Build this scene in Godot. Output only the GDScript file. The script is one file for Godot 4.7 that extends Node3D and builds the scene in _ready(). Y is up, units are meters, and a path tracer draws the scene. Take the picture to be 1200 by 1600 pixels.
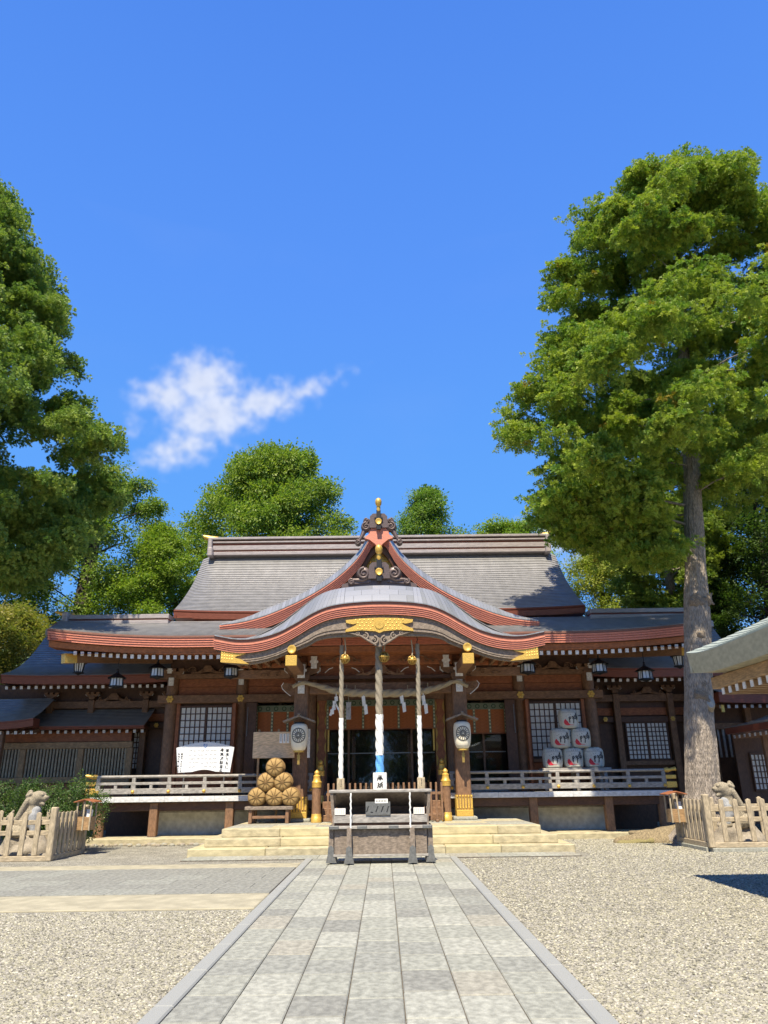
extends Node3D

var rng := RandomNumberGenerator.new()
var M := {}
var T := {}
var boxes := {}
var taken := {}

# ---------------------------------------------------------------- mesh builder
class MB:
	var v := PackedVector3Array()
	var n := PackedVector3Array()
	var c := PackedColorArray()
	var col = null
	func trin(a: Vector3, b: Vector3, d: Vector3, na: Vector3, nb: Vector3, nd: Vector3) -> void:
		v.append(a); v.append(d); v.append(b)
		n.append(na); n.append(nd); n.append(nb)
		if col != null:
			c.append(col); c.append(col); c.append(col)
	func tri(a: Vector3, b: Vector3, d: Vector3) -> void:
		var q := (b - a).cross(d - a).normalized()
		trin(a, b, d, q, q, q)
	func quad(a: Vector3, b: Vector3, d: Vector3, e: Vector3) -> void:   # counter-clockwise seen from outside
		var q := (d - a).cross(e - b).normalized()
		trin(a, b, d, q, q, q); trin(a, d, e, q, q, q)
	func quadn(a: Vector3, b: Vector3, d: Vector3, e: Vector3, na: Vector3, nb: Vector3, nd: Vector3, ne: Vector3) -> void:
		trin(a, b, d, na, nb, nd); trin(a, d, e, na, nd, ne)
	func box(at: Vector3, s: Vector3, bs := Basis()) -> void:
		var h := s * 0.5
		for k in 3:
			for sg in [-1.0, 1.0]:
				var w := Vector3.ZERO; var p := Vector3.ZERO; var r := Vector3.ZERO
				w[k] = h[k] * sg
				p[(k + 1) % 3] = h[(k + 1) % 3]; r[(k + 2) % 3] = h[(k + 2) % 3] * sg
				quad(at + bs * (w - p - r), at + bs * (w + p - r), at + bs * (w + p + r), at + bs * (w - p + r))
	func span(a: Vector3, b: Vector3) -> void:    # box from corner to corner
		box((a + b) * 0.5, (b - a).abs())
	func bbox(at: Vector3, s: Vector3, be: float, bs := Basis()) -> void:    # chamfered box
		var h := s * 0.5
		be = minf(be, minf(h.x, minf(h.y, h.z)) * 0.8)
		for k in 3:
			var i := (k + 1) % 3; var j := (k + 2) % 3
			for sg in [-1.0, 1.0]:
				var w := Vector3.ZERO; var p := Vector3.ZERO; var r := Vector3.ZERO
				w[k] = h[k] * sg; p[i] = h[i] - be; r[j] = (h[j] - be) * sg
				quad(at + bs * (w - p - r), at + bs * (w + p - r), at + bs * (w + p + r), at + bs * (w - p + r))
			for si in [-1.0, 1.0]:
				for sj in [-1.0, 1.0]:
					var a1 := Vector3.ZERO; var a2 := Vector3.ZERO; var l := Vector3.ZERO
					a1[i] = h[i] * si; a1[j] = (h[j] - be) * sj
					a2[i] = (h[i] - be) * si; a2[j] = h[j] * sj
					l[k] = (h[k] - be) * si * sj
					quad(at + bs * (a1 - l), at + bs * (a2 - l), at + bs * (a2 + l), at + bs * (a1 + l))
		for sx in [-1.0, 1.0]:
			for sy in [-1.0, 1.0]:
				for sz in [-1.0, 1.0]:
					var q := Vector3(h.x * sx, (h.y - be) * sy, (h.z - be) * sz)
					var r2 := Vector3((h.x - be) * sx, h.y * sy, (h.z - be) * sz)
					var t2 := Vector3((h.x - be) * sx, (h.y - be) * sy, h.z * sz)
					if sx * sy * sz > 0: tri(at + bs * q, at + bs * r2, at + bs * t2)
					else: tri(at + bs * q, at + bs * t2, at + bs * r2)
	func beam(a: Vector3, b: Vector3, w: float, h: float, up := Vector3.UP) -> void:
		var d := (b - a)
		var z := d.normalized()
		var x := up.cross(z).normalized()
		var y := z.cross(x)
		box((a + b) * 0.5, Vector3(w, h, d.length()), Basis(x, y, z))
	func lathe(pr: Array, seg: int, xf := Transform3D()) -> void:
		for i in pr.size() - 1:
			var a: Vector2 = pr[i]; var b: Vector2 = pr[i + 1]
			if a.distance_to(b) < 1e-5: continue
			var nn := Vector2(b.y - a.y, -(b.x - a.x)).normalized()
			var n0 := nn; var n1 := nn
			if i > 0:
				var p: Vector2 = pr[i - 1]
				var m := Vector2(a.y - p.y, -(a.x - p.x)).normalized()
				if m.dot(nn) > 0.6: n0 = (m + nn).normalized()
			if i < pr.size() - 2:
				var p2: Vector2 = pr[i + 2]
				var m2 := Vector2(p2.y - b.y, -(p2.x - b.x)).normalized()
				if m2.dot(nn) > 0.6: n1 = (m2 + nn).normalized()
			for k in seg:
				var t0 := TAU * k / seg; var t1 := TAU * (k + 1) / seg
				var d0 := Vector3(sin(t0), 0, cos(t0)); var d1 := Vector3(sin(t1), 0, cos(t1))
				var A := xf * (d0 * a.x + Vector3.UP * a.y); var B := xf * (d1 * a.x + Vector3.UP * a.y)
				var C := xf * (d1 * b.x + Vector3.UP * b.y); var D := xf * (d0 * b.x + Vector3.UP * b.y)
				var f := func(d: Vector3, q: Vector2) -> Vector3: return (xf.basis * (d * q.x + Vector3.UP * q.y)).normalized()
				if a.x < 1e-5: trin(A, C, D, f.call(d0, n0), f.call(d1, n1), f.call(d0, n1))
				elif b.x < 1e-5: trin(A, B, C, f.call(d0, n0), f.call(d1, n0), f.call(d1, n1))
				else: quadn(A, B, C, D, f.call(d0, n0), f.call(d1, n0), f.call(d1, n1), f.call(d0, n1))
	func tube(ps: Array, rs, seg: int, twist := 0.0, flute := 0.0, lobes := 3) -> void:
		var u := Vector3.ZERO
		var prev := []
		var pn := []
		var run := 0.0
		for i in ps.size():
			var d: Vector3 = (ps[mini(i + 1, ps.size() - 1)] - ps[maxi(i - 1, 0)]).normalized()
			if i > 0: run += (ps[i] as Vector3).distance_to(ps[i - 1])
			if u == Vector3.ZERO:
				u = d.cross(Vector3(0.31, 0.9, 0.17) if absf(d.y) < 0.8 else Vector3(1, 0.1, 0)).normalized()
			u = (u - d * u.dot(d)).normalized()
			var w := d.cross(u)
			var r: float = rs if not rs is Array else rs[i]
			var ring := []; var rn := []
			for k in seg:
				var t := TAU * k / seg
				var e := u * cos(t) + w * sin(t)
				var rr := r * (1.0 + flute * absf(sin((t * lobes + twist * run) * 0.5)) - flute * 0.5)
				ring.append(ps[i] + e * rr); rn.append(e)
			if prev:
				for k in seg:
					var k2 := (k + 1) % seg
					if flute > 0.0: quad(prev[k], prev[k2], ring[k2], ring[k])
					else: quadn(prev[k], prev[k2], ring[k2], ring[k], pn[k], pn[k2], rn[k2], rn[k])
			if i == 0:
				for k in range(1, seg - 1): tri(ring[0], ring[k + 1], ring[k])
			if i == ps.size() - 1:
				for k in range(1, seg - 1): tri(ring[0], ring[k], ring[k + 1])
			prev = ring; pn = rn
	func poly(pts: PackedVector2Array, z0: float, z1: float, xf := Transform3D()) -> void:   # outline in x, y extruded from z0 to z1
		var p := pts
		if Geometry2D.is_polygon_clockwise(p):
			p = p.duplicate(); p.reverse()
		var lo := minf(z0, z1); var hi := maxf(z0, z1)
		var ix := Geometry2D.triangulate_polygon(p)
		for k in range(0, ix.size(), 3):
			var a := p[ix[k]]; var b := p[ix[k + 1]]; var d := p[ix[k + 2]]
			if (b - a).cross(d - a) < 0:
				var q := b; b = d; d = q
			tri(xf * Vector3(a.x, a.y, hi), xf * Vector3(b.x, b.y, hi), xf * Vector3(d.x, d.y, hi))
			tri(xf * Vector3(a.x, a.y, lo), xf * Vector3(d.x, d.y, lo), xf * Vector3(b.x, b.y, lo))
		for k in p.size():
			var a := p[k]; var b := p[(k + 1) % p.size()]
			quad(xf * Vector3(a.x, a.y, lo), xf * Vector3(b.x, b.y, lo), xf * Vector3(b.x, b.y, hi), xf * Vector3(a.x, a.y, hi))
	func ribbon(ps: Array, w, map: Callable) -> void:   # a flat stroke along 2D points, laid out by map(Vector2) -> Vector3
		var L := []; var R := []
		for i in ps.size():
			var d: Vector2 = (ps[mini(i + 1, ps.size() - 1)] - ps[maxi(i - 1, 0)]).normalized()
			var q: Vector2 = Vector2(-d.y, d.x) * (w if not w is Array else w[i]) * 0.5
			L.append(map.call(ps[i] + q)); R.append(map.call(ps[i] - q))
		for i in ps.size() - 1:
			quad(R[i], R[i + 1], L[i + 1], L[i])
	func mesh() -> ArrayMesh:
		var a := []
		a.resize(Mesh.ARRAY_MAX)
		a[Mesh.ARRAY_VERTEX] = v; a[Mesh.ARRAY_NORMAL] = n
		if c.size(): a[Mesh.ARRAY_COLOR] = c
		var m := ArrayMesh.new()
		m.add_surface_from_arrays(Mesh.PRIMITIVE_TRIANGLES, a)
		return m

# ---------------------------------------------------------------- nodes
func gxf(o: Node3D) -> Transform3D:
	var t := Transform3D()
	var p: Node = o
	while p != self:
		t = p.transform * t
		p = p.get_parent()
	return t

func numbered(s: String) -> String:
	taken[s] = taken.get(s, -1) + 1
	return s if taken[s] == 0 else "%s_%03d" % [s, taken[s]]

func tag(o: Node3D, label: String, category: String, group := "") -> Node3D:
	o.set_meta("label", label); o.set_meta("category", category)
	if group: o.set_meta("group", group)
	return o

func thing(called: String, label: String, category: String, at := Vector3.ZERO, turn := 0.0, group := "") -> Node3D:
	var o := Node3D.new()
	o.name = numbered(called)
	add_child(o, true)
	o.position = at; o.rotation.y = turn
	return tag(o, label, category, group)

func piece(called: String, m: Mesh, mat: Material, parent: Node3D, xf := Transform3D()) -> MeshInstance3D:
	var o := MeshInstance3D.new()
	o.name = called
	o.mesh = m
	o.material_override = mat
	o.transform = xf
	parent.add_child(o, true)
	return o

func part(called: String, b: MB, mat: Material, parent: Node3D) -> MeshInstance3D:
	return piece(called, b.mesh(), mat, parent)

func wpart(called: String, b: MB, mat: Material, parent: Node3D) -> MeshInstance3D:   # mesh written in world coordinates
	return piece(called, b.mesh(), mat, parent, gxf(parent).affine_inverse())

func wpiece(called: String, m: Mesh, mat: Material, parent: Node3D, xf: Transform3D) -> MeshInstance3D:
	return piece(called, m, mat, parent, gxf(parent).affine_inverse() * xf)

func struct(called: String, b: MB, mat: Material) -> MeshInstance3D:
	var o := MeshInstance3D.new()
	o.name = numbered(called)
	o.mesh = b.mesh(); o.material_override = mat
	add_child(o, true)
	o.set_meta("kind", "structure")
	return o

func bm(s: Vector3, be := 0.0) -> ArrayMesh:   # shared box meshes
	var key := [s.snapped(Vector3.ONE * 0.001), be]
	if not boxes.has(key):
		var b := MB.new()
		if be > 0.0: b.bbox(Vector3.ZERO, s, be)
		else: b.box(Vector3.ZERO, s)
		boxes[key] = b.mesh()
	return boxes[key]

func wbox(called: String, parent: Node3D, mat: Material, a: Vector3, b: Vector3, be := 0.0) -> MeshInstance3D:   # box between two world corners
	return wpiece(called, bm((b - a).abs(), be), mat, parent, Transform3D(Basis(), (a + b) * 0.5))

func copy(o: Node3D, label := "", at := Vector3.ZERO, turn := 0.0) -> Node3D:
	var r: Node3D = o.duplicate()
	r.name = numbered(String(o.name).trim_suffix("_000"))
	add_child(r, true)
	r.position = at; r.rotation.y = turn
	if label: r.set_meta("label", label)
	return r

# curve through points (x ascending), smooth
func curve(ps: Array, x: float) -> float:
	var k := 0
	while k < ps.size() - 2 and x > ps[k + 1].x: k += 1
	var p1: Vector2 = ps[k]; var p2: Vector2 = ps[k + 1]
	var p0: Vector2 = ps[maxi(k - 1, 0)]; var p3: Vector2 = ps[mini(k + 2, ps.size() - 1)]
	var h := p2.x - p1.x
	var t := clampf((x - p1.x) / h, -0.2, 1.2)
	var m1 := (p2.y - p0.y) / maxf(p2.x - p0.x, 1e-4) * h
	var m2 := (p3.y - p1.y) / maxf(p3.x - p1.x, 1e-4) * h
	var t2 := t * t; var t3 := t2 * t
	return (2 * t3 - 3 * t2 + 1) * p1.y + (t3 - 2 * t2 + t) * m1 + (-2 * t3 + 3 * t2) * p2.y + (t3 - t2) * m2

# ---------------------------------------------------------------- materials
func noise_tex(freq: float, oct: int, lo: float, hi: float, seed_: int, normal := 0.0, kind := FastNoiseLite.TYPE_SIMPLEX_SMOOTH, size := 512) -> NoiseTexture2D:
	var f := FastNoiseLite.new()
	f.noise_type = kind; f.frequency = freq; f.seed = seed_
	f.fractal_octaves = oct; f.fractal_gain = 0.55
	if oct == 1: f.fractal_type = FastNoiseLite.FRACTAL_NONE
	if kind == FastNoiseLite.TYPE_CELLULAR:
		f.cellular_return_type = FastNoiseLite.RETURN_CELL_VALUE if normal == 0.0 else FastNoiseLite.RETURN_DISTANCE
		f.cellular_jitter = 1.0
	var t := NoiseTexture2D.new()
	t.width = size; t.height = size; t.seamless = true; t.noise = f
	if normal > 0.0:
		t.as_normal_map = true; t.bump_strength = normal
	else:
		var g := Gradient.new()
		g.offsets = PackedFloat32Array([0.0, 1.0])
		g.colors = PackedColorArray([lin(lo, lo, lo), lin(hi, hi, hi)])
		t.color_ramp = g
	return t

func lin(r: float, g: float, b: float) -> Color:
	return Color(r, g, b).linear_to_srgb()

func mk(key: String, col: Color, rough: float, o := {}) -> StandardMaterial3D:
	var m := StandardMaterial3D.new()
	m.resource_name = key
	m.albedo_color = col
	m.roughness = rough
	m.metallic = o.get("metal", 0.0)
	m.metallic_specular = o.get("spec", 0.5)
	if o.has("tex"): m.albedo_texture = T[o.tex]
	if o.has("nrm"):
		m.normal_enabled = true; m.normal_texture = T[o.nrm]; m.normal_scale = o.get("ns", 0.6)
	if o.has("tex") or o.has("nrm"):
		m.uv1_triplanar = true; m.uv1_world_triplanar = o.get("world", true)
		m.uv1_scale = o.get("sc", Vector3.ONE)
	if o.has("detail"):
		m.detail_enabled = true; m.detail_blend_mode = BaseMaterial3D.BLEND_MODE_MUL
		m.detail_albedo = T[o.detail]; m.detail_uv_layer = BaseMaterial3D.DETAIL_UV_2
		m.uv2_triplanar = true; m.uv2_world_triplanar = o.get("world", true); m.uv2_scale = o.get("dsc", Vector3.ONE)
	if o.has("alpha"):
		m.transparency = BaseMaterial3D.TRANSPARENCY_ALPHA; m.albedo_color.a = o.alpha
	if o.get("vcol", false): m.vertex_color_use_as_albedo = true
	if o.has("back"):
		m.backlight_enabled = true; m.backlight = o.back
	M[key] = m
	return m

func materials() -> void:
	T.grain = noise_tex(0.022, 5, 0.42, 1.0, 3)
	T.grain_n = noise_tex(0.03, 4, 0, 1, 3, 3.0)
	T.fine = noise_tex(0.16, 3, 0.55, 1.0, 8)
	T.fine_n = noise_tex(0.14, 3, 0, 1, 8, 4.0)
	T.blotch = noise_tex(0.009, 5, 0.62, 1.0, 21)
	T.stain = noise_tex(0.014, 5, 0.50, 1.0, 5)
	T.cell = noise_tex(0.085, 1, 0.30, 1.0, 12, 0.0, FastNoiseLite.TYPE_CELLULAR, 1024)
	T.cell_n = noise_tex(0.085, 1, 0, 1, 12, 9.0, FastNoiseLite.TYPE_CELLULAR, 1024)
	T.bark = noise_tex(0.03, 5, 0.12, 1.0, 31)
	T.bark_n = noise_tex(0.035, 5, 0, 1, 31, 9.0)
	var gx := Vector3(0.5, 3.4, 3.4); var gy := Vector3(3.4, 0.5, 3.4); var gz := Vector3(3.4, 3.4, 0.5)
	for a in [["x", gx], ["y", gy], ["z", gz]]:
		var g := {"tex": "grain", "nrm": "grain_n", "sc": a[1], "ns": 0.4, "detail": "blotch", "dsc": Vector3.ONE * 0.9}
		mk("wood_" + a[0], lin(0.41, 0.222, 0.118), 0.62, g)           # weathered brown cypress
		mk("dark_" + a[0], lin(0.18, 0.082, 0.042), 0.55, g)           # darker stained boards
		mk("red_" + a[0], lin(0.58, 0.20, 0.075), 0.6, g)             # reddish boards under the eaves
		mk("grey_" + a[0], lin(0.62, 0.575, 0.52), 0.75, g)              # silvered rails
		mk("pale_" + a[0], lin(0.74, 0.60, 0.40), 0.75, g)              # pale new pickets
		mk("ash_" + a[0], lin(0.46, 0.365, 0.285), 0.8, {"tex": "grain", "nrm": "grain_n", "sc": a[1] * 1.6, "ns": 0.7, "detail": "stain", "dsc": Vector3.ONE * 1.3})
		mk("honey_" + a[0], lin(0.66, 0.41, 0.20), 0.6, g)
	mk("fascia", lin(0.78, 0.28, 0.18), 0.5, {"tex": "blotch", "sc": Vector3(1.4, 6, 6), "nrm": "fine_n", "ns": 0.15})
	mk("fascia_brown", lin(0.27, 0.12, 0.08), 0.5, {"tex": "blotch", "sc": Vector3(1.4, 5, 5)})
	mk("eave_brown", lin(0.28, 0.085, 0.05), 0.5, {"tex": "blotch", "sc": Vector3(0.8, 4, 4)})
	mk("copper", lin(0.445, 0.435, 0.43), 0.42, {"tex": "fine", "sc": Vector3(1.6, 5, 5), "metal": 0.2, "detail": "blotch", "dsc": Vector3.ONE * 0.5})
	for k in 4:
		var d: float = [0.0, -0.05, 0.06, 0.02][k]
		mk("panel%d" % k, lin(0.44 + d, 0.44 + d, 0.43 + d * 1.2), 0.36, {"tex": "fine", "sc": Vector3(1.6, 3, 3), "metal": 0.4})
	mk("ridge", lin(0.48, 0.42, 0.40), 0.4, {"tex": "blotch", "sc": Vector3(0.6, 3, 3), "metal": 0.2})
	mk("bronze", lin(0.17, 0.125, 0.115), 0.42, {"metal": 0.35, "tex": "blotch", "sc": Vector3.ONE * 4})
	mk("verdigris", lin(0.54, 0.60, 0.54), 0.5, {"tex": "grain", "sc": Vector3(3, 3, 0.6), "metal": 0.1})
	mk("verdigris_edge", lin(0.50, 0.46, 0.31), 0.6, {"tex": "blotch", "sc": Vector3(2, 2, 1)})
	mk("gold", lin(0.95, 0.60, 0.13), 0.36, {"metal": 0.4, "tex": "blotch", "sc": Vector3.ONE * 5, "nrm": "fine_n", "ns": 0.25})
	mk("gold_dark", lin(0.45, 0.27, 0.07), 0.4, {"metal": 0.7})
	mk("brass", lin(0.50, 0.34, 0.10), 0.4, {"metal": 0.7})
	mk("white", lin(0.93, 0.915, 0.89), 0.55, {"tex": "blotch", "sc": Vector3.ONE * 2})
	mk("paper", lin(0.90, 0.885, 0.84), 0.8, {"back": lin(0.2, 0.2, 0.19)})
	mk("paper_cream", lin(0.90, 0.84, 0.68), 0.8, {"back": lin(0.2, 0.19, 0.15)})
	mk("ema_white", lin(0.80, 0.81, 0.83), 0.6)
	mk("ink", lin(0.03, 0.03, 0.033), 0.6)
	mk("ink_blue", lin(0.10, 0.25, 0.62), 0.6)
	mk("ink_grey", lin(0.22, 0.22, 0.24), 0.6)
	mk("ink_red", lin(0.62, 0.03, 0.055), 0.55)
	mk("paper_red", lin(0.72, 0.40, 0.30), 0.8)
	mk("iron", lin(0.022, 0.022, 0.024), 0.45, {"metal": 0.3})
	mk("steel", lin(0.30, 0.30, 0.29), 0.4, {"metal": 0.6, "tex": "blotch", "sc": Vector3.ONE * 3})
	mk("lamp_glass", lin(0.62, 0.65, 0.66), 0.15)
	mk("plaster", lin(0.76, 0.75, 0.68), 0.9, {"tex": "blotch", "sc": Vector3.ONE * 0.8})
	mk("blind", lin(0.66, 0.20, 0.05), 0.7, {"tex": "grain", "sc": Vector3(0.6, 9, 9)})
	mk("blind_band", lin(0.24, 0.27, 0.17), 0.8, {"tex": "fine", "sc": Vector3.ONE * 3})
	mk("blind_ring", lin(0.05, 0.09, 0.05), 0.8)
	mk("blind_dot", lin(0.62, 0.58, 0.36), 0.8)
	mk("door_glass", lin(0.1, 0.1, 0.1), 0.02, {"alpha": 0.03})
	mk("straw", lin(0.56, 0.36, 0.135), 0.85, {"tex": "grain", "sc": Vector3(5, 5, 5), "nrm": "grain_n", "ns": 1.0})
	mk("straw_dark", lin(0.33, 0.20, 0.075), 0.9, {"tex": "grain", "sc": Vector3(8, 8, 8)})
	mk("rope_old", lin(0.42, 0.36, 0.27), 0.9, {"tex": "grain", "sc": Vector3(8, 8, 8), "nrm": "fine_n", "ns": 0.6})
	mk("rope_straw", lin(0.60, 0.49, 0.32), 0.9, {"tex": "grain", "sc": Vector3(8, 8, 8), "nrm": "fine_n", "ns": 0.6})
	mk("rope_white", lin(0.82, 0.81, 0.78), 0.85)
	mk("rope_blue", lin(0.12, 0.38, 0.80), 0.8)
	mk("komo", lin(0.90, 0.89, 0.80), 0.8, {"tex": "grain", "sc": Vector3(9, 2, 9), "nrm": "fine_n", "ns": 0.3})
	mk("komo_rope", lin(0.60, 0.60, 0.50), 0.85)
	var dd := {"tex": "fine", "nrm": "fine_n", "ns": 0.5, "sc": Vector3.ONE * 1.4, "detail": "stain", "dsc": Vector3(1.5, 1.5, 1.1)}
	mk("slab0", lin(0.53, 0.53, 0.445), 0.85, dd); mk("slab1", lin(0.47, 0.47, 0.405), 0.85, dd)
	mk("slab2", lin(0.56, 0.53, 0.43), 0.85, dd); mk("slab3", lin(0.42, 0.415, 0.36), 0.85, dd); mk("slab4", lin(0.61, 0.605, 0.51), 0.85, dd)
	mk("kerb", lin(0.39, 0.395, 0.37), 0.85, {"tex": "fine", "nrm": "fine_n", "ns": 0.5, "sc": Vector3.ONE * 2})
	mk("step0", lin(0.82, 0.71, 0.42), 0.85, {"tex": "fine", "sc": Vector3.ONE * 1.2, "nrm": "fine_n", "ns": 0.4, "detail": "blotch", "dsc": Vector3(0.6, 1.4, 0.6)})
	mk("step1", lin(0.80, 0.695, 0.44), 0.85, {"tex": "fine", "sc": Vector3.ONE * 1.2, "nrm": "fine_n", "ns": 0.4, "detail": "stain", "dsc": Vector3(0.5, 1.1, 0.5)})
	mk("sand", lin(0.60, 0.54, 0.38), 0.95, {"tex": "fine", "sc": Vector3.ONE * 2, "detail": "blotch", "dsc": Vector3.ONE * 0.5})
	mk("gravel", lin(0.56, 0.525, 0.43), 0.95, {"tex": "cell", "nrm": "cell_n", "ns": 0.9, "sc": Vector3.ONE * 0.55, "detail": "blotch", "dsc": Vector3.ONE * 0.22})
	mk("soil", lin(0.17, 0.13, 0.09), 0.95, {"tex": "cell", "nrm": "cell_n", "ns": 0.8, "sc": Vector3.ONE * 0.9})
	mk("pebble", lin(1, 1, 1), 0.8, {"vcol": true})
	mk("stone", lin(0.92, 0.78, 0.55), 0.9, {"tex": "bark", "sc": Vector3.ONE * 2.6, "nrm": "bark_n", "ns": 0.7, "detail": "fine", "dsc": Vector3.ONE * 3})
	mk("stone_white", lin(0.64, 0.64, 0.63), 0.9, {"tex": "stain", "sc": Vector3.ONE * 4.5, "nrm": "fine_n", "ns": 0.7, "detail": "fine", "dsc": Vector3.ONE * 3})
	mk("rock", lin(0.42, 0.36, 0.28), 0.95, {"tex": "stain", "sc": Vector3.ONE * 2, "nrm": "bark_n", "ns": 1.0})
	mk("bark", lin(0.92, 0.77, 0.62), 0.9, {"tex": "bark", "nrm": "bark_n", "ns": 1.6, "sc": Vector3(3.6, 0.34, 3.6), "detail": "stain", "dsc": Vector3(0.7, 0.5, 0.7)})
	mk("bark_dark", lin(0.13, 0.105, 0.085), 0.9, {"tex": "bark", "nrm": "bark_n", "ns": 1.2, "sc": Vector3(2.0, 0.4, 2.0)})
	mk("burl", lin(0.70, 0.55, 0.40), 0.9, {"tex": "bark", "nrm": "bark_n", "ns": 2.0, "sc": Vector3(4, 3, 4), "detail": "stain", "dsc": Vector3.ONE * 2.5})
	mk("cut_wood", lin(0.52, 0.46, 0.38), 0.85, {"tex": "grain", "sc": Vector3(3, 3, 3)})
	mk("moss", lin(0.52, 0.44, 0.19), 0.95, {"tex": "bark", "sc": Vector3.ONE * 3, "nrm": "fine_n", "ns": 0.8})
	mk("root_wood", lin(0.72, 0.56, 0.33), 0.9, {"tex": "bark", "nrm": "bark_n", "ns": 1.2, "sc": Vector3(1.2, 2.5, 2.5), "detail": "stain", "dsc": Vector3.ONE * 1.5})
	mk("leaf", lin(1, 1, 1), 0.5, {"vcol": true, "back": lin(0.8, 0.9, 0.35), "spec": 0.4})
	mk("board_wood", lin(0.96, 0.68, 0.41), 0.65, {"tex": "grain", "nrm": "grain_n", "sc": Vector3(0.5, 3.4, 3.4), "ns": 0.4})
	mk("hill", lin(0.10, 0.15, 0.07), 1.0, {"tex": "stain", "sc": Vector3.ONE * 0.1})
	mk("deck_white", lin(0.78, 0.78, 0.78), 0.6, {"tex": "blotch", "sc": Vector3(1, 2, 2)})

# ---------------------------------------------------------------- setting
const EXPOSURE := 1.7

func sky_image() -> Image:
	var W := 2048; var H := 1024
	var px := PackedFloat32Array()
	px.resize(W * H * 4)
	var nz := FastNoiseLite.new()
	nz.seed = 4; nz.frequency = 0.085; nz.fractal_octaves = 6; nz.fractal_gain = 0.58; nz.domain_warp_enabled = true; nz.domain_warp_amplitude = 5.0; nz.domain_warp_frequency = 0.06
	var thin := FastNoiseLite.new()
	thin.seed = 9; thin.frequency = 0.02; thin.fractal_octaves = 5
	# cloud lobes: azimuth, elevation, half-width, half-height (degrees), tilt, strength
	var lobes := [[-15.3, 29.3, 2.9, 1.9, 0.1, 1.1], [-17.9, 28.0, 2.6, 1.1, 0.0, 1.05], [-14.2, 27.0, 3.7, 2.2, 0.2, 1.05], [-16.4, 24.4, 3.0, 1.5, 0.35, 0.85], [-18.6, 23.2, 2.3, 0.8, 0.2, 0.55], [-10.2, 28.2, 3.7, 1.4, 0.2, 0.95], [-6.6, 29.2, 2.8, 0.8, 0.32, 0.75], [-4.2, 30.1, 1.5, 0.7, 0.4, 0.5], [-20.6, 25.4, 0.7, 1.2, 0.0, 0.45], [-2.4, 31.0, 1.2, 0.5, 0.3, 0.28], [-16.0, 30.6, 0.8, 0.6, 0.0, 0.6],
		[14.2, 17.6, 2.6, 1.5, -0.1, 1.0], [17.0, 16.0, 3.0, 1.2, 0.0, 0.9], [-33.0, 14.0, 7.0, 2.0, 0.0, 0.7], [38.0, 15.0, 8.0, 2.2, 0.0, 0.7], [75, 24, 9, 3, 0.1, 0.8], [-95, 30, 10, 3, -0.1, 0.8], [140, 22, 12, 3, 0.05, 0.8], [-150, 26, 9, 3, 0.1, 0.8]]
	for j in H:
		var el := 90.0 - 180.0 * (j + 0.5) / H
		var base: Vector3
		if el >= 0.0:
			var s := clampf(el / 90.0, 0, 1)
			var a := Vector3(0.34, 0.60, 1.0); var b := Vector3(0.135, 0.425, 1.0); var d := Vector3(0.108, 0.320, 0.95); var e := Vector3(0.082, 0.255, 0.85); var z := Vector3(0.06, 0.185, 0.70)
			if s < 0.16: base = a.lerp(b, smoothstep(0.0, 0.16, s))
			elif s < 0.4: base = b.lerp(d, (s - 0.16) / 0.24)
			elif s < 0.62: base = d.lerp(e, (s - 0.4) / 0.22)
			else: base = e.lerp(z, (s - 0.62) / 0.38)
		else:
			base = Vector3(0.30, 0.28, 0.24)
		for i in W:
			var az := wrapf(360.0 * (i + 0.5) / W, -180.0, 180.0)     # the picture's left edge looks along -z
			var c := base
			if el > 8.0 and el < 40.0:
				var dens := 0.0
				for l in lobes:
					var dx: float = az - l[0]
					if absf(dx) > l[2] * 2.2: continue
					var dy: float = el - l[1] - dx * l[4]
					var q: float = (dx / l[2]) * (dx / l[2]) + (dy / l[3]) * (dy / l[3])
					if q < 4.0: dens = maxf(dens, l[5] * (1.0 - sqrt(q) * 0.62))
				if dens > 0.0:
					var w := nz.get_noise_2d(az * 6.0, el * 8.0)
					var al := smoothstep(0.08, 0.98, dens + w * 0.5) * minf(1.0, 0.5 + dens)
					c = c.lerp(Vector3(0.82, 0.86, 0.97) * (1.0 + 0.10 * w), clampf(al * 0.84, 0.0, 0.86))
				c = c.lerp(Vector3(0.45, 0.58, 0.95), 0.05 * maxf(0.0, thin.get_noise_2d(az * 2.0, el * 5.0)))
			var o := (j * W + i) * 4
			px[o] = c.x / EXPOSURE; px[o + 1] = c.y / EXPOSURE; px[o + 2] = c.z / EXPOSURE; px[o + 3] = 1.0
	return Image.create_from_data(W, H, false, Image.FORMAT_RGBAF, px.to_byte_array())

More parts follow.
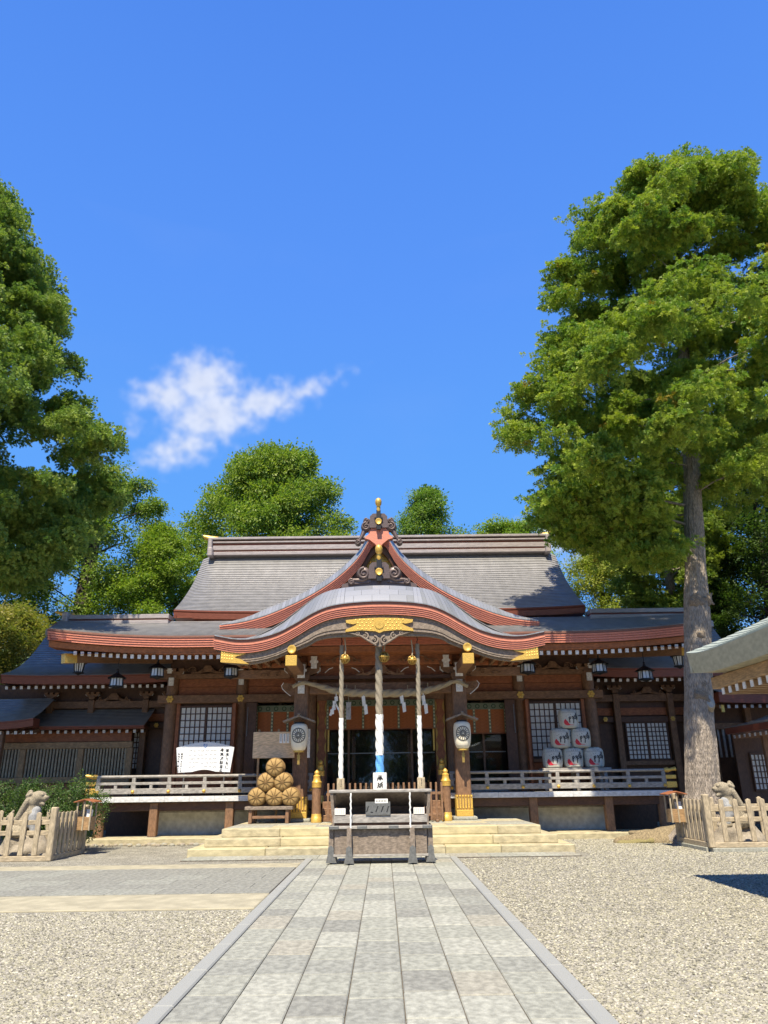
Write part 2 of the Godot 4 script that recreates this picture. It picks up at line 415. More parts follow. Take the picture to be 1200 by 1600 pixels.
func daylight() -> void:
	var cam := Camera3D.new()
	cam.name = "camera"
	add_child(cam)
	cam.fov = 69.4
	cam.near = 0.05; cam.far = 900.0
	cam.position = Vector3(0.08, 1.55, 0.0)
	cam.basis = Basis(Vector3.UP, deg_to_rad(-0.25)) * Basis(Vector3.RIGHT, deg_to_rad(20.1)) * Basis(Vector3.BACK, deg_to_rad(-0.75))
	cam.current = true
	var sky := Sky.new()
	var pm := PanoramaSkyMaterial.new()
	pm.panorama = ImageTexture.create_from_image(sky_image())
	sky.sky_material = pm
	var e := Environment.new()
	e.background_mode = Environment.BG_SKY
	e.sky = sky
	e.background_energy_multiplier = 1.0
	e.tonemap_mode = Environment.TONE_MAPPER_LINEAR
	e.tonemap_exposure = EXPOSURE
	e.sdfgi_enabled = true; e.ssao_enabled = true; e.ssil_enabled = true
	var w := WorldEnvironment.new()
	w.name = "world_environment"
	w.environment = e
	add_child(w)
	var sun := DirectionalLight3D.new()
	sun.name = "sun"
	sun.light_energy = 1.58
	sun.light_color = Color(1.0, 0.955, 0.86)
	sun.light_angular_distance = 0.53
	sun.shadow_enabled = true
	add_child(sun)
	var el := deg_to_rad(59.0); var az := deg_to_rad(-10.0)     # behind the camera, a little to the left
	var to_sun := Vector3(sin(az) * cos(el), sin(el), cos(az) * cos(el))
	sun.look_at_from_position(to_sun * 50.0, Vector3.ZERO, Vector3.UP)

func ground() -> void:
	var b := MB.new()
	b.quad(Vector3(-260, 0, 120), Vector3(260, 0, 120), Vector3(260, 0, -300), Vector3(-260, 0, -300))
	struct("ground", b, M.gravel)
	# loose pebbles on the gravel, near the camera where they can be told apart
	var pm := MB.new()
	var ps := [Vector3(1, 0, 0), Vector3(0.3, 0.1, 0.9), Vector3(-0.8, -0.1, 0.6), Vector3(-0.9, 0.1, -0.5), Vector3(0.2, 0, -1)]
	var top := Vector3(0.1, 0.75, 0.05)
	for k in 5: pm.tri(ps[k], top, ps[(k + 1) % 5])
	for k in 5: pm.tri(ps[k] + Vector3(0, -0.45, 0), ps[k], ps[(k + 1) % 5])
	var mm := MultiMesh.new()
	mm.transform_format = MultiMesh.TRANSFORM_3D
	mm.use_colors = true
	mm.mesh = pm.mesh()
	var N := 230000
	mm.instance_count = N
	rng.seed = 77
	for k in N:
		var z := -lerpf(4.9, 24.0, pow(rng.randf(), 2.1))
		var side := 1.0 if rng.randf() < 0.56 else -1.0
		var w := minf(-z * 0.62 + 0.6, 10.0)
		var x := side * (1.66 + rng.randf() * (w - 1.66))
		if side < 0.0 and z < -10.85: z = -4.9 - rng.randf() * 5.9
		if z < -17.4 and absf(x) < 4.6: x = side * rng.randf_range(4.6, 9.5)
		var s := rng.randf_range(0.005, 0.0115) * (1.0 + 0.03 * absf(z))
		var bs := Basis(Vector3.UP, rng.randf() * TAU) * Basis(Vector3.RIGHT, rng.randf_range(-0.5, 0.5))
		mm.set_instance_transform(k, Transform3D(bs.scaled(Vector3(s * 1.35, s, s)), Vector3(x, s * 0.25, z)))
		var q := rng.randf()
		var t := rng.randf_range(0.24, 0.40) if q < 0.72 else (rng.randf_range(0.12, 0.22) if q < 0.9 else rng.randf_range(0.42, 0.58))
		mm.set_instance_color(k, Color(t * 0.92, t * 0.855, t * rng.randf_range(0.58, 0.74)))
	var g := MultiMeshInstance3D.new()
	g.name = "loose_gravel"; g.multimesh = mm; g.material_override = M.pebble
	add_child(g)
	tag(g, "pale crushed gravel spread over the court beside the paved path", "gravel")
	g.set_meta("kind", "stuff")

func grid_stones(root: Node3D, xs: Array, z0: float, z1: float, la: float, lb: float, top: float, thick: float, mats: Array, gap: float) -> void:
	for i in xs.size() - 1:
		var z := z0 + rng.randf() * la
		var a := z0
		while a > z1 + 0.02:
			var l := rng.randf_range(la, lb)
			if a == z0: l *= rng.randf_range(0.4, 1.0)
			var e := maxf(a - l, z1)
			if e - z1 < 0.18: e = z1
			var dy := rng.randf_range(-0.0025, 0.0025)
			wbox("slab", root, mats[rng.randi() % mats.size()], Vector3(xs[i] + gap, top - thick + dy, a - gap * 2.6), Vector3(xs[i + 1] - gap, top + dy, e + gap * 2.6), 0.009)
			a = e

func paving() -> void:
	rng.seed = 5
	var b := MB.new()
	b.span(Vector3(-1.62, -0.2, -4.0), Vector3(1.62, 0.018, -17.55))
	var path := struct("stone_path", b, M.soil)
	var xs := []
	for k in 8: xs.append(-1.47 + 2.94 * k / 7.0)
	grid_stones(path, xs, -4.1, -17.5, 0.55, 0.82, 0.034, 0.03, [M.slab0, M.slab1, M.slab0, M.slab4, M.slab0, M.slab4, M.slab1, M.slab0, M.slab2, M.slab4, M.slab3], 0.0034)
	for s in [-1.0, 1.0]:
		var z := -4.1
		while z > -17.5:
			var e := maxf(z - 1.1, -17.5)
			wbox("kerb_stone", path, M.kerb, Vector3(s * 1.475, -0.05, z - 0.003), Vector3(s * 1.625, 0.042, e + 0.003), 0.012)
			z = e
	# apron laid in front of the steps
	var ap := MB.new()
	ap.span(Vector3(-4.35, -0.1, -17.58), Vector3(4.35, 0.012, -18.42))
	var apron := struct("stone_apron", ap, M.soil)
	var k2 := 0
	for row in [[-17.6, -17.98], [-17.98, -18.4]]:
		var x := -4.33
		while x < 4.3:
			var e := minf(x + rng.randf_range(0.55, 0.9), 4.33)
			if 4.33 - e < 0.2: e = 4.33
			wbox("slab", apron, [M.slab0, M.slab4, M.slab2][k2 % 3], Vector3(x + 0.004, -0.02, row[0] - 0.004), Vector3(e - 0.004, 0.03, row[1] + 0.004), 0.006)
			x = e; k2 += 1
	# the side path that leads off to the left
	var sp := MB.new()
	sp.span(Vector3(-22, -0.2, -12.35), Vector3(-1.64, 0.010, -15.95))
	var side := struct("side_path", sp, M.soil)
	var row := 0
	for zr in 6:
		var za := -12.37 - zr * 0.594; var zb := za - 0.594
		var x := -1.66 - (0.4 if zr % 2 else 0.0)
		if zr % 2: wbox("slab", side, M.slab3, Vector3(-1.66, -0.02, za), Vector3(x + 0.008, 0.026, zb + 0.008), 0.005)
		while x > -14.5:
			var l := rng.randf_range(0.75, 0.98)
			wbox("slab", side, [M.slab3, M.slab1, M.slab3, M.slab3][rng.randi() % 4], Vector3(x, -0.02, za), Vector3(x - l + 0.008, 0.026, zb + 0.008), 0.005)
			x -= l
	for e in [[-10.95, -12.33], [-15.97, -16.75]]:
		var q := MB.new()
		q.bbox(Vector3(-11.8, -0.04, (e[0] + e[1]) * 0.5), Vector3(20.3, 0.124, absf(e[1] - e[0])), 0.01)
		struct("sand_border", q, M.sand)
	# stone sill under the balcony, left and right
	for s in [-1.0, 1.0]:
		var q := MB.new()
		q.bbox(Vector3(s * 6.6, 0.03, -23.2), Vector3(4.6, 0.26, 1.5), 0.015)
		struct("stone_sill", q, M.step1)
	# row of cobbles in front of the left sill
	var root := thing("cobble_edging", "row of small rounded edging stones below the left balcony", "stones", Vector3(-6.8, 0, -22.1))
	var sm := SphereMesh.new()
	sm.radius = 0.5; sm.height = 1.0; sm.radial_segments = 8; sm.rings = 4
	for k in 46:
		var sz := rng.randf_range(0.07, 0.15)
		piece("cobble", sm, [M.rock, M.slab2, M.stone][k % 3], root, Transform3D(Basis(Vector3.UP, rng.randf() * 3.0).scaled(Vector3(sz * 1.3, sz * 0.8, sz)), Vector3(-2.3 + k * 0.1 + rng.randf_range(-0.04, 0.04), 0.02, rng.randf_range(-0.22, 0.2))))

func steps() -> void:
	rng.seed = 11
	var root := thing("stone_steps", "broad pale yellow stone steps up to the porch columns", "steps", Vector3(0, 0, -20))
	var lv := [[4.42, -18.44, 0.0, 0.178], [4.15, -18.92, 0.178, 0.356], [3.86, -19.42, 0.356, 0.545]]
	var bk := -23.6
	for i in 3:
		var l: Array = lv[i]
		var front: float = l[1]
		var back: float = lv[i + 1][1] - 0.06 if i < 2 else bk
		var x: float = -l[0]
		var k := 0
		while x < l[0] - 0.01:
			var e: float = minf(x + rng.randf_range(1.2, 1.9), l[0])
			if l[0] - e < 0.5: e = l[0]
			if i < 2:
				wbox("step_stone", root, M["step%d" % ((k + i) % 2)], Vector3(x + 0.003, l[2] - (0.0 if i else 0.05), front), Vector3(e - 0.003, l[3], back), 0.016)
			else:
				wbox("step_stone", root, M["step%d" % ((k + 1) % 2)], Vector3(x + 0.003, l[2], front), Vector3(e - 0.003, l[3], front - 0.42), 0.016)
			x = e; k += 1
		if i < 2:   # the sides run back to the building
			for s in [-1.0, 1.0]:
				wbox("step_stone", root, M["step%d" % i], Vector3(s * l[0], l[2] - (0.0 if i else 0.05), back - 0.006), Vector3(s * (lv[i + 1][0] - 0.06), l[3], -22.3), 0.016)
	for ix in 7:
		for iz in 4:
			var x0 := -3.86 + ix * 7.72 / 7.0; var z0 := -19.846 - iz * 0.935
			wbox("platform_slab", root, [M.slab4, M.slab2, M.step1][(ix * 2 + iz) % 3], Vector3(x0 + 0.003, 0.35, z0), Vector3(x0 + 7.72 / 7.0 - 0.003, 0.542, z0 - 0.929), 0.006)

# ---------------------------------------------------------------- roofs
func sheet(b: MB, S: Callable, nu: int, rows: int, lift: float, flip := false) -> void:
	for i in rows:
		var v0 := float(i) / rows; var v1 := float(i + 1) / rows
		var lo := []; var hi := []; var un := []
		for k in nu + 1:
			var u := float(k) / nu
			var p: Vector3 = S.call(u, v0); var q: Vector3 = S.call(u, v1)
			var r: Vector3 = S.call(minf(u + 0.01, 1.0), v0) - S.call(maxf(u - 0.01, 0.0), v0)
			var nn := r.cross(q - p).normalized()
			if nn.y < 0: nn = -nn
			lo.append(p + nn * lift); hi.append(q + nn * lift * 0.1); un.append(p - nn * lift * 0.2)
		for k in nu:
			if not flip:
				b.quad(lo[k], lo[k + 1], hi[k + 1], hi[k])
				b.quad(un[k], un[k + 1], lo[k + 1], lo[k])
			else:
				b.quad(lo[k + 1], lo[k], hi[k], hi[k + 1])
				b.quad(un[k + 1], un[k], lo[k], lo[k + 1])

func sweep(b: MB, path: Array, prof: Array) -> void:   # prof: Vector2(forward, up), front face from top to bottom
	for i in path.size() - 1:
		for j in prof.size() - 1:
			var f := func(p: Vector3, q: Vector2) -> Vector3: return p + Vector3(0, q.y, q.x)
			b.quad(f.call(path[i], prof[j + 1]), f.call(path[i + 1], prof[j + 1]), f.call(path[i + 1], prof[j]), f.call(path[i], prof[j]))
	for e in [0, path.size() - 1]:   # close the ends
		var o: Vector3 = path[e]
		for j in range(1, prof.size() - 1):
			var a := o + Vector3(0, prof[0].y, prof[0].x); var c := o + Vector3(0, prof[j].y, prof[j].x); var d := o + Vector3(0, prof[j + 1].y, prof[j + 1].x)
			if e == 0: b.tri(a, d, c)
			else: b.tri(a, c, d)

func layered(root: Node3D, path: Array, n: int, h: float, gap_h: float, step: float, y0: float, mats: Array, depth: float) -> void:   # thin boards stacked under a roof edge
	for j in n:
		var b := MB.new()
		var y := y0 - j * (h + gap_h)
		sweep(b, path, [Vector2(-depth, y), Vector2(-step * j - 0.006, y), Vector2(-step * j, y - 0.006), Vector2(-step * j, y - h), Vector2(-depth, y - h)])
		wpart("fascia_board", b, mats[mini(j, mats.size() - 1)], root)
		if j < n - 1:
			pass
	var g := MB.new()
	sweep(g, path, [Vector2(-depth, y0), Vector2(-step * n - 0.02, y0 - 0.01), Vector2(-step * n - 0.02, y0 - n * (h + gap_h)), Vector2(-depth, y0 - n * (h + gap_h))])
	wpart("fascia_backing", g, M.dark_x, root)

var KARA := [Vector2(-0.6, 6.30), Vector2(0, 6.33), Vector2(0.55, 6.312), Vector2(1.08, 6.262), Vector2(1.5, 6.17), Vector2(1.88, 6.0), Vector2(2.33, 5.73), Vector2(2.82, 5.48), Vector2(3.37, 5.335), Vector2(3.93, 5.31), Vector2(4.56, 5.42)]
var GABLE := [Vector2(0.0, 9.30), Vector2(0.26, 9.06), Vector2(0.5, 8.62), Vector2(0.77, 8.25), Vector2(1.23, 7.80), Vector2(1.69, 7.45), Vector2(2.26, 7.10), Vector2(2.93, 6.77), Vector2(3.6, 6.50), Vector2(4.27, 6.32), Vector2(4.98, 6.23)]
var MAIN := [Vector2(0.0, 6.93), Vector2(1.0, 7.62), Vector2(2.3, 8.72), Vector2(3.35, 9.92)]

func kara(x: float) -> float: return curve(KARA, absf(x))
func gable(x: float) -> float: return curve(GABLE, absf(x))

func crest(b: MB, at: Vector3, r: float, depth: float) -> void:   # sixteen-petalled flower
	for k in 16:
		var t := TAU * k / 16.0
		var pts := PackedVector2Array()
		var w := r * 0.165
		for q in [Vector2(0.22, -0.25), Vector2(0.8, -0.95), Vector2(0.93, -0.7), Vector2(1.0, 0), Vector2(0.93, 0.7), Vector2(0.8, 0.95), Vector2(0.22, 0.25)]:
			pts.append(Vector2(q.x * r, q.y * w).rotated(t))
		b.poly(pts, 0.0, depth, Transform3D(Basis(), at))
	var c := PackedVector2Array()
	for k in 12: c.append(Vector2(r * 0.17, 0).rotated(TAU * k / 12.0))
	b.poly(c, 0.0, depth * 1.3, Transform3D(Basis(), at))

func spiral(b: MB, at: Vector3, r: float, turns: float, th: float, start: float, dirn: float) -> void:
	var ps := []; var rs := []
	var n := int(turns * 14)
	for k in n + 1:
		var f := float(k) / n
		var t := start + dirn * f * turns * TAU
		var q := r * (1.0 - 0.85 * f)
		ps.append(at + Vector3(cos(t) * q, sin(t) * q, 0.02 * f)); rs.append(th * (1.0 - 0.55 * f))
	b.tube(ps, rs, 6)

func cloud_scroll(b: MB, at: Vector3, w: float, h: float, th: float, sgn: float) -> void:   # a carved wave with curls, growing towards sgn
	spiral(b, at, h * 0.42, 1.4, th, PI * 0.5, sgn)
	spiral(b, at + Vector3(sgn * w * 0.42, -h * 0.08, 0), h * 0.30, 1.2, th * 0.85, PI * 0.5, sgn)
	spiral(b, at + Vector3(sgn * w * 0.72, -h * 0.16, 0), h * 0.2, 1.1, th * 0.7, PI * 0.5, sgn)
	var ps := []; var rs := []
	for k in 9:
		var f := k / 8.0
		ps.append(at + Vector3(sgn * w * f, h * (0.42 - 0.62 * f + 0.1 * sin(f * 9.0)), 0)); rs.append(th * (1.0 - 0.75 * f))
	b.tube(ps, rs, 6)

func flower_boss(b: MB, at: Vector3, r: float) -> void:
	for k in 6:
		b.lathe([Vector2(0, 0.02), Vector2(r * 0.3, 0.016), Vector2(r * 0.36, 0.0)], 8, Transform3D(Basis(Vector3.RIGHT, PI / 2), at + Vector3(cos(TAU * k / 6) * r * 0.6, sin(TAU * k / 6) * r * 0.6, 0)))
	b.lathe([Vector2(0, 0.05), Vector2(r * 0.25, 0.035), Vector2(r * 0.3, 0.0)], 8, Transform3D(Basis(Vector3.RIGHT, PI / 2), at))

func ornament(root: Node3D, at: Vector3, s: float, under_gold: bool) -> void:   # ridge-end plaque with curls and a gilded ball
	var b := MB.new()
	b.poly(PackedVector2Array([Vector2(-0.40, 0), Vector2(0.40, 0), Vector2(0.36, 0.5), Vector2(0.24, 0.62), Vector2(-0.24, 0.62), Vector2(-0.36, 0.5)]), -0.1, 0.12, Transform3D(Basis().scaled(Vector3.ONE * s), at))
	var o := wpart("ridge_plaque", b, M.bronze, root)
	for q in [-1.0, 1.0]:
		var c := MB.new()
		if not under_gold:      # on the gable peak the curls hang down over the verges
			for e in [[0.52, 0.06, 0.22], [0.50, 0.30, 0.15], [0.86, -0.62, 0.13]]:
				var o3 := at + Vector3(q * e[0] * s, e[1] * s, 0.0)
				c.lathe([Vector2(0, 0.1), Vector2(e[2] * 0.8 * s, 0.08), Vector2(e[2] * s, 0.03), Vector2(e[2] * s, -0.1), Vector2(0, -0.1)], 12, Transform3D(Basis(Vector3.RIGHT, PI / 2), o3))
				spiral(c, o3 + Vector3(0, 0, 0.09), e[2] * 0.8 * s, 1.6, e[2] * 0.24 * s, PI * 0.5, -q)
			c.tube([at + Vector3(q * 0.6 * s, -0.1 * s, 0), at + Vector3(q * 0.72 * s, -0.38 * s, 0.02), at + Vector3(q * 0.86 * s, -0.6 * s, 0.02)], [0.12 * s, 0.08 * s, 0.06 * s], 6)
			wpart("carved_curl", c, M.bronze, o)
			continue
		c.lathe([Vector2(0, 0.1), Vector2(0.2 * s, 0.08), Vector2(0.27 * s, 0.03), Vector2(0.27 * s, -0.06), Vector2(0, -0.06)], 14, Transform3D(Basis(Vector3.RIGHT, PI / 2), at + Vector3(q * 0.56 * s, 0.2 * s, 0)))
		spiral(c, at + Vector3(q * 0.56 * s, 0.2 * s, 0.09), 0.22 * s, 1.7, 0.06 * s, PI * 0.5, -q)
		c.lathe([Vector2(0, 0.06), Vector2(0.11 * s, 0.05), Vector2(0.13 * s, 0.0), Vector2(0, -0.05)], 10, Transform3D(Basis(Vector3.RIGHT, PI / 2), at + Vector3(q * 1.02 * s, -0.1 * s, 0.02)))
		spiral(c, at + Vector3(q * 1.02 * s, -0.1 * s, 0.06), 0.11 * s, 1.4, 0.04 * s, PI * 0.4, -q)
		c.poly(PackedVector2Array([Vector2(q * 0.3 * s, 0.1 * s), Vector2(q * 0.6 * s, 0.0), Vector2(q * 1.1 * s, -0.1 * s), Vector2(q * 1.12 * s, -0.2 * s), Vector2(q * 0.3 * s, -0.12 * s)]), -0.08, 0.03, Transform3D(Basis(), at))
		c.tube([at + Vector3(q * 0.35 * s, 0.1 * s, 0.02), at + Vector3(q * 0.62 * s, -0.03 * s, 0.02), at + Vector3(q * 0.95 * s, -0.02 * s, 0.02), at + Vector3(q * 1.12 * s, -0.16 * s, 0.02)], [0.09 * s, 0.09 * s, 0.06 * s, 0.03 * s], 6)
		wpart("carved_curl", c, M.bronze, o)
	var p := MB.new()
	p.span(at + Vector3(-0.09 * s, -0.12 * s, 0.1), at + Vector3(0.09 * s, 0.72 * s, 0.2))
	p.span(at + Vector3(-0.17 * s, 0.36 * s, 0.1), at + Vector3(0.17 * s, 0.42 * s, 0.18))
	wpart("plaque_strip", p, M.iron, o)
	var g := MB.new()
	g.lathe([Vector2(0, 0.03), Vector2(0.08, 0.03), Vector2(0.11, 0.045), Vector2(0.14, 0.02), Vector2(0.14, 0)], 18, Transform3D(Basis(Vector3.RIGHT, PI / 2).scaled(Vector3.ONE * s), at + Vector3(0, 0.22 * s, 0.2)))
	wpart("gold_disc", g, M.gold, o)
	var t := MB.new()
	t.lathe([Vector2(0.085, 0), Vector2(0.085, 0.18), Vector2(0.075, 0.2), Vector2(0.13, 0.3), Vector2(0.14, 0.42), Vector2(0.10, 0.52), Vector2(0.03, 0.56), Vector2(0, 0.56)], 14, Transform3D(Basis(Vector3.RIGHT, 0.25).scaled(Vector3.ONE * s), at + Vector3(0, 0.70 * s, 0.14)))
	wpart("gold_finial", t, M.gold, o)

func shrine_roof(hall: Node3D) -> void:
	# --- upper roof
	var roof := MB.new()
	var ez := -24.2
	var f_main := func(u: float, v: float) -> Vector3:
		var x := lerpf(-6.82, 6.82, u)
		var d := 3.35 * v
		var edge := maxf(0.0, absf(x) - 6.25) / 0.57
		return Vector3(x, curve(MAIN, d) + 0.10 * pow(absf(x) / 6.82, 4) * (1.0 - v) - 0.16 * edge * edge * v, ez - d)
	sheet(roof, f_main, 44, 30, 0.022)
	var f_back := func(u: float, v: float) -> Vector3:
		var p: Vector3 = f_main.call(u, v)
		return Vector3(p.x, p.y, 2.0 * -27.55 - p.z)
	sheet(roof, f_back, 14, 16, 0.02, true)
	var upper := wpart("upper_roof", roof, M.copper, hall)
	var path := []
	for k in 41:
		var x := lerpf(-6.84, 6.84, k / 40.0)
		path.append(Vector3(x, 6.93 + 0.10 * pow(absf(x) / 6.82, 4), ez + 0.02))
	var fa := MB.new()
	sweep(fa, path, [Vector2(-0.3, 0.02), Vector2(0.0, 0.0), Vector2(0.0, -0.03), Vector2(-0.05, -0.07), Vector2(-0.02, -0.09), Vector2(-0.06, -0.26), Vector2(-0.9, -0.3)])
	wpart("eave_board", fa, M.eave_brown, upper)
	for s in [-1.0, 1.0]:
		var e := MB.new()      # thick verge along the gable end
		var vp := []
		for k in 24:
			var p: Vector3 = f_main.call(0.5 + 0.5 * s, k / 23.0)
			vp.append(p)
		for k in 23:
			vp.append(Vector3(vp[22 - k].x, vp[22 - k].y, -55.1 - vp[22 - k].z))
		for k in vp.size() - 1:
			var a: Vector3 = vp[k]; var c: Vector3 = vp[k + 1]
			var dn := Vector3(-s * 0.10, -0.26, 0)
			if s > 0:
				e.quad(a + dn, c + dn, c, a)
				e.quad(a + dn + Vector3(-0.5, 0, 0), c + dn + Vector3(-0.5, 0, 0), c + dn, a + dn)
			else:
				e.quad(c + dn, a + dn, a, c)
				e.quad(c + dn + Vector3(0.5, 0, 0), a + dn + Vector3(0.5, 0, 0), a + dn, c + dn)
		wpart("verge_board", e, M.eave_brown, upper)
		var w := MB.new()
		w.poly(PackedVector2Array([Vector2(-24.6, 6.5), Vector2(-30.5, 6.5), Vector2(-28.7, 8.5), Vector2(-27.55, 9.6), Vector2(-26.4, 8.5)]), 0.0, 0.1, Transform3D(Basis(Vector3(0, 0, 1), Vector3.UP, Vector3(-1, 0, 0)), Vector3(s * 6.2, 0, 0)))
		wpart("gable_wall", w, M.red_y, upper)
	# ridge: stacked caps
	var rz := -27.55
	var rd := [[9.80, 9.93, 0.42, "ridge"], [9.93, 10.02, 0.30, "eave_brown"], [10.02, 10.20, 0.36, "ridge"], [10.20, 10.30, 0.28, "eave_brown"], [10.30, 10.36, 0.38, "ridge"], [10.36, 10.44, 0.24, "fascia_brown"], [10.44, 10.53, 0.40, "ridge"]]
	for r in rd:
		wbox("ridge_cap", upper, M[r[3]], Vector3(-6.45, r[0], rz - r[2]), Vector3(6.45, r[1], rz + r[2]), 0.012)
	for s in [-1.0, 1.0]:
		var b := MB.new()
		b.bbox(Vector3(s * 6.50, 10.14, rz), Vector3(0.16, 0.72, 0.98), 0.03)
		b.bbox(Vector3(s * 6.46, 9.9, rz), Vector3(0.2, 0.34, 1.2), 0.03)
		wpart("ridge_end", b, M.ridge, upper)
		var t := MB.new()
		t.tube([Vector3(s * 6.3, 10.55, rz), Vector3(s * 6.55, 10.58, rz), Vector3(s * 6.8, 10.66, rz), Vector3(s * 6.9, 10.72, rz)], [0.13, 0.13, 0.10, 0.04], 10)
		wpart("gold_ridge_tip", t, M.gold, upper)
	# --- wide lower roof
	var low := MB.new()
	var lift_y := func(x: float) -> float: return 0.27 * pow(maxf(0.0, absf(x) - 5.6) / 4.2, 2.0)
	var f_low := func(u: float, v: float) -> Vector3:
		var wx := lerpf(9.78, 10.45, v)
		var x := lerpf(-wx, wx, u)
		return Vector3(x, 5.68 + lift_y.call(x) * (1.0 - 0.6 * v) + 0.92 * v * (0.75 + 0.25 * v), -21.7 - 2.35 * v)
	sheet(low, f_low, 60, 14, 0.022)
	sheet(low, func(u: float, v: float) -> Vector3:
		var p: Vector3 = f_low.call(u, v)
		return Vector3(p.x, p.y - 0.3 * (1.0 - v), -48.1 - p.z - 3.0 * (1.0 - v)), 20, 8, 0.02, true)
	var lower := wpart("lower_roof", low, M.copper, hall)
	var lp := []
	for k in 61:
		var x := lerpf(-9.8, 9.8, k / 60.0)
		lp.append(Vector3(x, 5.68 + lift_y.call(x), -21.68))
	layered(lower, lp, 5, 0.058, 0.007, 0.022, 0.0, [M.fascia_brown, M.fascia], 0.8)
	var kb := MB.new()
	sweep(kb, lp, [Vector2(-0.8, -0.32), Vector2(-0.2, -0.335), Vector2(-0.24, -0.50), Vector2(-0.8, -0.50)])
	wpart("eave_beam", kb, M.red_x, lower)
	for s in [-1.0, 1.0]:
		var v := MB.new()      # verge board at each end of the lower roof
		var a := Vector3(s * 9.8, 5.95, -21.7); var c := Vector3(s * 10.47, 6.72, -24.05); var d := Vector3(s * 9.8, 5.5, -29.2)
		for q in [[a, c]]:
			var p0: Vector3 = q[0]; var p1: Vector3 = q[1]
			var dn := Vector3(-s * 0.12, -0.34, 0)
			v.quad(p0, p1, p1 + dn, p0 + dn); v.quad(p0 + dn, p1 + dn, p1 + dn + Vector3(-s * 0.6, 0, 0), p0 + dn + Vector3(-s * 0.6, 0, 0))
		wpart("verge_board", v, M.fascia, lower)
		for r in [[6.46, 6.60, 0.34, "ridge"], [6.60, 6.66, 0.24, "eave_brown"], [6.66, 6.80, 0.30, "ridge"]]:
			wbox("ridge_cap", lower, M[r[3]], Vector3(s * 6.86, r[0], -24.05 - r[2]), Vector3(s * 10.15, r[1], -24.05 + r[2]), 0.012)
		var e := MB.new()
		e.bbox(Vector3(s * 10.2, 6.66, -24.05), Vector3(0.18, 0.44, 0.86), 0.03)
		wpart("ridge_end", e, M.ridge, lower)
		var t := MB.new()
		t.tube([Vector3(s * 10.1, 6.84, -24.05), Vector3(s * 10.35, 6.88, -24.05), Vector3(s * 10.7, 6.98, -24.05)], [0.10, 0.10, 0.03], 8)
		wpart("gold_ridge_tip", t, M.gold, lower)
		# corner hip beam with gilded end
		var hb := MB.new()
		hb.beam(Vector3(s * 9.32, 5.12, -22.05), Vector3(s * 7.0, 5.5, -24.9), 0.2, 0.26)
		wpart("hip_beam", hb, M.wood_z, lower)
		var hg := MB.new()
		hg.beam(Vector3(s * 9.36, 5.11, -22.0), Vector3(s * 9.12, 5.15, -22.29), 0.22, 0.28)
		wpart("gold_beam_end", hg, M.gold, lower)
	# rafters with white painted ends
	var rl := 2.95
	var tilt := atan2(0.42, rl)
	var rm := bm(Vector3(0.095, 0.115, rl)); var wm := bm(Vector3(0.097, 0.117, 0.012))
	for s in [-1.0, 1.0]:
		for k in 21:
			var x: float = s * (4.78 + k * 0.212)
			var y: float = 5.10 + lift_y.call(x) * 0.9
			var bs := Basis(Vector3.RIGHT, tilt)
			var o := Vector3(x, y + 0.21, -21.98 - rl * 0.5)
			var rf := wpiece("rafter", rm, M.wood_z, lower, Transform3D(bs, o))
			wpiece("white_end", wm, M.white, rf, Transform3D(bs, o + bs * Vector3(0, 0, rl * 0.5 + 0.006)))
	var sf := MB.new()
	sf.quad(Vector3(-9.6, 5.22, -21.9), Vector3(-9.6, 5.62, -25.0), Vector3(9.6, 5.62, -25.0), Vector3(9.6, 5.22, -21.9))
	sf.quad(Vector3(-7.2, 5.62, -25.0), Vector3(-7.2, 5.4, -29.0), Vector3(7.2, 5.4, -29.0), Vector3(7.2, 5.62, -25.0))
	wpart("soffit", sf, M.red_x, lower)
	# --- gable above the porch
	var gz := -22.8
	var gp := []
	for k in 81:
		var x := lerpf(-4.98, 4.98, k / 80.0)
		if absf(x) < 0.03: x = 0.0
		gp.append(Vector3(x, gable(x), gz))
	var gr := MB.new()
	for s in [-1.0, 1.0]:
		var f := func(u: float, v: float) -> Vector3:
			var x: float = lerpf(4.98, 0.0, v)
			var z := -23.35 - 4.2 * u
			return Vector3(s * x, gable(x) + 0.36 * minf(1.0, (4.98 - x) / 1.5 + 0.1), z)
		sheet(gr, f, 4, 30, 0.02, s > 0)
	var gro := wpart("gable_roof", gr, M.copper, hall)
	# verge shingles along the gable, each a bent copper panel
	for s in [-1.0, 1.0]:
		for k in 46:
			var x0 := lerpf(4.95, 0.14, k / 46.0); var x1 := lerpf(4.95, 0.14, (k + 0.965) / 46.0)
			var g0: float = 0.36 * minf(1.0, (4.98 - x0) / 1.5 + 0.1); var g1: float = 0.36 * minf(1.0, (4.98 - x1) / 1.5 + 0.1)
			var p := MB.new()
			var a := Vector3(s * x0, gable(x0) + 0.012, gz + 0.012); var c := Vector3(s * x1, gable(x1) + 0.012, gz + 0.012)
			var a2 := Vector3(s * x0, gable(x0) + g0 + 0.02, -23.36); var c2 := Vector3(s * x1, gable(x1) + g1 + 0.02, -23.36)
			var am := (a + a2) * 0.5 + Vector3(0, 0.05, 0.02); var cm := (c + c2) * 0.5 + Vector3(0, 0.05, 0.02)
			if s < 0:
				p.quad(a, c, cm, am); p.quad(am, cm, c2, a2); p.quad(a - Vector3(0, 0.03, 0.0), c - Vector3(0, 0.03, 0.0), c, a)
			else:
				p.quad(c, a, am, cm); p.quad(cm, am, a2, c2); p.quad(c - Vector3(0, 0.03, 0.0), a - Vector3(0, 0.03, 0.0), a, c)
			wpart("copper_panel", p, M["panel%d" % (rng.randi() % 4)], gro)
	layered(gro, gp, 6, 0.052, 0.006, 0.028, -0.02, [M.fascia, M.fascia], 0.5)
	var cap := MB.new()    # red block where the two sides meet
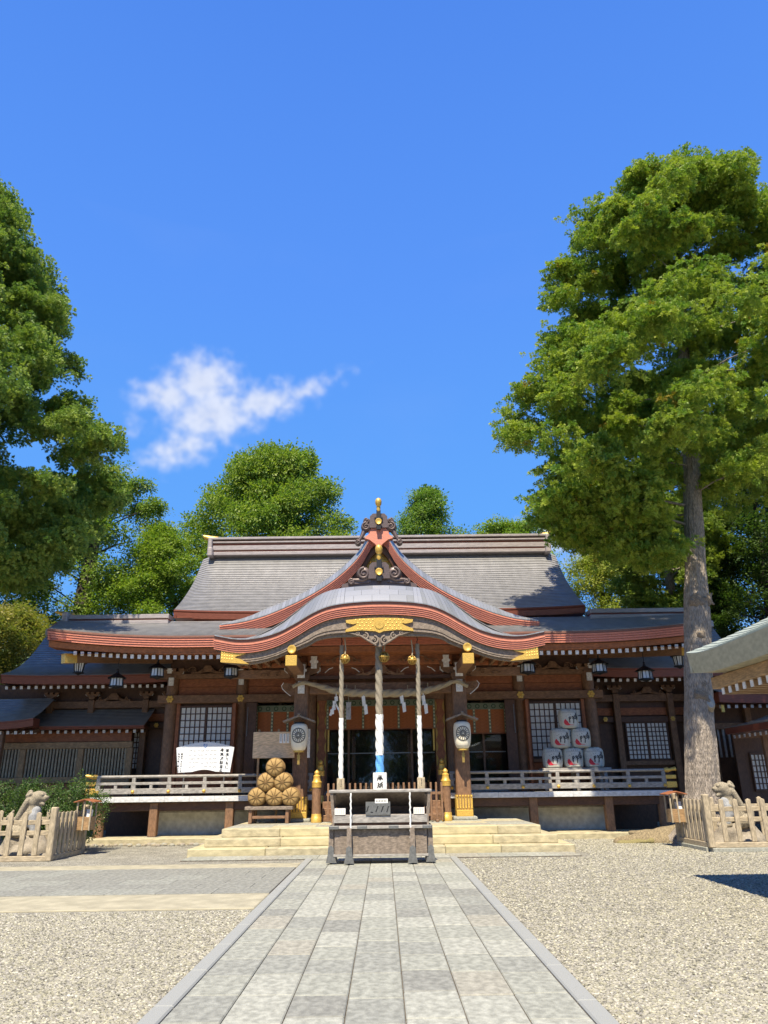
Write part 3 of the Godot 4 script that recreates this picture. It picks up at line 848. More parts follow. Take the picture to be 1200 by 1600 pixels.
	cap.poly(PackedVector2Array([Vector2(-0.46, 8.98), Vector2(-0.3, 8.93), Vector2(-0.14, 8.8), Vector2(0, 8.66), Vector2(0.14, 8.8), Vector2(0.3, 8.93), Vector2(0.46, 8.98), Vector2(0.33, 9.12), Vector2(0.34, 9.34), Vector2(-0.34, 9.34), Vector2(-0.33, 9.12)]), gz - 0.2, gz + 0.05)
	wpart("gable_peak_board", cap, M.fascia, gro)
	var bb := MB.new()     # dark bargeboard set back behind the stacked boards
	sweep(bb, gp, [Vector2(-0.25, -0.33), Vector2(-0.25, -0.48), Vector2(-0.28, -0.62), Vector2(-0.5, -0.62)])
	wpart("bargeboard", bb, M.dark_x, gro)
	var gi := PackedVector2Array()
	for k in 41:
		var x := lerpf(-3.9, 3.9, k / 40.0)
		gi.append(Vector2(x, gable(x) - 0.4))
	gi.append(Vector2(3.9, 5.9)); gi.append(Vector2(-3.9, 5.9))
	var gw := MB.new()
	gw.poly(gi, -23.5, -23.42)
	wpart("gable_panel", gw, M.gold, gro)
	var lat := MB.new()
	for k in 26:
		var x := -3.1 + k * 0.248
		var hy := gable(x) - 0.45
		if hy > 6.3: lat.span(Vector3(x - 0.02, 6.1, -23.415), Vector3(x + 0.02, hy, -23.38))
	for k in 9:
		var y := 6.4 + k * 0.25
		lat.span(Vector3(-2.6 + k * 0.28, y - 0.015, -23.42), Vector3(2.6 - k * 0.28, y + 0.015, -23.385))
	wpart("gable_lattice", lat, M.gold, gro)
	ornament(gro, Vector3(0, 9.32, gz + 0.02), 0.78, false)
	var gt := MB.new()
	gt.bbox(Vector3(0, 9.30, -25.0), Vector3(0.5, 0.34, 4.3), 0.08)
	wpart("ridge_cap", gt, M.ridge, gro)
	for q in [[9.35, -0.5], [8.55, -0.86]]:
		pass
	# --- undulating porch roof
	var kz := -20.3
	var kp := []
	for k in 121:
		var x := lerpf(-4.56, 4.56, k / 120.0)
		kp.append(Vector3(x, kara(x), kz))
	var rise := func(x: float) -> float: return 0.05 + 0.55 * (1.0 - smoothstep(1.6, 4.5, absf(x)))
	var kr := MB.new()
	var f_k := func(u: float, v: float) -> Vector3:
		var x := lerpf(lerpf(-4.5, -4.05, minf(1.0, v * 4.0)), lerpf(4.5, 4.05, minf(1.0, v * 4.0)), u)
		return Vector3(x, kara(x) + rise.call(x) + 0.35 * v * (1.0 - smoothstep(1.0, 4.0, absf(x))), -20.95 - 3.0 * v)
	sheet(kr, f_k, 70, 16, 0.014)
	var por := wpart("porch_roof", kr, M.copper, hall)
	var pan := []       # [x0, x1, t0, t1] of every edge panel: upright ones on the flanks, three courses of long ones on the crown
	for k in 74:
		var x0 := lerpf(-4.54, 4.54, k / 74.0); var x1 := lerpf(-4.54, 4.54, (k + 0.968) / 74.0)
		if absf(x0 + x1) * 0.5 > 1.0: pan.append([x0, x1, 0.0, 1.0])
	for r in 3:
		var e := [-0.98, -0.5, 0.02, 0.55, 0.98] if r % 2 else [-0.98, -0.72, -0.2, 0.3, 0.78, 0.98]
		for k in e.size() - 1: pan.append([e[k] + 0.003, e[k + 1] - 0.003, r / 3.0, (r + 0.97) / 3.0])
	var f_p := func(x: float, t: float) -> Vector3:
		var xx := x - signf(x) * 0.18 * smoothstep(0.9, 1.7, absf(x)) * t
		return Vector3(xx, kara(x) + (kara(xx) - kara(x)) * t + rise.call(x) * (t * (1.25 - 0.25 * t)) + 0.014, kz + 0.014 - 0.66 * t)
	for q4 in pan:
		var p := MB.new()
		var nx := 3 if q4[3] - q4[2] < 0.5 else 1
		for a in nx:
			var xa := lerpf(q4[0], q4[1], float(a) / nx); var xb := lerpf(q4[0], q4[1], float(a + 1) / nx)
			for q in 3:
				var ta := lerpf(q4[2], q4[3], q / 3.0); var tb := lerpf(q4[2], q4[3], (q + 1) / 3.0)
				p.quad(f_p.call(xa, ta), f_p.call(xb, ta), f_p.call(xb, tb), f_p.call(xa, tb))
			p.quad(f_p.call(xa, q4[2]) - Vector3(0, 0.03, 0), f_p.call(xb, q4[2]) - Vector3(0, 0.03, 0), f_p.call(xb, q4[2]), f_p.call(xa, q4[2]))
		wpart("copper_panel", p, M["panel%d" % (rng.randi() % 4)], por)
	var db := MB.new()
	sweep(db, kp, [Vector2(-0.6, 0.0), Vector2(0.0, 0.0), Vector2(0.0, -0.025), Vector2(-0.02, -0.03), Vector2(-0.03, -0.115), Vector2(-0.6, -0.115)])
	wpart("drip_board", db, M.fascia_brown, por)
	layered(por, kp, 5, 0.044, 0.006, 0.02, -0.118, [M.fascia, M.fascia], 0.6)
	# carved bargeboard of the porch
	var bp := []
	for k in 121:
		var x := lerpf(-4.38, 4.38, k / 120.0)
		bp.append(Vector3(x, kara(x) - 0.36, -20.47))
	var low_of := func(x: float) -> float: return 0.30 + 0.26 * (1.0 - smoothstep(0.6, 2.9, absf(x))) + 0.05 * smoothstep(1.75, 1.95, absf(x)) * (1.0 - smoothstep(1.95, 2.6, absf(x)))
	var bd := MB.new()
	var mo := MB.new()
	for k in 120:
		var a: Vector3 = bp[k]; var c: Vector3 = bp[k + 1]
		var da: float = low_of.call(a.x); var dc: float = low_of.call(c.x)
		var lay := [[0.0, 0.62, 0.0], [0.62, 0.70, -0.03], [0.70, 0.80, 0.0], [0.80, 0.86, -0.03], [0.86, 1.0, -0.05]]
		for l in lay:
			var za: float = l[2]
			bd.quad(a + Vector3(0, -da * l[1], za), c + Vector3(0, -dc * l[1], za), c + Vector3(0, -dc * l[0], za), a + Vector3(0, -da * l[0], za))
		bd.quad(a + Vector3(0, -da, -0.18), c + Vector3(0, -dc, -0.18), c + Vector3(0, -dc, -0.05), a + Vector3(0, -da, -0.05))
		for e in [0.62, 0.70, 0.80, 0.86]:
			bd.quad(a + Vector3(0, -da * e, -0.05), c + Vector3(0, -dc * e, -0.05), c + Vector3(0, -dc * e, 0.0), a + Vector3(0, -da * e, 0.0))
	var brd := wpart("bargeboard", bd, M.ash_x, por)
	# ceiling of the porch, boards following the curve
	var so := MB.new()
	for k in 120:
		var a: Vector3 = bp[k] + Vector3(0, 0.02, -0.02); var c: Vector3 = bp[k + 1] + Vector3(0, 0.02, -0.02)
		var bk := Vector3(0, 0, -2.4 if absf(a.x) < 4.0 else -0.5)
		so.quad(a, a + bk, c + bk, c)
	wpart("porch_soffit", so, M.red_z, por)
	for k in 30:
		var x := -4.2 + k * 0.29
		var w := MB.new()
		w.span(Vector3(x - 0.045, kara(x) - 0.48, -20.8), Vector3(x + 0.045, kara(x) - 0.36, -22.9))
		wpart("porch_rafter", w, M.wood_z, por)
	# gilded fittings
	var gpz := -20.44
	var g := MB.new()
	g.poly(PackedVector2Array([Vector2(-0.94, 5.82), Vector2(-0.5, 5.865), Vector2(0, 5.88), Vector2(0.5, 5.865), Vector2(0.94, 5.82), Vector2(0.92, 5.74), Vector2(0.72, 5.70), Vector2(0.62, 5.73), Vector2(0.66, 5.68), Vector2(0.78, 5.62), Vector2(0.93, 5.56), Vector2(0.95, 5.49), Vector2(0.5, 5.53), Vector2(0.12, 5.50), Vector2(0, 5.45), Vector2(-0.12, 5.50), Vector2(-0.5, 5.53), Vector2(-0.95, 5.49), Vector2(-0.93, 5.56), Vector2(-0.78, 5.62), Vector2(-0.66, 5.68), Vector2(-0.62, 5.73), Vector2(-0.72, 5.70), Vector2(-0.92, 5.74)]), gpz, gpz + 0.035)
	var plate := wpart("gold_plate", g, M.gold, brd)
	var cr := MB.new()
	crest(cr, Vector3(0, 5.69, gpz + 0.035), 0.135, 0.02)
	wpart("crest", cr, M.gold, plate)
	var st := MB.new()
	for r in 4:
		for k in 15:
			var x := -0.84 + k * 0.12 + (0.06 if r % 2 else 0.0)
			if absf(x) > 0.17 and absf(x) < 0.6 + 0.08 * absf(r - 1.5): st.lathe([Vector2(0, 0.012), Vector2(0.018, 0.008), Vector2(0.026, 0)], 6, Transform3D(Basis(Vector3.RIGHT, PI / 2), Vector3(x, 5.56 + r * 0.085, gpz + 0.035)))
	wpart("gold_studs", st, M.gold, plate)
	for s in [-1.0, 1.0]:
		var ge := MB.new()
		var pts := PackedVector2Array()
		for q in [Vector2(4.36, 5.02), Vector2(3.66, 4.955), Vector2(3.75, 4.9), Vector2(3.92, 4.86), Vector2(3.98, 4.83), Vector2(3.92, 4.80), Vector2(3.8, 4.77), Vector2(3.58, 4.64), Vector2(4.36, 4.70)]: pts.append(Vector2(q.x * s, q.y))
		ge.poly(pts, -20.46, -20.41)
		var go := wpart("gold_plate", ge, M.gold, brd)
		var dm := MB.new()
		for r in 3:
			for k in 5: dm.lathe([Vector2(0, 0.012), Vector2(0.02, 0.006), Vector2(0.03, 0)], 4, Transform3D(Basis(Vector3.RIGHT, PI / 2), Vector3(s * (4.05 + k * 0.07), 4.77 + r * 0.075 + k * 0.008, -20.41)))
		wpart("gold_studs", dm, M.gold, go)
		var d := MB.new()
		d.lathe([Vector2(0, 0.03), Vector2(0.06, 0.03), Vector2(0.085, 0.05), Vector2(0.115, 0.045), Vector2(0.125, 0)], 20, Transform3D(Basis(Vector3.RIGHT, PI / 2), Vector3(s * 2.42, 5.03, -20.44)))
		wpart("gold_disc", d, M.gold, brd)
		# beam from the column to the bargeboard
		wbox("tie_beam", hall, M.wood_z, Vector3(s * 2.42 - 0.15, 4.58, -20.36), Vector3(s * 2.42 + 0.15, 4.85, -22.7), 0.01)
		wbox("gold_beam_end", hall, M.gold, Vector3(s * 2.42 - 0.155, 4.575, -20.34), Vector3(s * 2.42 + 0.155, 4.855, -20.42), 0.006)
	# hanging carved pendant under the gold plate
	var pe := MB.new()
	pe.poly(PackedVector2Array([Vector2(-0.9, 5.5), Vector2(-0.5, 5.53), Vector2(0, 5.5), Vector2(0.5, 5.53), Vector2(0.9, 5.5), Vector2(0.6, 5.42), Vector2(0.34, 5.30), Vector2(0.14, 5.12), Vector2(0, 5.08), Vector2(-0.14, 5.12), Vector2(-0.34, 5.30), Vector2(-0.6, 5.42)]), -20.56, -20.48)
	for s in [-1.0, 1.0]:
		spiral(pe, Vector3(s * 0.15, 5.25, -20.45), 0.125, 1.5, 0.034, PI * 0.5, s)
		spiral(pe, Vector3(s * 0.40, 5.37, -20.45), 0.10, 1.4, 0.03, PI * 0.5, s)
		spiral(pe, Vector3(s * 0.62, 5.44, -20.45), 0.07, 1.3, 0.024, PI * 0.5, s)
		pe.tube([Vector3(s * 0.1, 5.12, -20.45), Vector3(s * 0.3, 5.24, -20.45), Vector3(s * 0.52, 5.38, -20.45), Vector3(s * 0.9, 5.49, -20.45)], [0.03, 0.035, 0.03, 0.015], 6)
	wpart("carved_pendant", pe, M.ash_x, por)
	# ornament standing on the porch roof ridge, in front of the gable panel
	ornament(por, Vector3(0, 7.45, -22.16), 0.84, true)
	var ob := MB.new()
	ob.poly(PackedVector2Array([Vector2(-1.2, 6.95), Vector2(-1.15, 7.30), Vector2(-0.7, 7.44), Vector2(0, 7.50), Vector2(0.7, 7.44), Vector2(1.15, 7.30), Vector2(1.2, 6.95)]), -22.6, -22.18)
	wpart("ridge_base", ob, M.bronze, por)

# ---------------------------------------------------------------- hall body
func lattice_window(root: Node3D, x0: float, x1: float, y0: float, y1: float, z: float, cols: int, rows: int, wood: String) -> void:   # two paper sashes side by side
	var mid := (x0 + x1) * 0.5
	for s in [[x0, mid - 0.035], [mid + 0.035, x1]]:
		var fr := MB.new()
		var a: float = s[0]; var c: float = s[1]
		fr.span(Vector3(a - 0.035, y0 - 0.05, z - 0.02), Vector3(a, y1 + 0.05, z + 0.03)); fr.span(Vector3(c, y0 - 0.05, z - 0.02), Vector3(c + 0.035, y1 + 0.05, z + 0.03))
		fr.span(Vector3(a, y0 - 0.05, z - 0.02), Vector3(c, y0, z + 0.028)); fr.span(Vector3(a, y1, z - 0.02), Vector3(c, y1 + 0.05, z + 0.028))
		var w := wpart("window_sash", fr, M[wood + "_y"], root)
		var dx := (c - a) / cols; var dy := (y1 - y0) / rows
		for k in range(1, cols):
			wbox("muntin", w, M[wood + "_y"], Vector3(a + dx * k - 0.014, y0, z - 0.006), Vector3(a + dx * k + 0.014, y1, z + 0.02))
		for k in range(1, rows):
			wbox("muntin", w, M[wood + "_x"], Vector3(a, y0 + dy * k - 0.014, z - 0.004), Vector3(c, y0 + dy * k + 0.014, z + 0.018))
		var pm := bm(Vector3(dx - 0.028, dy - 0.028, 0.008))
		for i in cols:
			for j in rows:
				wpiece("paper_pane", pm, M.paper, w, Transform3D(Basis(), Vector3(a + dx * (i + 0.5), y0 + dy * (j + 0.5), z - 0.012)))

func bracket(root: Node3D, at: Vector3, s: float) -> void:   # stepped bearing block with arms and white ends
	var b := MB.new()
	b.poly(PackedVector2Array([Vector2(-0.17, 0), Vector2(0.17, 0), Vector2(0.24, 0.12), Vector2(0.24, 0.22), Vector2(-0.24, 0.22), Vector2(-0.24, 0.12)]), -0.22, 0.22, Transform3D(Basis().scaled(Vector3.ONE * s), at))
	var o := wpart("bracket_block", b, M.wood_x, root)
	var a := MB.new()
	a.poly(PackedVector2Array([Vector2(-0.55, 0.44), Vector2(-0.55, 0.36), Vector2(-0.46, 0.28), Vector2(-0.3, 0.22), Vector2(0.3, 0.22), Vector2(0.46, 0.28), Vector2(0.55, 0.36), Vector2(0.55, 0.44)]), -0.09, 0.09, Transform3D(Basis().scaled(Vector3.ONE * s), at))
	wpart("bracket_arm", a, M.wood_x, o)
	for q in [-1.0, 0.0, 1.0]:
		var c := MB.new()
		c.poly(PackedVector2Array([Vector2(-0.10, 0.44), Vector2(0.10, 0.44), Vector2(0.14, 0.52), Vector2(0.14, 0.60), Vector2(-0.14, 0.60), Vector2(-0.14, 0.52)]), -0.13, 0.13, Transform3D(Basis().scaled(Vector3.ONE * s), at + Vector3(q * 0.44 * s, 0, 0)))
		wpart("bracket_block", c, M.wood_x, o)
	for q in [-1.0, 1.0]:
		var e := MB.new()
		e.poly(PackedVector2Array([Vector2(q * 0.55, 0.44), Vector2(q * 0.55, 0.36), Vector2(q * 0.46, 0.28), Vector2(q * 0.47, 0.265), Vector2(q * 0.57, 0.35), Vector2(q * 0.57, 0.44)]), -0.09, 0.095, Transform3D(Basis().scaled(Vector3.ONE * s), at))
		wpart("white_edge", e, M.white, o)

func nose(root: Node3D, at: Vector3, w: float, h: float, stepd: bool) -> void:   # white painted beam end facing the court
	var b := MB.new()
	if stepd:
		b.poly(PackedVector2Array([Vector2(-w * 0.42, 0), Vector2(w * 0.42, 0), Vector2(w * 0.42, h * 0.42), Vector2(w * 0.62, h * 0.5), Vector2(w * 0.62, h * 0.62), Vector2(w * 0.4, h * 0.68), Vector2(w * 0.46, h), Vector2(-w * 0.46, h), Vector2(-w * 0.4, h * 0.68), Vector2(-w * 0.62, h * 0.62), Vector2(-w * 0.62, h * 0.5), Vector2(-w * 0.42, h * 0.42)]), 0.0, 0.05, Transform3D(Basis(), at))
	else:
		b.bbox(at + Vector3(0, h * 0.5, 0.02), Vector3(w, h, 0.06), 0.006)
	wpart("white_beam_end", b, M.white, root)

func frog_strut(root: Node3D, at: Vector3, w: float, h: float, mat: Material) -> void:
	var b := MB.new()
	var pts := PackedVector2Array([Vector2(-0.16, 1), Vector2(0.16, 1), Vector2(0.22, 0.8), Vector2(0.36, 0.45), Vector2(0.6, 0.2), Vector2(1.0, 0.16), Vector2(1.0, 0), Vector2(0.5, 0), Vector2(0.3, 0.12), Vector2(0, 0.2), Vector2(-0.3, 0.12), Vector2(-0.5, 0), Vector2(-1.0, 0), Vector2(-1.0, 0.16), Vector2(-0.6, 0.2), Vector2(-0.36, 0.45), Vector2(-0.22, 0.8)])
	for k in pts.size(): pts[k] = Vector2(pts[k].x * w, pts[k].y * h)
	b.poly(pts, 0.0, 0.08, Transform3D(Basis(), at))
	for s in [-1.0, 1.0]:
		spiral(b, at + Vector3(s * w * 0.8, h * 0.28, 0.09), h * 0.24, 1.3, 0.022, PI * 0.5, s)
		spiral(b, at + Vector3(s * w * 0.3, h * 0.3, 0.09), h * 0.18, 1.3, 0.02, PI * 0.5, -s)
	wpart("carved_strut", b, mat, root)

func railing(hall: Node3D, s: float, xa: float, xb: float, z: float) -> void:   # low balustrade along the balcony
	var r := thing_part("balustrade", hall)
	for k in 3:
		var y: float = [1.80, 1.61, 1.40][k]
		if k == 0:
			var t := MB.new()
			t.tube([Vector3(s * xa, y, z), Vector3(s * xb, y, z)], 0.042, 10)
			wpart("top_rail", t, M.grey_x, r)
		else:
			var h: float = [0, 0.075, 0.15][k]
			wbox("rail", r, M.grey_x, Vector3(s * xa, y - h * 0.5, z - 0.05), Vector3(s * xb, y + h * 0.5, z + 0.05), 0.008)
		if xb > 8.0:
			var g := MB.new()
			if k == 0: g.tube([Vector3(s * (xb - 0.04), y, z), Vector3(s * (xb + 0.06), y, z), Vector3(s * (xb + 0.12), y, z), Vector3(s * (xb + 0.2), y + 0.02, z), Vector3(s * (xb + 0.3), y + 0.03, z)], [0.055, 0.08, 0.05, 0.05, 0.06], 10)
			else: g.bbox(Vector3(s * (xb + 0.12), y, z), Vector3(0.3, [0, 0.11, 0.17][k], 0.13), 0.012)
			wpart("gold_rail_cap", g, M.gold, r)
			var side := MB.new()    # the rail turns and runs back along the side
			if k == 0: side.tube([Vector3(s * (xb - 0.05), y, z), Vector3(s * (xb - 0.05), y, z - 3.6)], 0.042, 8)
			else: side.box(Vector3(s * (xb - 0.05), y, z - 1.85), Vector3(0.09, [0, 0.075, 0.15][k], 3.5))
			wpart("side_rail", side, M.grey_z, r)
	var n := int(round((xb - xa) / 1.1))
	for k in n + 1:
		var x: float = s * lerpf(xa + 0.06, xb - 0.08, float(k) / n)
		wbox("baluster", r, M.grey_y, Vector3(x - 0.065, 1.47, z - 0.045), Vector3(x + 0.065, 1.575, z + 0.045), 0.006)
		wbox("baluster", r, M.grey_y, Vector3(x - 0.05, 1.645, z - 0.04), Vector3(x + 0.05, 1.775, z + 0.04), 0.006)
		var g := MB.new()
		g.lathe([Vector2(0, 0.05), Vector2(0.025, 0.045), Vector2(0.045, 0.02), Vector2(0.05, 0)], 12, Transform3D(Basis(Vector3.RIGHT, PI / 2), Vector3(x, 1.385, z + 0.05)))
		wpart("gold_stud", g, M.gold, r)
		if k < n:
			var x2: float = s * (lerpf(xa + 0.06, xb - 0.08, (k + 0.5) / n))
			wbox("baluster", r, M.grey_y, Vector3(x2 - 0.045, 1.47, z - 0.04), Vector3(x2 + 0.045, 1.575, z + 0.04), 0.006)

func thing_part(called: String, parent: Node3D) -> Node3D:
	var o := Node3D.new()
	o.name = called
	parent.add_child(o, true)
	return o

func giboshi(root: Node3D, at: Vector3, h: float, r: float) -> void:   # stair post with gilded onion cap and shoe
	var b := MB.new()
	b.lathe([Vector2(r, 0), Vector2(r, h)], 16, Transform3D(Basis(), at))
	var p := wpart("newel_post", b, M.wood_y, root)
	var g := MB.new()
	var q := r * 1.09
	g.lathe([Vector2(q, 0), Vector2(q, 0.12), Vector2(q * 1.05, 0.135), Vector2(q * 0.96, 0.15), Vector2(q * 0.78, 0.18), Vector2(q * 0.7, 0.27), Vector2(q * 0.76, 0.30), Vector2(q * 0.56, 0.325), Vector2(q * 0.42, 0.34), Vector2(q * 0.54, 0.375), Vector2(q * 0.5, 0.41), Vector2(q * 0.22, 0.45), Vector2(0, 0.47)], 18, Transform3D(Basis(), at + Vector3(0, h - 0.1, 0)))
	wpart("gold_post_cap", g, M.gold, p)
	var s := MB.new()
	s.lathe([Vector2(r * 1.16, 0), Vector2(r * 1.16, 0.13), Vector2(r * 1.07, 0.14), Vector2(r * 1.07, 0.2), Vector2(r * 1.01, 0.22)], 16, Transform3D(Basis(), at))
	wpart("gold_post_shoe", s, M.gold, p)

func blind(label: String, x0: float, x1: float, y0: float, y1: float, z: float, nb: int) -> void:
	var r := thing("bamboo_blind", label, "blind", Vector3((x0 + x1) * 0.5, y0, z), 0.0, "rolled bamboo blinds across the hall front")
	var w := x1 - x0; var h := y1 - y0
	var n := int(h / 0.012)
	var b := MB.new()
	for k in n:
		b.box(Vector3(0, (k + 0.5) * h / n, 0.004 * (k % 2)), Vector3(w, h / n * 0.85, 0.012))
	var bl := part("blind_slats", b, M.blind, r)
	bl.set_meta("kind", "stuff")
	piece("header_band", bm(Vector3(w, 0.2, 0.02)), M.blind_band, r, Transform3D(Basis(), Vector3(0, h - 0.1, 0.02)))
	var nr := int(w / 0.25)
	var ring := MB.new()
	ring.lathe([Vector2(0.045, 0), Vector2(0.045, 0.006), Vector2(0.075, 0.006), Vector2(0.075, 0)], 14, Transform3D(Basis(Vector3.RIGHT, PI / 2)))
	var rmesh := ring.mesh()
	for k in nr: piece("ring_motif", rmesh, M.blind_ring, r, Transform3D(Basis(), Vector3(-w * 0.5 + (k + 0.5) * w / nr, h - 0.1, 0.031)))
	for k in nb + 1:
		var x := -w * 0.5 + 0.03 + k * (w - 0.06) / nb
		piece("vertical_band", bm(Vector3(0.075, h - 0.2, 0.016)), M.blind_band, r, Transform3D(Basis(), Vector3(x, (h - 0.2) * 0.5, 0.018)))
		var d := MB.new()
		var m := int(h / 0.11)
		for j in m - 1:
			d.poly(PackedVector2Array([Vector2(-0.028, 0), Vector2(0, -0.04), Vector2(0.028, 0), Vector2(0, 0.04)]), 0.026, 0.03, Transform3D(Basis(), Vector3(x, 0.06 + j * 0.11, 0)))
		part("band_pattern", d, M.blind_dot, r)
	piece("bottom_rod", bm(Vector3(w, 0.03, 0.04), 0.008), M.red_x, r, Transform3D(Basis(), Vector3(0, -0.01, 0.008)))

func shrine_hall() -> void:
	rng.seed = 31
	var hall := thing("shrine_hall", "timber shrine hall with grey copper roofs, gable and curved red edged porch", "shrine", Vector3(0, 0, -26))
	shrine_roof(hall)
	# --- porch columns
	for s in [-1.0, 1.0]:
		var cx: float = s * 2.35; var cz := -22.7
		var col := wbox("porch_column", hall, M.wood_y, Vector3(cx - 0.21, 0.62, cz - 0.21), Vector3(cx + 0.21, 4.42, cz + 0.21), 0.035)
		wbox("column_footing", col, M.slab4, Vector3(cx - 0.34, 0.54, cz - 0.34), Vector3(cx + 0.34, 0.63, cz + 0.34), 0.02)
		wbox("gold_shoe", col, M.gold, Vector3(cx - 0.235, 0.63, cz - 0.235), Vector3(cx + 0.235, 0.80, cz + 0.235), 0.01)
		var sl := MB.new()
		for k in 6:
			for f in 2:
				for e in [-1.0, 1.0]:
					var t := -0.2 + k * 0.08
					var p := Vector3(cx + t, 0, cz + e * 0.22) if f == 0 else Vector3(cx + e * 0.22, 0, cz + t)
					sl.box(Vector3(p.x, 1.0, p.z), Vector3(0.055, 0.40, 0.02) if f == 0 else Vector3(0.02, 0.40, 0.055))
		wpart("gold_slats", sl, M.gold, col)
		for yy in [0.86, 1.16]:
			var sd := MB.new()
			for k in 6: sd.lathe([Vector2(0, 0.03), Vector2(0.018, 0.02), Vector2(0.022, 0)], 6, Transform3D(Basis(Vector3.RIGHT, PI / 2), Vector3(cx - 0.2 + k * 0.08, yy, cz + 0.235)))
			wpart("gold_studs", sd, M.gold, col)
		# top of the column: carved nosings, blocks and white ends
		nose(col, Vector3(cx - s * 0.0, 4.06, cz + 0.235), 0.2, 0.36, false)
		bracket(hall, Vector3(cx, 4.42, cz), 0.95)
		nose(hall, Vector3(cx, 4.50, cz + 0.36), 0.26, 0.40, true)
		nose(hall, Vector3(s * 1.98, 4.78, cz + 0.30), 0.2, 0.36, true)
		var hd := MB.new()     # carved animal-nose beam end on the outer side
		hd.poly(PackedVector2Array([Vector2(0.2 * s, 0), Vector2(0.34 * s, 0), Vector2(0.45 * s, 0.10), Vector2(0.56 * s, 0.2), Vector2(0.60 * s, 0.3), Vector2(0.52 * s, 0.38), Vector2(0.4 * s, 0.36), Vector2(0.2 * s, 0.34)]), -0.1, 0.1, Transform3D(Basis(), Vector3(cx, 4.02, cz)))
		spiral(hd, Vector3(cx + s * 0.42, 4.23, cz + 0.105), 0.09, 1.4, 0.02, PI * 0.5, s)
		var hn := wpart("carved_nosing", hd, M.wood_x, hall)
		var we := MB.new()
		we.tube([Vector3(cx + s * 0.33, 4.01, cz + 0.1), Vector3(cx + s * 0.46, 4.11, cz + 0.1), Vector3(cx + s * 0.57, 4.21, cz + 0.1), Vector3(cx + s * 0.615, 4.31, cz + 0.1), Vector3(cx + s * 0.55, 4.40, cz + 0.1)], 0.014, 5)
		wpart("white_edge", we, M.white, hn)
		# curved side beam from the porch column back to the hall, and towards the outer column
		wbox("side_beam", hall, M.wood_z, Vector3(cx - 0.12, 4.45, -22.9), Vector3(cx + 0.12, 4.8, -25.0), 0.01)
		wbox("eave_purlin", hall, M.red_x, Vector3(s * 2.6, 4.86, -22.62), Vector3(s * 4.5, 5.0, -22.82), 0.01)
		wbox("eave_purlin", hall, M.wood_x, Vector3(s * 2.72, 4.55, -22.66), Vector3(s * 4.5, 4.80, -22.80), 0.01)
		var sc := MB.new()
		cloud_scroll(sc, Vector3(s * 3.1, 4.67, -22.65), 0.7, 0.22, 0.02, s)
		wpart("carved_scroll", sc, M.wood_x, hall)
	# lower carved beam
	var b := MB.new()
	b.bbox(Vector3(0, 4.22, -22.7), Vector3(4.3, 0.34, 0.24), 0.03)
	var lb := wpart("carved_beam", b, M.wood_x, hall)
	var u := MB.new()
	u.poly(PackedVector2Array([Vector2(-2.3, 4.5), Vector2(2.3, 4.5), Vector2(2.3, 4.6), Vector2(-2.3, 4.6)]), -22.78, -22.64)
	wpart("tie_plank", u, M.dark_x, hall)
	# upper beam and panel behind
	wbox("carved_beam", hall, M.red_x, Vector3(-2.2, 4.90, -22.86), Vector3(2.2, 5.24, -22.6), 0.03)
	for s in [-1.0, 1.0]:
		var sc := MB.new()
		cloud_scroll(sc, Vector3(s * 1.15, 5.06, -22.57), 0.62, 0.26, 0.022, s)
		cloud_scroll(sc, Vector3(s * 0.95, 5.06, -22.57), 0.45, 0.22, 0.02, -s)
		cloud_scroll(sc, Vector3(s * 1.5, 4.22, -22.56), 0.6, 0.26, 0.022, -s)
		wpart("carved_scroll", sc, M.wood_x, hall)
		var wl := MB.new()
		for e in [[1.66, 4.68, 1.42, 4.83], [0.62, 4.68, 0.86, 4.82]]:
			wl.tube([Vector3(s * e[0], e[1], -22.56), Vector3(s * (e[0] + e[2]) * 0.5, (e[1] + e[3]) * 0.5 + 0.03, -22.56), Vector3(s * e[2], e[3], -22.56)], 0.013, 5)
		wpart("white_edge", wl, M.white, hall)
	frog_strut(hall, Vector3(0, 4.60, -22.7), 0.72, 0.34, M.wood_x)
	var ty := PackedVector2Array()
	for k in 41:
		var x := lerpf(-2.6, 2.6, k / 40.0)
		ty.append(Vector2(x, kara(x) - 0.4))
	ty.append(Vector2(2.6, 4.6)); ty.append(Vector2(-2.6, 4.6))
	var tp := MB.new()
	tp.poly(ty, -22.95, -22.89)
	wpart("porch_panel", tp, M.red_x, hall)
	var fl := MB.new()
	for s in [-1.0, 1.0]:
		cloud_scroll(fl, Vector3(s * 0.4, 5.42, -22.86), 0.7, 0.34, 0.028, s)
		spiral(fl, Vector3(s * 0.22, 5.5, -22.86), 0.16, 1.5, 0.03, 0.0, s)
		spiral(fl, Vector3(s * 0.62, 5.55, -22.86), 0.12, 1.5, 0.026, 0.0, -s)
		spiral(fl, Vector3(s * 0.92, 5.40, -22.86), 0.09, 1.5, 0.022, 0.0, s)
	wpart("carved_flowers", fl, M.wood_x, hall)
	# --- hall columns, beams, brackets
	for s in [-1.0, 1.0]:
		for x in [2.3, 4.57, 6.87]:
			var cb := MB.new()
			cb.lathe([Vector2(0.2, 0.15), Vector2(0.2, 4.9)], 18, Transform3D(Basis(), Vector3(s * x, 0, -25)))
			wpart("hall_column", cb, M.wood_y, hall)
			if x > 3.0:
				bracket(hall, Vector3(s * x, 4.82, -24.9), 0.62)
				nose(hall, Vector3(s * x, 4.62, -24.74), 0.17, 0.26, false)
				nose(hall, Vector3(s * x, 4.98, -24.46), 0.16, 0.16, true)
				var fb := MB.new()
				flower_boss(fb, Vector3(s * x, 4.19, -24.72), 0.13)
				wpart("gold_flower", fb, M.gold, hall)
		wbox("long_beam", hall, M.wood_x, Vector3(s * 2.5, 4.06, -25.1), Vector3(s * 7.28, 4.32, -24.74), 0.015)
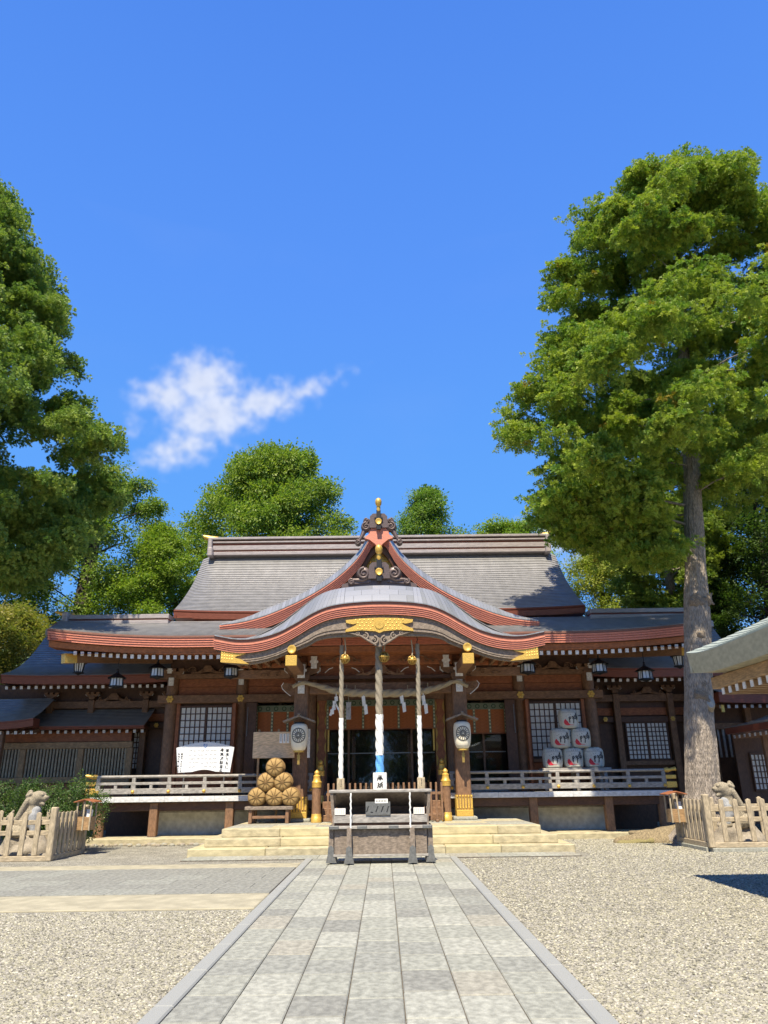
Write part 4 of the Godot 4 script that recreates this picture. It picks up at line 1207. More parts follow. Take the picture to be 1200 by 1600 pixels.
		wbox("long_beam", hall, M.wood_x, Vector3(s * 2.5, 4.86, -25.12), Vector3(s * 7.4, 5.02, -24.84), 0.015)
		for q in [[2.52, 4.38], [4.77, 6.67]]:
			wbox("wall_board", hall, M.red_x, Vector3(s * q[0], 4.60, -25.06), Vector3(s * q[1], 4.855, -24.98), 0.004)
			wbox("wall_board", hall, M.red_x, Vector3(s * q[0], 4.325, -25.06), Vector3(s * q[1], 4.592, -24.985), 0.004)
		frog_strut(hall, Vector3(s * 5.72, 5.02, -24.9), 0.55, 0.26, M.wood_x)
		var sc := MB.new()
		cloud_scroll(sc, Vector3(s * 5.2, 5.15, -24.86), 0.4, 0.2, 0.018, -s)
		cloud_scroll(sc, Vector3(s * 6.2, 5.15, -24.86), 0.4, 0.2, 0.018, s)
		wpart("carved_scroll", sc, M.wood_x, hall)
		wbox("frieze_panel", hall, M.dark_x, Vector3(s * 2.5, 5.02, -25.1), Vector3(s * 7.0, 5.7, -25.0))
		# window bay
		lattice_window(hall, s * 5.7 - 0.83, s * 5.7 + 0.83, 2.27, 3.94, -24.95, 5, 8, "dark")
		for e in [[4.78, 4.86], [6.56, 6.67]]:
			wbox("window_frame", hall, M.red_y, Vector3(s * e[0], 1.25, -25.05), Vector3(s * e[1], 4.06, -24.9), 0.006)
		wbox("window_sill", hall, M.wood_x, Vector3(s * 4.86, 2.10, -25.04), Vector3(s * 6.56, 2.21, -24.86), 0.006)
		for k in 3:
			wbox("wall_board", hall, M.red_x, Vector3(s * 4.862, 1.27 + k * 0.276, -25.03), Vector3(s * 6.558, 1.27 + k * 0.276 + 0.27, -24.97), 0.004)
		wbox("backing_board", hall, M.dark_y, Vector3(s * 4.7, 1.25, -25.14), Vector3(s * 6.7, 4.06, -25.09))
		# folded door leaf beside the window
		wbox("door_leaf", hall, M.dark_y, Vector3(s * 4.36, 1.3, -24.7), Vector3(s * 4.02, 4.05, -24.76), 0.008)
		wbox("door_edge", hall, M.red_y, Vector3(s * 4.74, 1.26, -24.50), Vector3(s * 4.66, 4.02, -24.86), 0.006)
		var ha := MB.new()
		ha.tube([Vector3(s * 4.30, 3.9, -24.68), Vector3(s * 4.30, 3.0, -24.66)], 0.012, 6)
		wpart("door_hook", ha, M.steel, hall)
		# side walls of the hall
		wbox("side_wall", hall, M.dark_y, Vector3(s * 6.95, 0.3, -25.2), Vector3(s * 6.8, 5.4, -31.0))
	# front doors of dark glass behind the blinds
	wbox("long_beam", hall, M.wood_x, Vector3(-2.1, 4.10, -25.2), Vector3(2.1, 4.42, -24.9), 0.015)
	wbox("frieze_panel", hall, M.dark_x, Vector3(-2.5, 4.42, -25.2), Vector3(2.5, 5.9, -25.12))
	var gd := [[-1.78, -1.06], [-1.06, 1.0], [1.0, 1.78], [-4.1, -3.35], [-3.35, -2.5], [2.5, 3.35], [3.35, 4.1]]
	for q in gd:
		wbox("glass_door", hall, M.door_glass, Vector3(q[0] + 0.03, 1.3, -25.34), Vector3(q[1] - 0.03, 4.1, -25.32))
		wbox("door_stile", hall, M.wood_y, Vector3(q[0] - 0.035, 1.26, -25.33), Vector3(q[0] + 0.035, 4.1, -25.26), 0.006)
		wbox("door_rail", hall, M.steel, Vector3(q[0] + 0.036, 2.44, -25.316), Vector3(q[1] - 0.036, 2.47, -25.29))
	for s in [-1.0, 1.0]:
		var x: float = s * 1.92
		wbox("door_pillar", hall, M.red_y, Vector3(x - 0.16, 1.25, -25.2), Vector3(x + 0.16, 4.1, -24.9), 0.01)
		for e in [-1.0, 1.0]:
			var gg := MB.new()
			for k in 5:
				var y := 2.2 + k * 0.42
				gg.poly(PackedVector2Array([Vector2(0, -0.2), Vector2(-e * 0.06, -0.08), Vector2(-e * 0.07, 0.02), Vector2(-e * 0.05, 0.1), Vector2(0, 0.2)]), 0.0, 0.01, Transform3D(Basis(), Vector3(x + e * 0.155, y, -24.897)))
			wpart("gold_fitting", gg, M.gold_dark, hall)
		wbox("gold_fitting", hall, M.gold, Vector3(s * 1.70 - 0.03, 2.5, -24.95), Vector3(s * 1.70 + 0.03, 3.3, -24.9), 0.005)
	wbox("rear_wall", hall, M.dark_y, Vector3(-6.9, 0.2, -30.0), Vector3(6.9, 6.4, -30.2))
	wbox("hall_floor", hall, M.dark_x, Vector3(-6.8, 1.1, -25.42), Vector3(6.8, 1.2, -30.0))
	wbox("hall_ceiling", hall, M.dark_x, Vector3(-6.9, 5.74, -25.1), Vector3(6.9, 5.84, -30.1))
	wbox("threshold", hall, M.grey_x, Vector3(-4.4, 1.24, -25.4), Vector3(4.4, 1.32, -24.9), 0.01)
	# --- balcony
	for s in [-1.0, 1.0]:
		var xe := 8.42
		for k in 11:
			wbox("deck_board", hall, M.grey_x, Vector3(s * 1.95, 1.19, -23.08 - k * 0.178), Vector3(s * xe, 1.24, -23.08 - k * 0.178 - 0.174), 0.004)
		for k in 9:
			var x0 := 1.95 + k * (xe - 1.95 + 0.05) / 9.0
			wbox("deck_edge", hall, M.deck_white, Vector3(s * (x0 + 0.002), 1.10, -22.98), Vector3(s * (x0 + (xe - 1.9) / 9.0 - 0.002), 1.245, -23.076), 0.006)
		for k in 10: wbox("deck_board", hall, M.grey_z, Vector3(s * (7.05 + k * 0.135), 1.185, -25.05), Vector3(s * (7.05 + k * 0.135 + 0.131), 1.235, -29.0))
		wbox("deck_beam", hall, M.dark_x, Vector3(s * 1.95, 0.86, -23.15), Vector3(s * (xe - 0.04), 1.095, -23.32), 0.01)
		wbox("deck_beam", hall, M.dark_z, Vector3(s * (xe - 0.28), 0.86, -23.33), Vector3(s * (xe - 0.08), 1.095, -29.0), 0.01)
		for x in [4.42, 6.62]:
			var post := wbox("deck_post", hall, M.wood_y, Vector3(s * x - 0.12, 0.16, -23.1), Vector3(s * x + 0.12, 1.09, -23.34), 0.02)
			wbox("post_stone", post, M.slab1, Vector3(s * x - 0.2, 0.1, -23.02), Vector3(s * x + 0.2, 0.165, -23.42), 0.01)
		var pb := MB.new()
		pb.lathe([Vector2(0.15, 0.0), Vector2(0.14, 0.5), Vector2(0.13, 1.09)], 14, Transform3D(Basis(), Vector3(s * 8.2, 0, -23.24)))
		wpart("deck_post", pb, M.wood_y, hall)
		wbox("plaster_wall", hall, M.plaster, Vector3(s * 2.0, 0.1, -24.0), Vector3(s * 6.75, 0.78, -24.1))
		wbox("plaster_cap", hall, M.grey_x, Vector3(s * 2.0, 0.785, -23.95), Vector3(s * 6.75, 0.83, -24.12), 0.006)
		wbox("under_beam", hall, M.dark_x, Vector3(s * 2.0, 0.83, -24.0), Vector3(s * 6.9, 1.1, -24.15), 0.01)
		for x in [3.1, 5.0, 6.5]:
			var g := MB.new()
			g.lathe([Vector2(0, 0.06), Vector2(0.05, 0.05), Vector2(0.085, 0.02), Vector2(0.09, 0)], 14, Transform3D(Basis(Vector3.RIGHT, PI / 2), Vector3(s * x, 0.95, -23.998)))
			wpart("gold_stud", g, M.gold, hall)
		wbox("under_floor_back", hall, M.dark_y, Vector3(s * 6.75, 0.0, -25.6), Vector3(s * 8.8, 1.18, -25.7))
		railing(hall, s, 2.0, 8.36, -23.05)
		giboshi(hall, Vector3(s * 1.80, 0.545, -22.0), 1.0, 0.125)
		giboshi(hall, Vector3(s * 1.80, 1.0, -23.2), 0.85, 0.115)
		var ir := MB.new()
		ir.beam(Vector3(s * 1.8, 1.35, -22.0), Vector3(s * 1.8, 1.75, -23.2), 0.08, 0.1)
		wpart("stair_rail", ir, M.wood_z, hall)
		wbox("white_notice_strip", hall, M.white, Vector3(s * 2.35 - s * 0.21, 2.25, -22.48), Vector3(s * 2.35 - s * 0.29, 3.05, -22.52)) if s < 0 else null
	for k in 4:
		wbox("timber_stair", hall, M.wood_x, Vector3(-1.7, 0.545 + k * 0.0, -22.3 - k * 0.28), Vector3(1.7, 0.545 + 0.17 * (k + 1), -22.3 - (k + 1) * 0.28 + 0.003), 0.01)
	wbox("porch_floor", hall, M.grey_x, Vector3(-1.94, 1.19, -23.43), Vector3(1.94, 1.243, -25.4))
	# blinds
	blind("wide rust bamboo blind with green ring border across the middle doorway", -1.76, 1.76, 3.19, 4.10, -24.86, 6)
	blind("rust bamboo blind with green border above the straw bales bay", -4.08, -2.5, 3.02, 3.96, -24.95, 3)
	blind("rust bamboo blind with green border beside the sake barrel window", 2.5, 4.08, 3.02, 3.96, -24.95, 3)

# ---------------------------------------------------------------- lettering: strokes on a 10 x 10 grid, two digits a point
var GLYPH := {
	"奉": ["2282", "1484", "0696", "5158", "4409", "6498", "3777", "5759"], "納": ["3113", "1333", "4316", "1646", "3639", "1709", "4758", "5390", "5359", "539389", "7275", "7557", "7587"],
	"徳": ["2103", "3305", "2529", "4292", "6163", "4384", "4346", "8386", "4686", "5356", "7376", "3797", "4839", "5859", "8869"], "島": ["5142", "3236", "3282", "8284", "3484", "3696", "368796", "9679", "1719", "1959", "5959"],
	"最": ["3181", "3134", "8184", "3284", "3484", "0595", "1518", "4518", "1718", "5686", "8659", "5689"], "高": ["5152", "0292", "3373", "3335", "7375", "3575", "1696", "1619", "9699", "3777", "3739", "7779"],
	"歓": ["2142", "1141", "0353", "2309", "2555", "2757", "2959", "4349", "7163", "6393", "9385", "7559", "7599"], "喜": ["1292", "5155", "2383", "3555", "3577", "7585", "0696", "3878", "3839", "7879", "3979"],
	"令": ["5104", "5199", "3565", "2777", "7759", "5769"], "和": ["4122", "0444", "2229", "2408", "2447", "6393", "6389", "9399", "6889"], "六": ["5153", "0494", "3518", "6598"], "年": ["3113", "2282", "2525", "0585", "2775", "5259", "0797"],
	"一": ["0595"], "月": ["2119", "2181", "8189", "2484", "2787"], "十": ["0595", "5159"], "日": ["2129", "8189", "2181", "2585", "2989"],
	"と": ["3145", "854458", "5889"], "も": ["515979", "7986", "2474", "2777"], "に": ["2129", "5282", "5889"], "の": ["5248192882", "529294", "9478"], "を": ["1282", "4116", "165557", "8547", "4789"], "ヴ": ["5152", "1383", "1315", "8379", "6162", "8182"], "ォ": ["2585", "6369", "6529"], "ル": ["3119", "6168", "6896"], "テ": ["3171", "1494", "5429"], "ィ": ["7326", "5459"], "ス": ["2272", "7219", "5589"], "、": ["1728"],
}

func write(b: MB, text: String, at: Vector2, size: float, w: float, map: Callable, down := true) -> void:
	var p := at
	for ch in text:
		for st in GLYPH.get(ch, []):
			var ps := []
			var s: String = st
			for k in range(0, s.length() - 1, 2): ps.append(p + Vector2(int(s[k]), -int(s[k + 1])) * size / 10.0)
			b.ribbon(ps, w, map)
		p += Vector2(0, -size * 1.12) if down else Vector2(size * 1.1, 0)

func scribble(b: MB, at: Vector2, len: float, h: float, w: float, map: Callable) -> void:   # a handwritten signature
	var ps := []
	for k in 9:
		ps.append(at + Vector2(len * k / 8.0, h * rng.randf_range(-0.5, 0.5)))
	b.ribbon(ps, w, map)

# ---------------------------------------------------------------- solid figures from joined tapered capsules
func nets(pr: Array, cell: float, k := 22.0) -> MB:
	var lo := Vector3.ONE * 1e9; var hi := -lo
	for p in pr:
		var r: float = maxf(p[2], p[3]) + cell * 3
		for q in 2:
			lo = lo.min(p[q] - Vector3.ONE * r); hi = hi.max(p[q] + Vector3.ONE * r)
	var nx := int((hi.x - lo.x) / cell) + 2; var ny := int((hi.y - lo.y) / cell) + 2; var nz := int((hi.z - lo.z) / cell) + 2
	var f := PackedFloat32Array(); f.resize(nx * ny * nz)
	for p in pr:
		var a: Vector3 = p[0]; var d: Vector3 = p[1] - p[0]
		var ra: float = p[2]; var rb: float = p[3]
		var m := maxf(ra, rb) + 0.16
		var i0 := ((a.min(p[1]) - Vector3.ONE * m - lo) / cell).floor(); var i1 := ((a.max(p[1]) + Vector3.ONE * m - lo) / cell).ceil()
		var dd := maxf(d.length_squared(), 1e-9)
		for x in range(maxi(0, int(i0.x)), mini(nx, int(i1.x) + 1)):
			for y in range(maxi(0, int(i0.y)), mini(ny, int(i1.y) + 1)):
				for z in range(maxi(0, int(i0.z)), mini(nz, int(i1.z) + 1)):
					var q := lo + Vector3(x, y, z) * cell
					var t := clampf((q - a).dot(d) / dd, 0.0, 1.0)
					f[(x * ny + y) * nz + z] += exp(-k * (q.distance_to(a + d * t) - lerpf(ra, rb, t)))
	var vid := {}
	var vs := []; var ns := []
	var b := MB.new()
	var off := [[0, 0, 0], [1, 0, 0], [0, 1, 0], [1, 1, 0], [0, 0, 1], [1, 0, 1], [0, 1, 1], [1, 1, 1]]
	for x in nx - 1:
		for y in ny - 1:
			for z in nz - 1:
				var msk := 0
				var vals := []
				for c in 8:
					var s: float = f[((x + off[c][0]) * ny + y + off[c][1]) * nz + z + off[c][2]] - 1.0
					vals.append(s)
					if s > 0: msk |= 1 << c
				if msk == 0 or msk == 255: continue
				var sum := Vector3.ZERO; var n := 0
				for c in 8:
					for ax in 3:
						var e: int = c | (1 << ax)
						if e == c: continue
						if (vals[c] > 0) == (vals[e] > 0): continue
						var la: float = -log(maxf(vals[c] + 1.0, 1e-6)); var lb: float = -log(maxf(vals[e] + 1.0, 1e-6))
						var t := clampf(la / (la - lb), 0, 1)
						var pa := Vector3(off[c][0], off[c][1], off[c][2]); var pb := Vector3(off[e][0], off[e][1], off[e][2])
						sum += pa.lerp(pb, t); n += 1
				var g := Vector3(vals[1] + vals[3] + vals[5] + vals[7] - vals[0] - vals[2] - vals[4] - vals[6], vals[2] + vals[3] + vals[6] + vals[7] - vals[0] - vals[1] - vals[4] - vals[5], vals[4] + vals[5] + vals[6] + vals[7] - vals[0] - vals[1] - vals[2] - vals[3])
				vid[(x * ny + y) * nz + z] = vs.size()
				vs.append(lo + (Vector3(x, y, z) + sum / maxi(n, 1)) * cell)
				ns.append(-g.normalized())
	for x in range(1, nx - 1):
		for y in range(1, ny - 1):
			for z in range(1, nz - 1):
				var i := (x * ny + y) * nz + z
				var s0 := f[i] > 1.0
				for ax in 3:
					var j: int = i + [ny * nz, nz, 1][ax]
					if s0 == (f[j] > 1.0): continue
					var st1: int = [nz, 1, ny * nz][ax]; var st2: int = [1, ny * nz, nz][ax]
					var c := [i - st1 - st2, i - st2, i, i - st1]
					if not (vid.has(c[0]) and vid.has(c[1]) and vid.has(c[2]) and vid.has(c[3])): continue
					var q := [vid[c[0]], vid[c[1]], vid[c[2]], vid[c[3]]]
					if not s0: q.reverse()
					b.quadn(vs[q[0]], vs[q[1]], vs[q[2]], vs[q[3]], ns[q[0]], ns[q[1]], ns[q[2]], ns[q[3]])
	return b

# ---------------------------------------------------------------- things in front of the hall
func offering_box() -> void:
	var r := thing("offering_box", "long grey weathered wooden offering box with hood and flared metal feet", "offering box", Vector3(0, 0, -16.5))
	piece("front_panel", bm(Vector3(1.86, 0.46, 0.05), 0.008), M.ash_x, r, Transform3D(Basis(), Vector3(0, 0.44, 0.27)))
	piece("back_panel", bm(Vector3(1.86, 0.46, 0.05), 0.008), M.ash_x, r, Transform3D(Basis(), Vector3(0, 0.44, -0.32)))
	for s in [-1.0, 1.0]: piece("side_panel", bm(Vector3(0.05, 0.46, 0.54), 0.008), M.ash_z, r, Transform3D(Basis(), Vector3(s * 0.91, 0.44, -0.025)))
	piece("bottom_rail", bm(Vector3(1.9, 0.045, 0.66), 0.006), M.grey_x, r, Transform3D(Basis(), Vector3(0, 0.19, -0.02)))
	var mr := piece("middle_rail", bm(Vector3(2.04, 0.06, 0.76), 0.008), M.grey_x, r, Transform3D(Basis(), Vector3(0, 0.71, 0.0)))
	for x in [-0.98, -0.37, 0.26, 0.98]: piece("iron_plate", bm(Vector3(0.2, 0.068, 0.78), 0.01), M.steel, mr, Transform3D(Basis(), Vector3(clampf(x, -0.94, 0.94), 0, 0)))
	piece("tray_front", bm(Vector3(1.9, 0.15, 0.05), 0.008), M.grey_x, r, Transform3D(Basis(), Vector3(0, 0.865, 0.30)))
	piece("tray_back", bm(Vector3(1.9, 0.15, 0.05), 0.008), M.ash_x, r, Transform3D(Basis(), Vector3(0, 0.865, -0.34)))
	piece("tray_floor", bm(Vector3(1.86, 0.03, 0.62)), M.dark_x, r, Transform3D(Basis(), Vector3(0, 0.76, -0.02)))
	for k in 9: piece("tray_slat", bm(Vector3(1.88, 0.03, 0.03), 0.005), M.ash_x, r, Transform3D(Basis(), Vector3(0, 0.93, 0.23 - k * 0.065)))
	piece("back_board", bm(Vector3(1.84, 0.26, 0.03)), M.wood_x, r, Transform3D(Basis(), Vector3(0, 1.06, -0.36)))
	# hood, leaning down towards the back
	var tilt := Basis(Vector3.RIGHT, -0.42)
	var hood := piece("hood_board", bm(Vector3(2.06, 0.035, 0.78), 0.006), M.ash_x, r, Transform3D(tilt, Vector3(0, 1.245, -0.02)))
	for k in 3: piece("hood_plank", bm(Vector3(2.04, 0.012, 0.245), 0.004), M.grey_x, hood, Transform3D(Basis(), Vector3(0, 0.025, -0.25 + k * 0.25)))
	piece("hood_front_beam", bm(Vector3(2.1, 0.06, 0.07), 0.012), M.grey_x, r, Transform3D(Basis(), Vector3(0, 1.39, 0.35)))
	for s in [-1.0, 1.0]:
		var b := MB.new()
		b.beam(Vector3(s * 1.0, 1.38, 0.34), Vector3(s * 0.96, 0.94, 0.30), 0.04, 0.06, Vector3.RIGHT)
		b.beam(Vector3(s * 0.93, 1.33, 0.3), Vector3(s * 0.96, 0.98, -0.1), 0.05, 0.04)
		part("hood_bracket", b, M.ash_y, r)
		var sb := MB.new()
		sb.poly(PackedVector2Array([Vector2(-0.36, 0.74), Vector2(0.32, 0.74), Vector2(0.32, 0.96), Vector2(0.2, 1.1), Vector2(-0.36, 1.08)]), -0.02, 0.02, Transform3D(Basis(Vector3(0, 0, 1), Vector3.UP, Vector3(-1, 0, 0)), Vector3(s * 0.955, 0, 0)))
		part("side_cheek", sb, M.ash_z, r)
		# outer flared legs and the pair in front of the panel
		for q in [[1.0, 0.24, 0.02], [0.63, 0.42, 0.0]]:
			for zz in ([1.0, -1.0] if q[0] > 0.9 else [1.0]):
				var l := MB.new()
				var x: float = s * q[0]
				l.poly(PackedVector2Array([Vector2(x - 0.045, 0.70), Vector2(x + 0.045, 0.70), Vector2(x + 0.05, 0.3), Vector2(x - 0.05, 0.3)]), q[1] * zz - 0.04, q[1] * zz + 0.04)
				var leg := part("leg", l, M.ash_y, r)
				var f := MB.new()
				f.poly(PackedVector2Array([Vector2(x - 0.055, 0.34), Vector2(x, 0.38), Vector2(x + 0.055, 0.34), Vector2(x + 0.065, 0.2), Vector2(x + (0.1 if s > 0 or q[0] < 0.9 else 0.11), 0.06), Vector2(x - 0.1, 0.06), Vector2(x - 0.065, 0.2)]), q[1] * zz - 0.055, q[1] * zz + 0.055)
				part("metal_shoe", f, M.steel, leg)
				var wh := MB.new()
				wh.lathe([Vector2(0, -0.02), Vector2(0.04, -0.02), Vector2(0.04, 0.02), Vector2(0, 0.02)], 12, Transform3D(Basis(Vector3.BACK, PI / 2), Vector3(x, 0.04, q[1] * zz - 0.02)))
				part("castor", wh, M.iron, leg)
		var rp := []
		for k in 22: rp.append(Vector3(s * 0.60 + 0.006 * sin(k * 2.1), 1.36 - k * 0.042, 0.40))
		var rb := MB.new()
		rb.tube(rp, 0.016, 6, 60.0, 0.4, 2)
		part("pull_cord", rb, M.rope_white, r)
		piece("paper_note", bm(Vector3(0.22, 0.12, 0.006)), M.paper, r, Transform3D(Basis(), Vector3(s * 0.82 - (0.04 if s > 0 else 0.0), 1.01, 0.335)))
		var pt := MB.new()
		for k in 5: pt.span(Vector3(s * 0.82 - 0.09 + k * 0.04 - (0.04 if s > 0 else 0.0), 0.965, 0.339), Vector3(s * 0.82 - 0.075 + k * 0.04 - (0.04 if s > 0 else 0.0), 1.055, 0.341))
		part("note_print", pt, M.paper_red, r)
	var sg := piece("metal_sign", bm(Vector3(0.5, 0.25, 0.012), 0.003), M.steel, r, Transform3D(Basis(), Vector3(-0.05, 1.06, 0.345)))
	var mk_ := MB.new()
	var fm := func(p: Vector2) -> Vector3: return Vector3(p.x, p.y, 0.008)
	for q in [[-0.21, -0.03], [-0.02, -0.03], [0.09, -0.03], [0.2, -0.03]]:
		mk_.ribbon([Vector2(q[0] - 0.025, -0.07), Vector2(q[0], -0.01), Vector2(q[0] + 0.01, 0.03), Vector2(q[0] + 0.03, 0.035)], 0.02, fm)
	mk_.ribbon([Vector2(-0.15, -0.07), Vector2(-0.1, -0.075)], 0.02, fm)
	part("sign_marks", mk_, M.iron, sg)
	piece("paper_label", bm(Vector3(0.26, 0.085, 0.004)), M.paper, r, Transform3D(Basis(), Vector3(0.02, 1.20, 0.357)))
	var tx := MB.new()
	for k in 7: tx.span(Vector3(-0.09 + k * 0.032, 1.188, 0.36), Vector3(-0.072 + k * 0.032, 1.212, 0.361))
	part("label_print", tx, M.ink, r)

func bell_rope(x: float, label: String, rad: float, top: float, seg: Array, bh: float, bw: float, big: bool) -> void:
	var r := thing("bell_rope", label, "rope", Vector3(x, 1.42, -20.9), 0.0, "bell ropes hanging under the porch")
	var y0 := 0.0
	for s in seg:     # [from, to, material, radius factor]
		var ps := []; var rs := []
		var n := int(absf(s[1] - s[0]) / 0.03) + 2
		for k in n:
			var f := float(k) / (n - 1)
			ps.append(Vector3(0, lerpf(s[0], s[1], f) - 1.42, 0)); rs.append(rad * s[3])
		var b := MB.new()
		b.tube(ps, rs, 14, 22.0 if big else 30.0, 0.3, 3)
		part("rope_length", b, M[s[2]], r)
	piece("wooden_handle", bm(Vector3(bw, bh, bw * 0.8), 0.008), M.pale_y if not big else M.white, r, Transform3D(Basis(), Vector3(0, bh * 0.5 - 0.04, 0)))
	var t := MB.new()
	var fm := func(p: Vector2) -> Vector3: return Vector3(p.x, p.y, bw * 0.4 + 0.003)
	if big: write(t, "奉納", Vector2(-0.075, bh - 0.09), 0.165, 0.022, fm)
	else:
		for k in 5: t.span(Vector3(0.0, bh * (0.75 - k * 0.13), bw * 0.4), Vector3(0.022, bh * (0.68 - k * 0.13), bw * 0.4 + 0.003))
	part("lettering", t, M.ink, r)
	var c := MB.new()
	for k in 5: c.tube([Vector3(0, top - 1.42 + k * 0.07, 0), Vector3(0.012 * (1 if k % 2 else -1), top - 1.42 + k * 0.07 + 0.08, 0)], 0.014, 6)
	c.tube([Vector3(0, top - 1.42 + 0.3, 0), Vector3(0, 5.62 - 1.42, 0)], 0.01, 5)
	part("chain", c, M.iron, r)

func bell(x: float, y: float, rr: float, label: String) -> void:
	var r := thing("shrine_bell", label, "bell", Vector3(x, y, -20.74), 0.0, "round bells beside the bell ropes")
	var b := MB.new()
	for k in 9:
		var ps := []
		for j in 13:
			var t := PI * j / 12.0
			ps.append(Vector3(sin(t) * cos(TAU * k / 9) * rr, cos(t) * rr, sin(t) * sin(TAU * k / 9) * rr))
		b.tube(ps, rr * 0.09, 6)
	part("bell_ribs", b, M.brass, r)
	var c := MB.new()
	var pr := []
	for j in 9: pr.append(Vector2(sin(PI * j / 8.0) * rr * 0.82, -cos(PI * j / 8.0) * rr * 0.82))
	c.lathe(pr, 14)
	part("bell_body", c, M.gold_dark, r)
	var g := MB.new()
	g.lathe([Vector2(rr * 1.0, -0.016), Vector2(rr * 1.1, -0.008), Vector2(rr * 1.1, 0.008), Vector2(rr * 1.0, 0.016)], 18)
	part("bell_band", g, M.gold, r)
	var h := MB.new()
	h.tube([Vector3(0, rr, 0), Vector3(0.02, rr + 0.15, -0.02), Vector3(-0.01, rr + 0.45, -0.03)], 0.02, 6)
	part("hanging_cord", h, M.rope_straw, r)

func porch_hangings() -> void:
	bell_rope(-1.07, "thin bell rope, white below, hanging beside the grey tag", 0.056, 5.2, [[5.2, 3.22, "rope_old", 1.0], [3.22, 1.6, "rope_white", 1.05]], 0.29, 0.2, false)
	bell_rope(-0.03, "thick middle bell rope with white length and blue end", 0.092, 5.14, [[5.14, 3.3, "rope_old", 1.0], [3.3, 2.24, "rope_white", 1.08], [2.24, 1.76, "rope_blue", 1.1]], 0.42, 0.36, true)
	bell_rope(1.06, "thin bell rope, white below, without a tag beside it", 0.056, 5.22, [[5.22, 3.26, "rope_old", 1.0], [3.26, 1.6, "rope_white", 1.05]], 0.29, 0.2, false)
	bell(-0.97, 4.80, 0.125, "bright yellow bell hung on the tagged rope")
	bell(0.12, 4.84, 0.14, "dark openwork bell beside the thick middle rope")
	bell(0.90, 4.74, 0.12, "pointed brown bell left of the untagged thin rope")
	# straw festoon
	var r := thing("straw_rope", "thick twisted straw rope slung between the porch columns", "rope", Vector3(0, 4.03, -22.36))
	var cp := [Vector2(-2.6, 4.25), Vector2(-2.3, 4.36), Vector2(-1.78, 4.25), Vector2(-1.21, 4.09), Vector2(-0.06, 4.03), Vector2(1.15, 4.06), Vector2(1.81, 4.21), Vector2(2.26, 4.35), Vector2(2.6, 4.2)]
	var ps := []; var rs := []
	for k in 131:
		var x := lerpf(-2.6, 2.6, k / 130.0)
		ps.append(Vector3(x, curve(cp, x) - 4.03, 0.0 if absf(x) < 2.35 else 0.0)); rs.append(lerpf(0.105, 0.05, smoothstep(0.9, 2.4, absf(x))))
	var b := MB.new()
	b.tube(ps, rs, 16, 20.0, 0.34, 3)
	part("twisted_rope", b, M.rope_straw, r)
	var t := MB.new()
	for x in [-1.0, -0.75, 0.8, 1.05, 1.4]: t.tube([Vector3(x, curve(cp, x) - 4.03 + 0.08, 0.02), Vector3(x + 0.01, curve(cp, x) - 4.03 + 0.22, 0.02)], 0.012, 5)
	part("tie_strings", t, M.rope_straw, r)
	# paper streamers
	var names := ["split paper streamer against the tagged thin rope", "zigzag paper streamer between the tagged rope and the middle rope", "zigzag paper streamer between the middle rope and untagged rope", "zigzag paper streamer just outside the untagged thin rope"]
	var xs := [-1.30, -0.50, 0.62, 1.26]
	for k in 4:
		var o := thing("paper_streamer", names[k], "streamer", Vector3(xs[k], 3.44, -22.3), 0.0, "white folded paper streamers on the straw rope")
		var h := [0.0, 0.0, 0.05, 0.0][k] as float
		var lean: float = [-0.35, 0.18, 0.03, 0.06][k]
		for j in 4:
			var q := MB.new()
			var y := 0.50 + h - j * 0.125
			var sg := signf(lean + 0.01)
			var x0: float = sg * 0.034 * j - (0.02 if j % 2 else 0.0)
			q.poly(PackedVector2Array([Vector2(x0 - 0.055, y), Vector2(x0 + 0.05, y + 0.015), Vector2(x0 + 0.06, y - 0.12), Vector2(x0 - 0.045, y - 0.15)]), 0, 0.004, Transform3D(Basis(Vector3.UP, 0.4 if j % 2 else -0.35), Vector3(0, 0, j * 0.012)))
			part("paper_fold", q, M.paper, o)
		if k == 0:
			for e in [-0.12, 0.1]:
				var q := MB.new()
				q.ribbon([Vector2(-0.02, 0.3), Vector2(e, 0.1), Vector2(e * 1.4, -0.04)], [0.05, 0.06, 0.07], func(p: Vector2) -> Vector3: return Vector3(p.x, p.y, 0.05))
				part("paper_fold", q, M.paper, o)
		var u := MB.new()
		u.tube([Vector3(0, 0.46, 0), Vector3(0, 0.62, 0)], 0.014, 5)
		part("stem", u, M.paper, o)
	var hp := thing("hanging_tag", "narrow grey tag hung beside a thin bell rope", "tag", Vector3(-0.93, 3.28, -22.2))
	piece("tag_board", bm(Vector3(0.14, 0.46, 0.03), 0.006), M.grey_y, hp, Transform3D(Basis(), Vector3(0, 0.23, 0)))
	piece("tag_cap", bm(Vector3(0.16, 0.03, 0.05), 0.006), M.grey_x, hp, Transform3D(Basis(), Vector3(0, 0.475, 0)))
	var hs := MB.new()
	hs.tube([Vector3(0, 0.49, 0), Vector3(0, 0.8, 0)], 0.006, 5)
	part("tag_string", hs, M.rope_straw, hp)

func lantern_radius(y: float) -> float:
	return curve([Vector2(-0.40, 0.13), Vector2(-0.36, 0.17), Vector2(-0.28, 0.215), Vector2(-0.1, 0.245), Vector2(0.1, 0.25), Vector2(0.27, 0.235), Vector2(0.33, 0.2), Vector2(0.36, 0.13)], y)

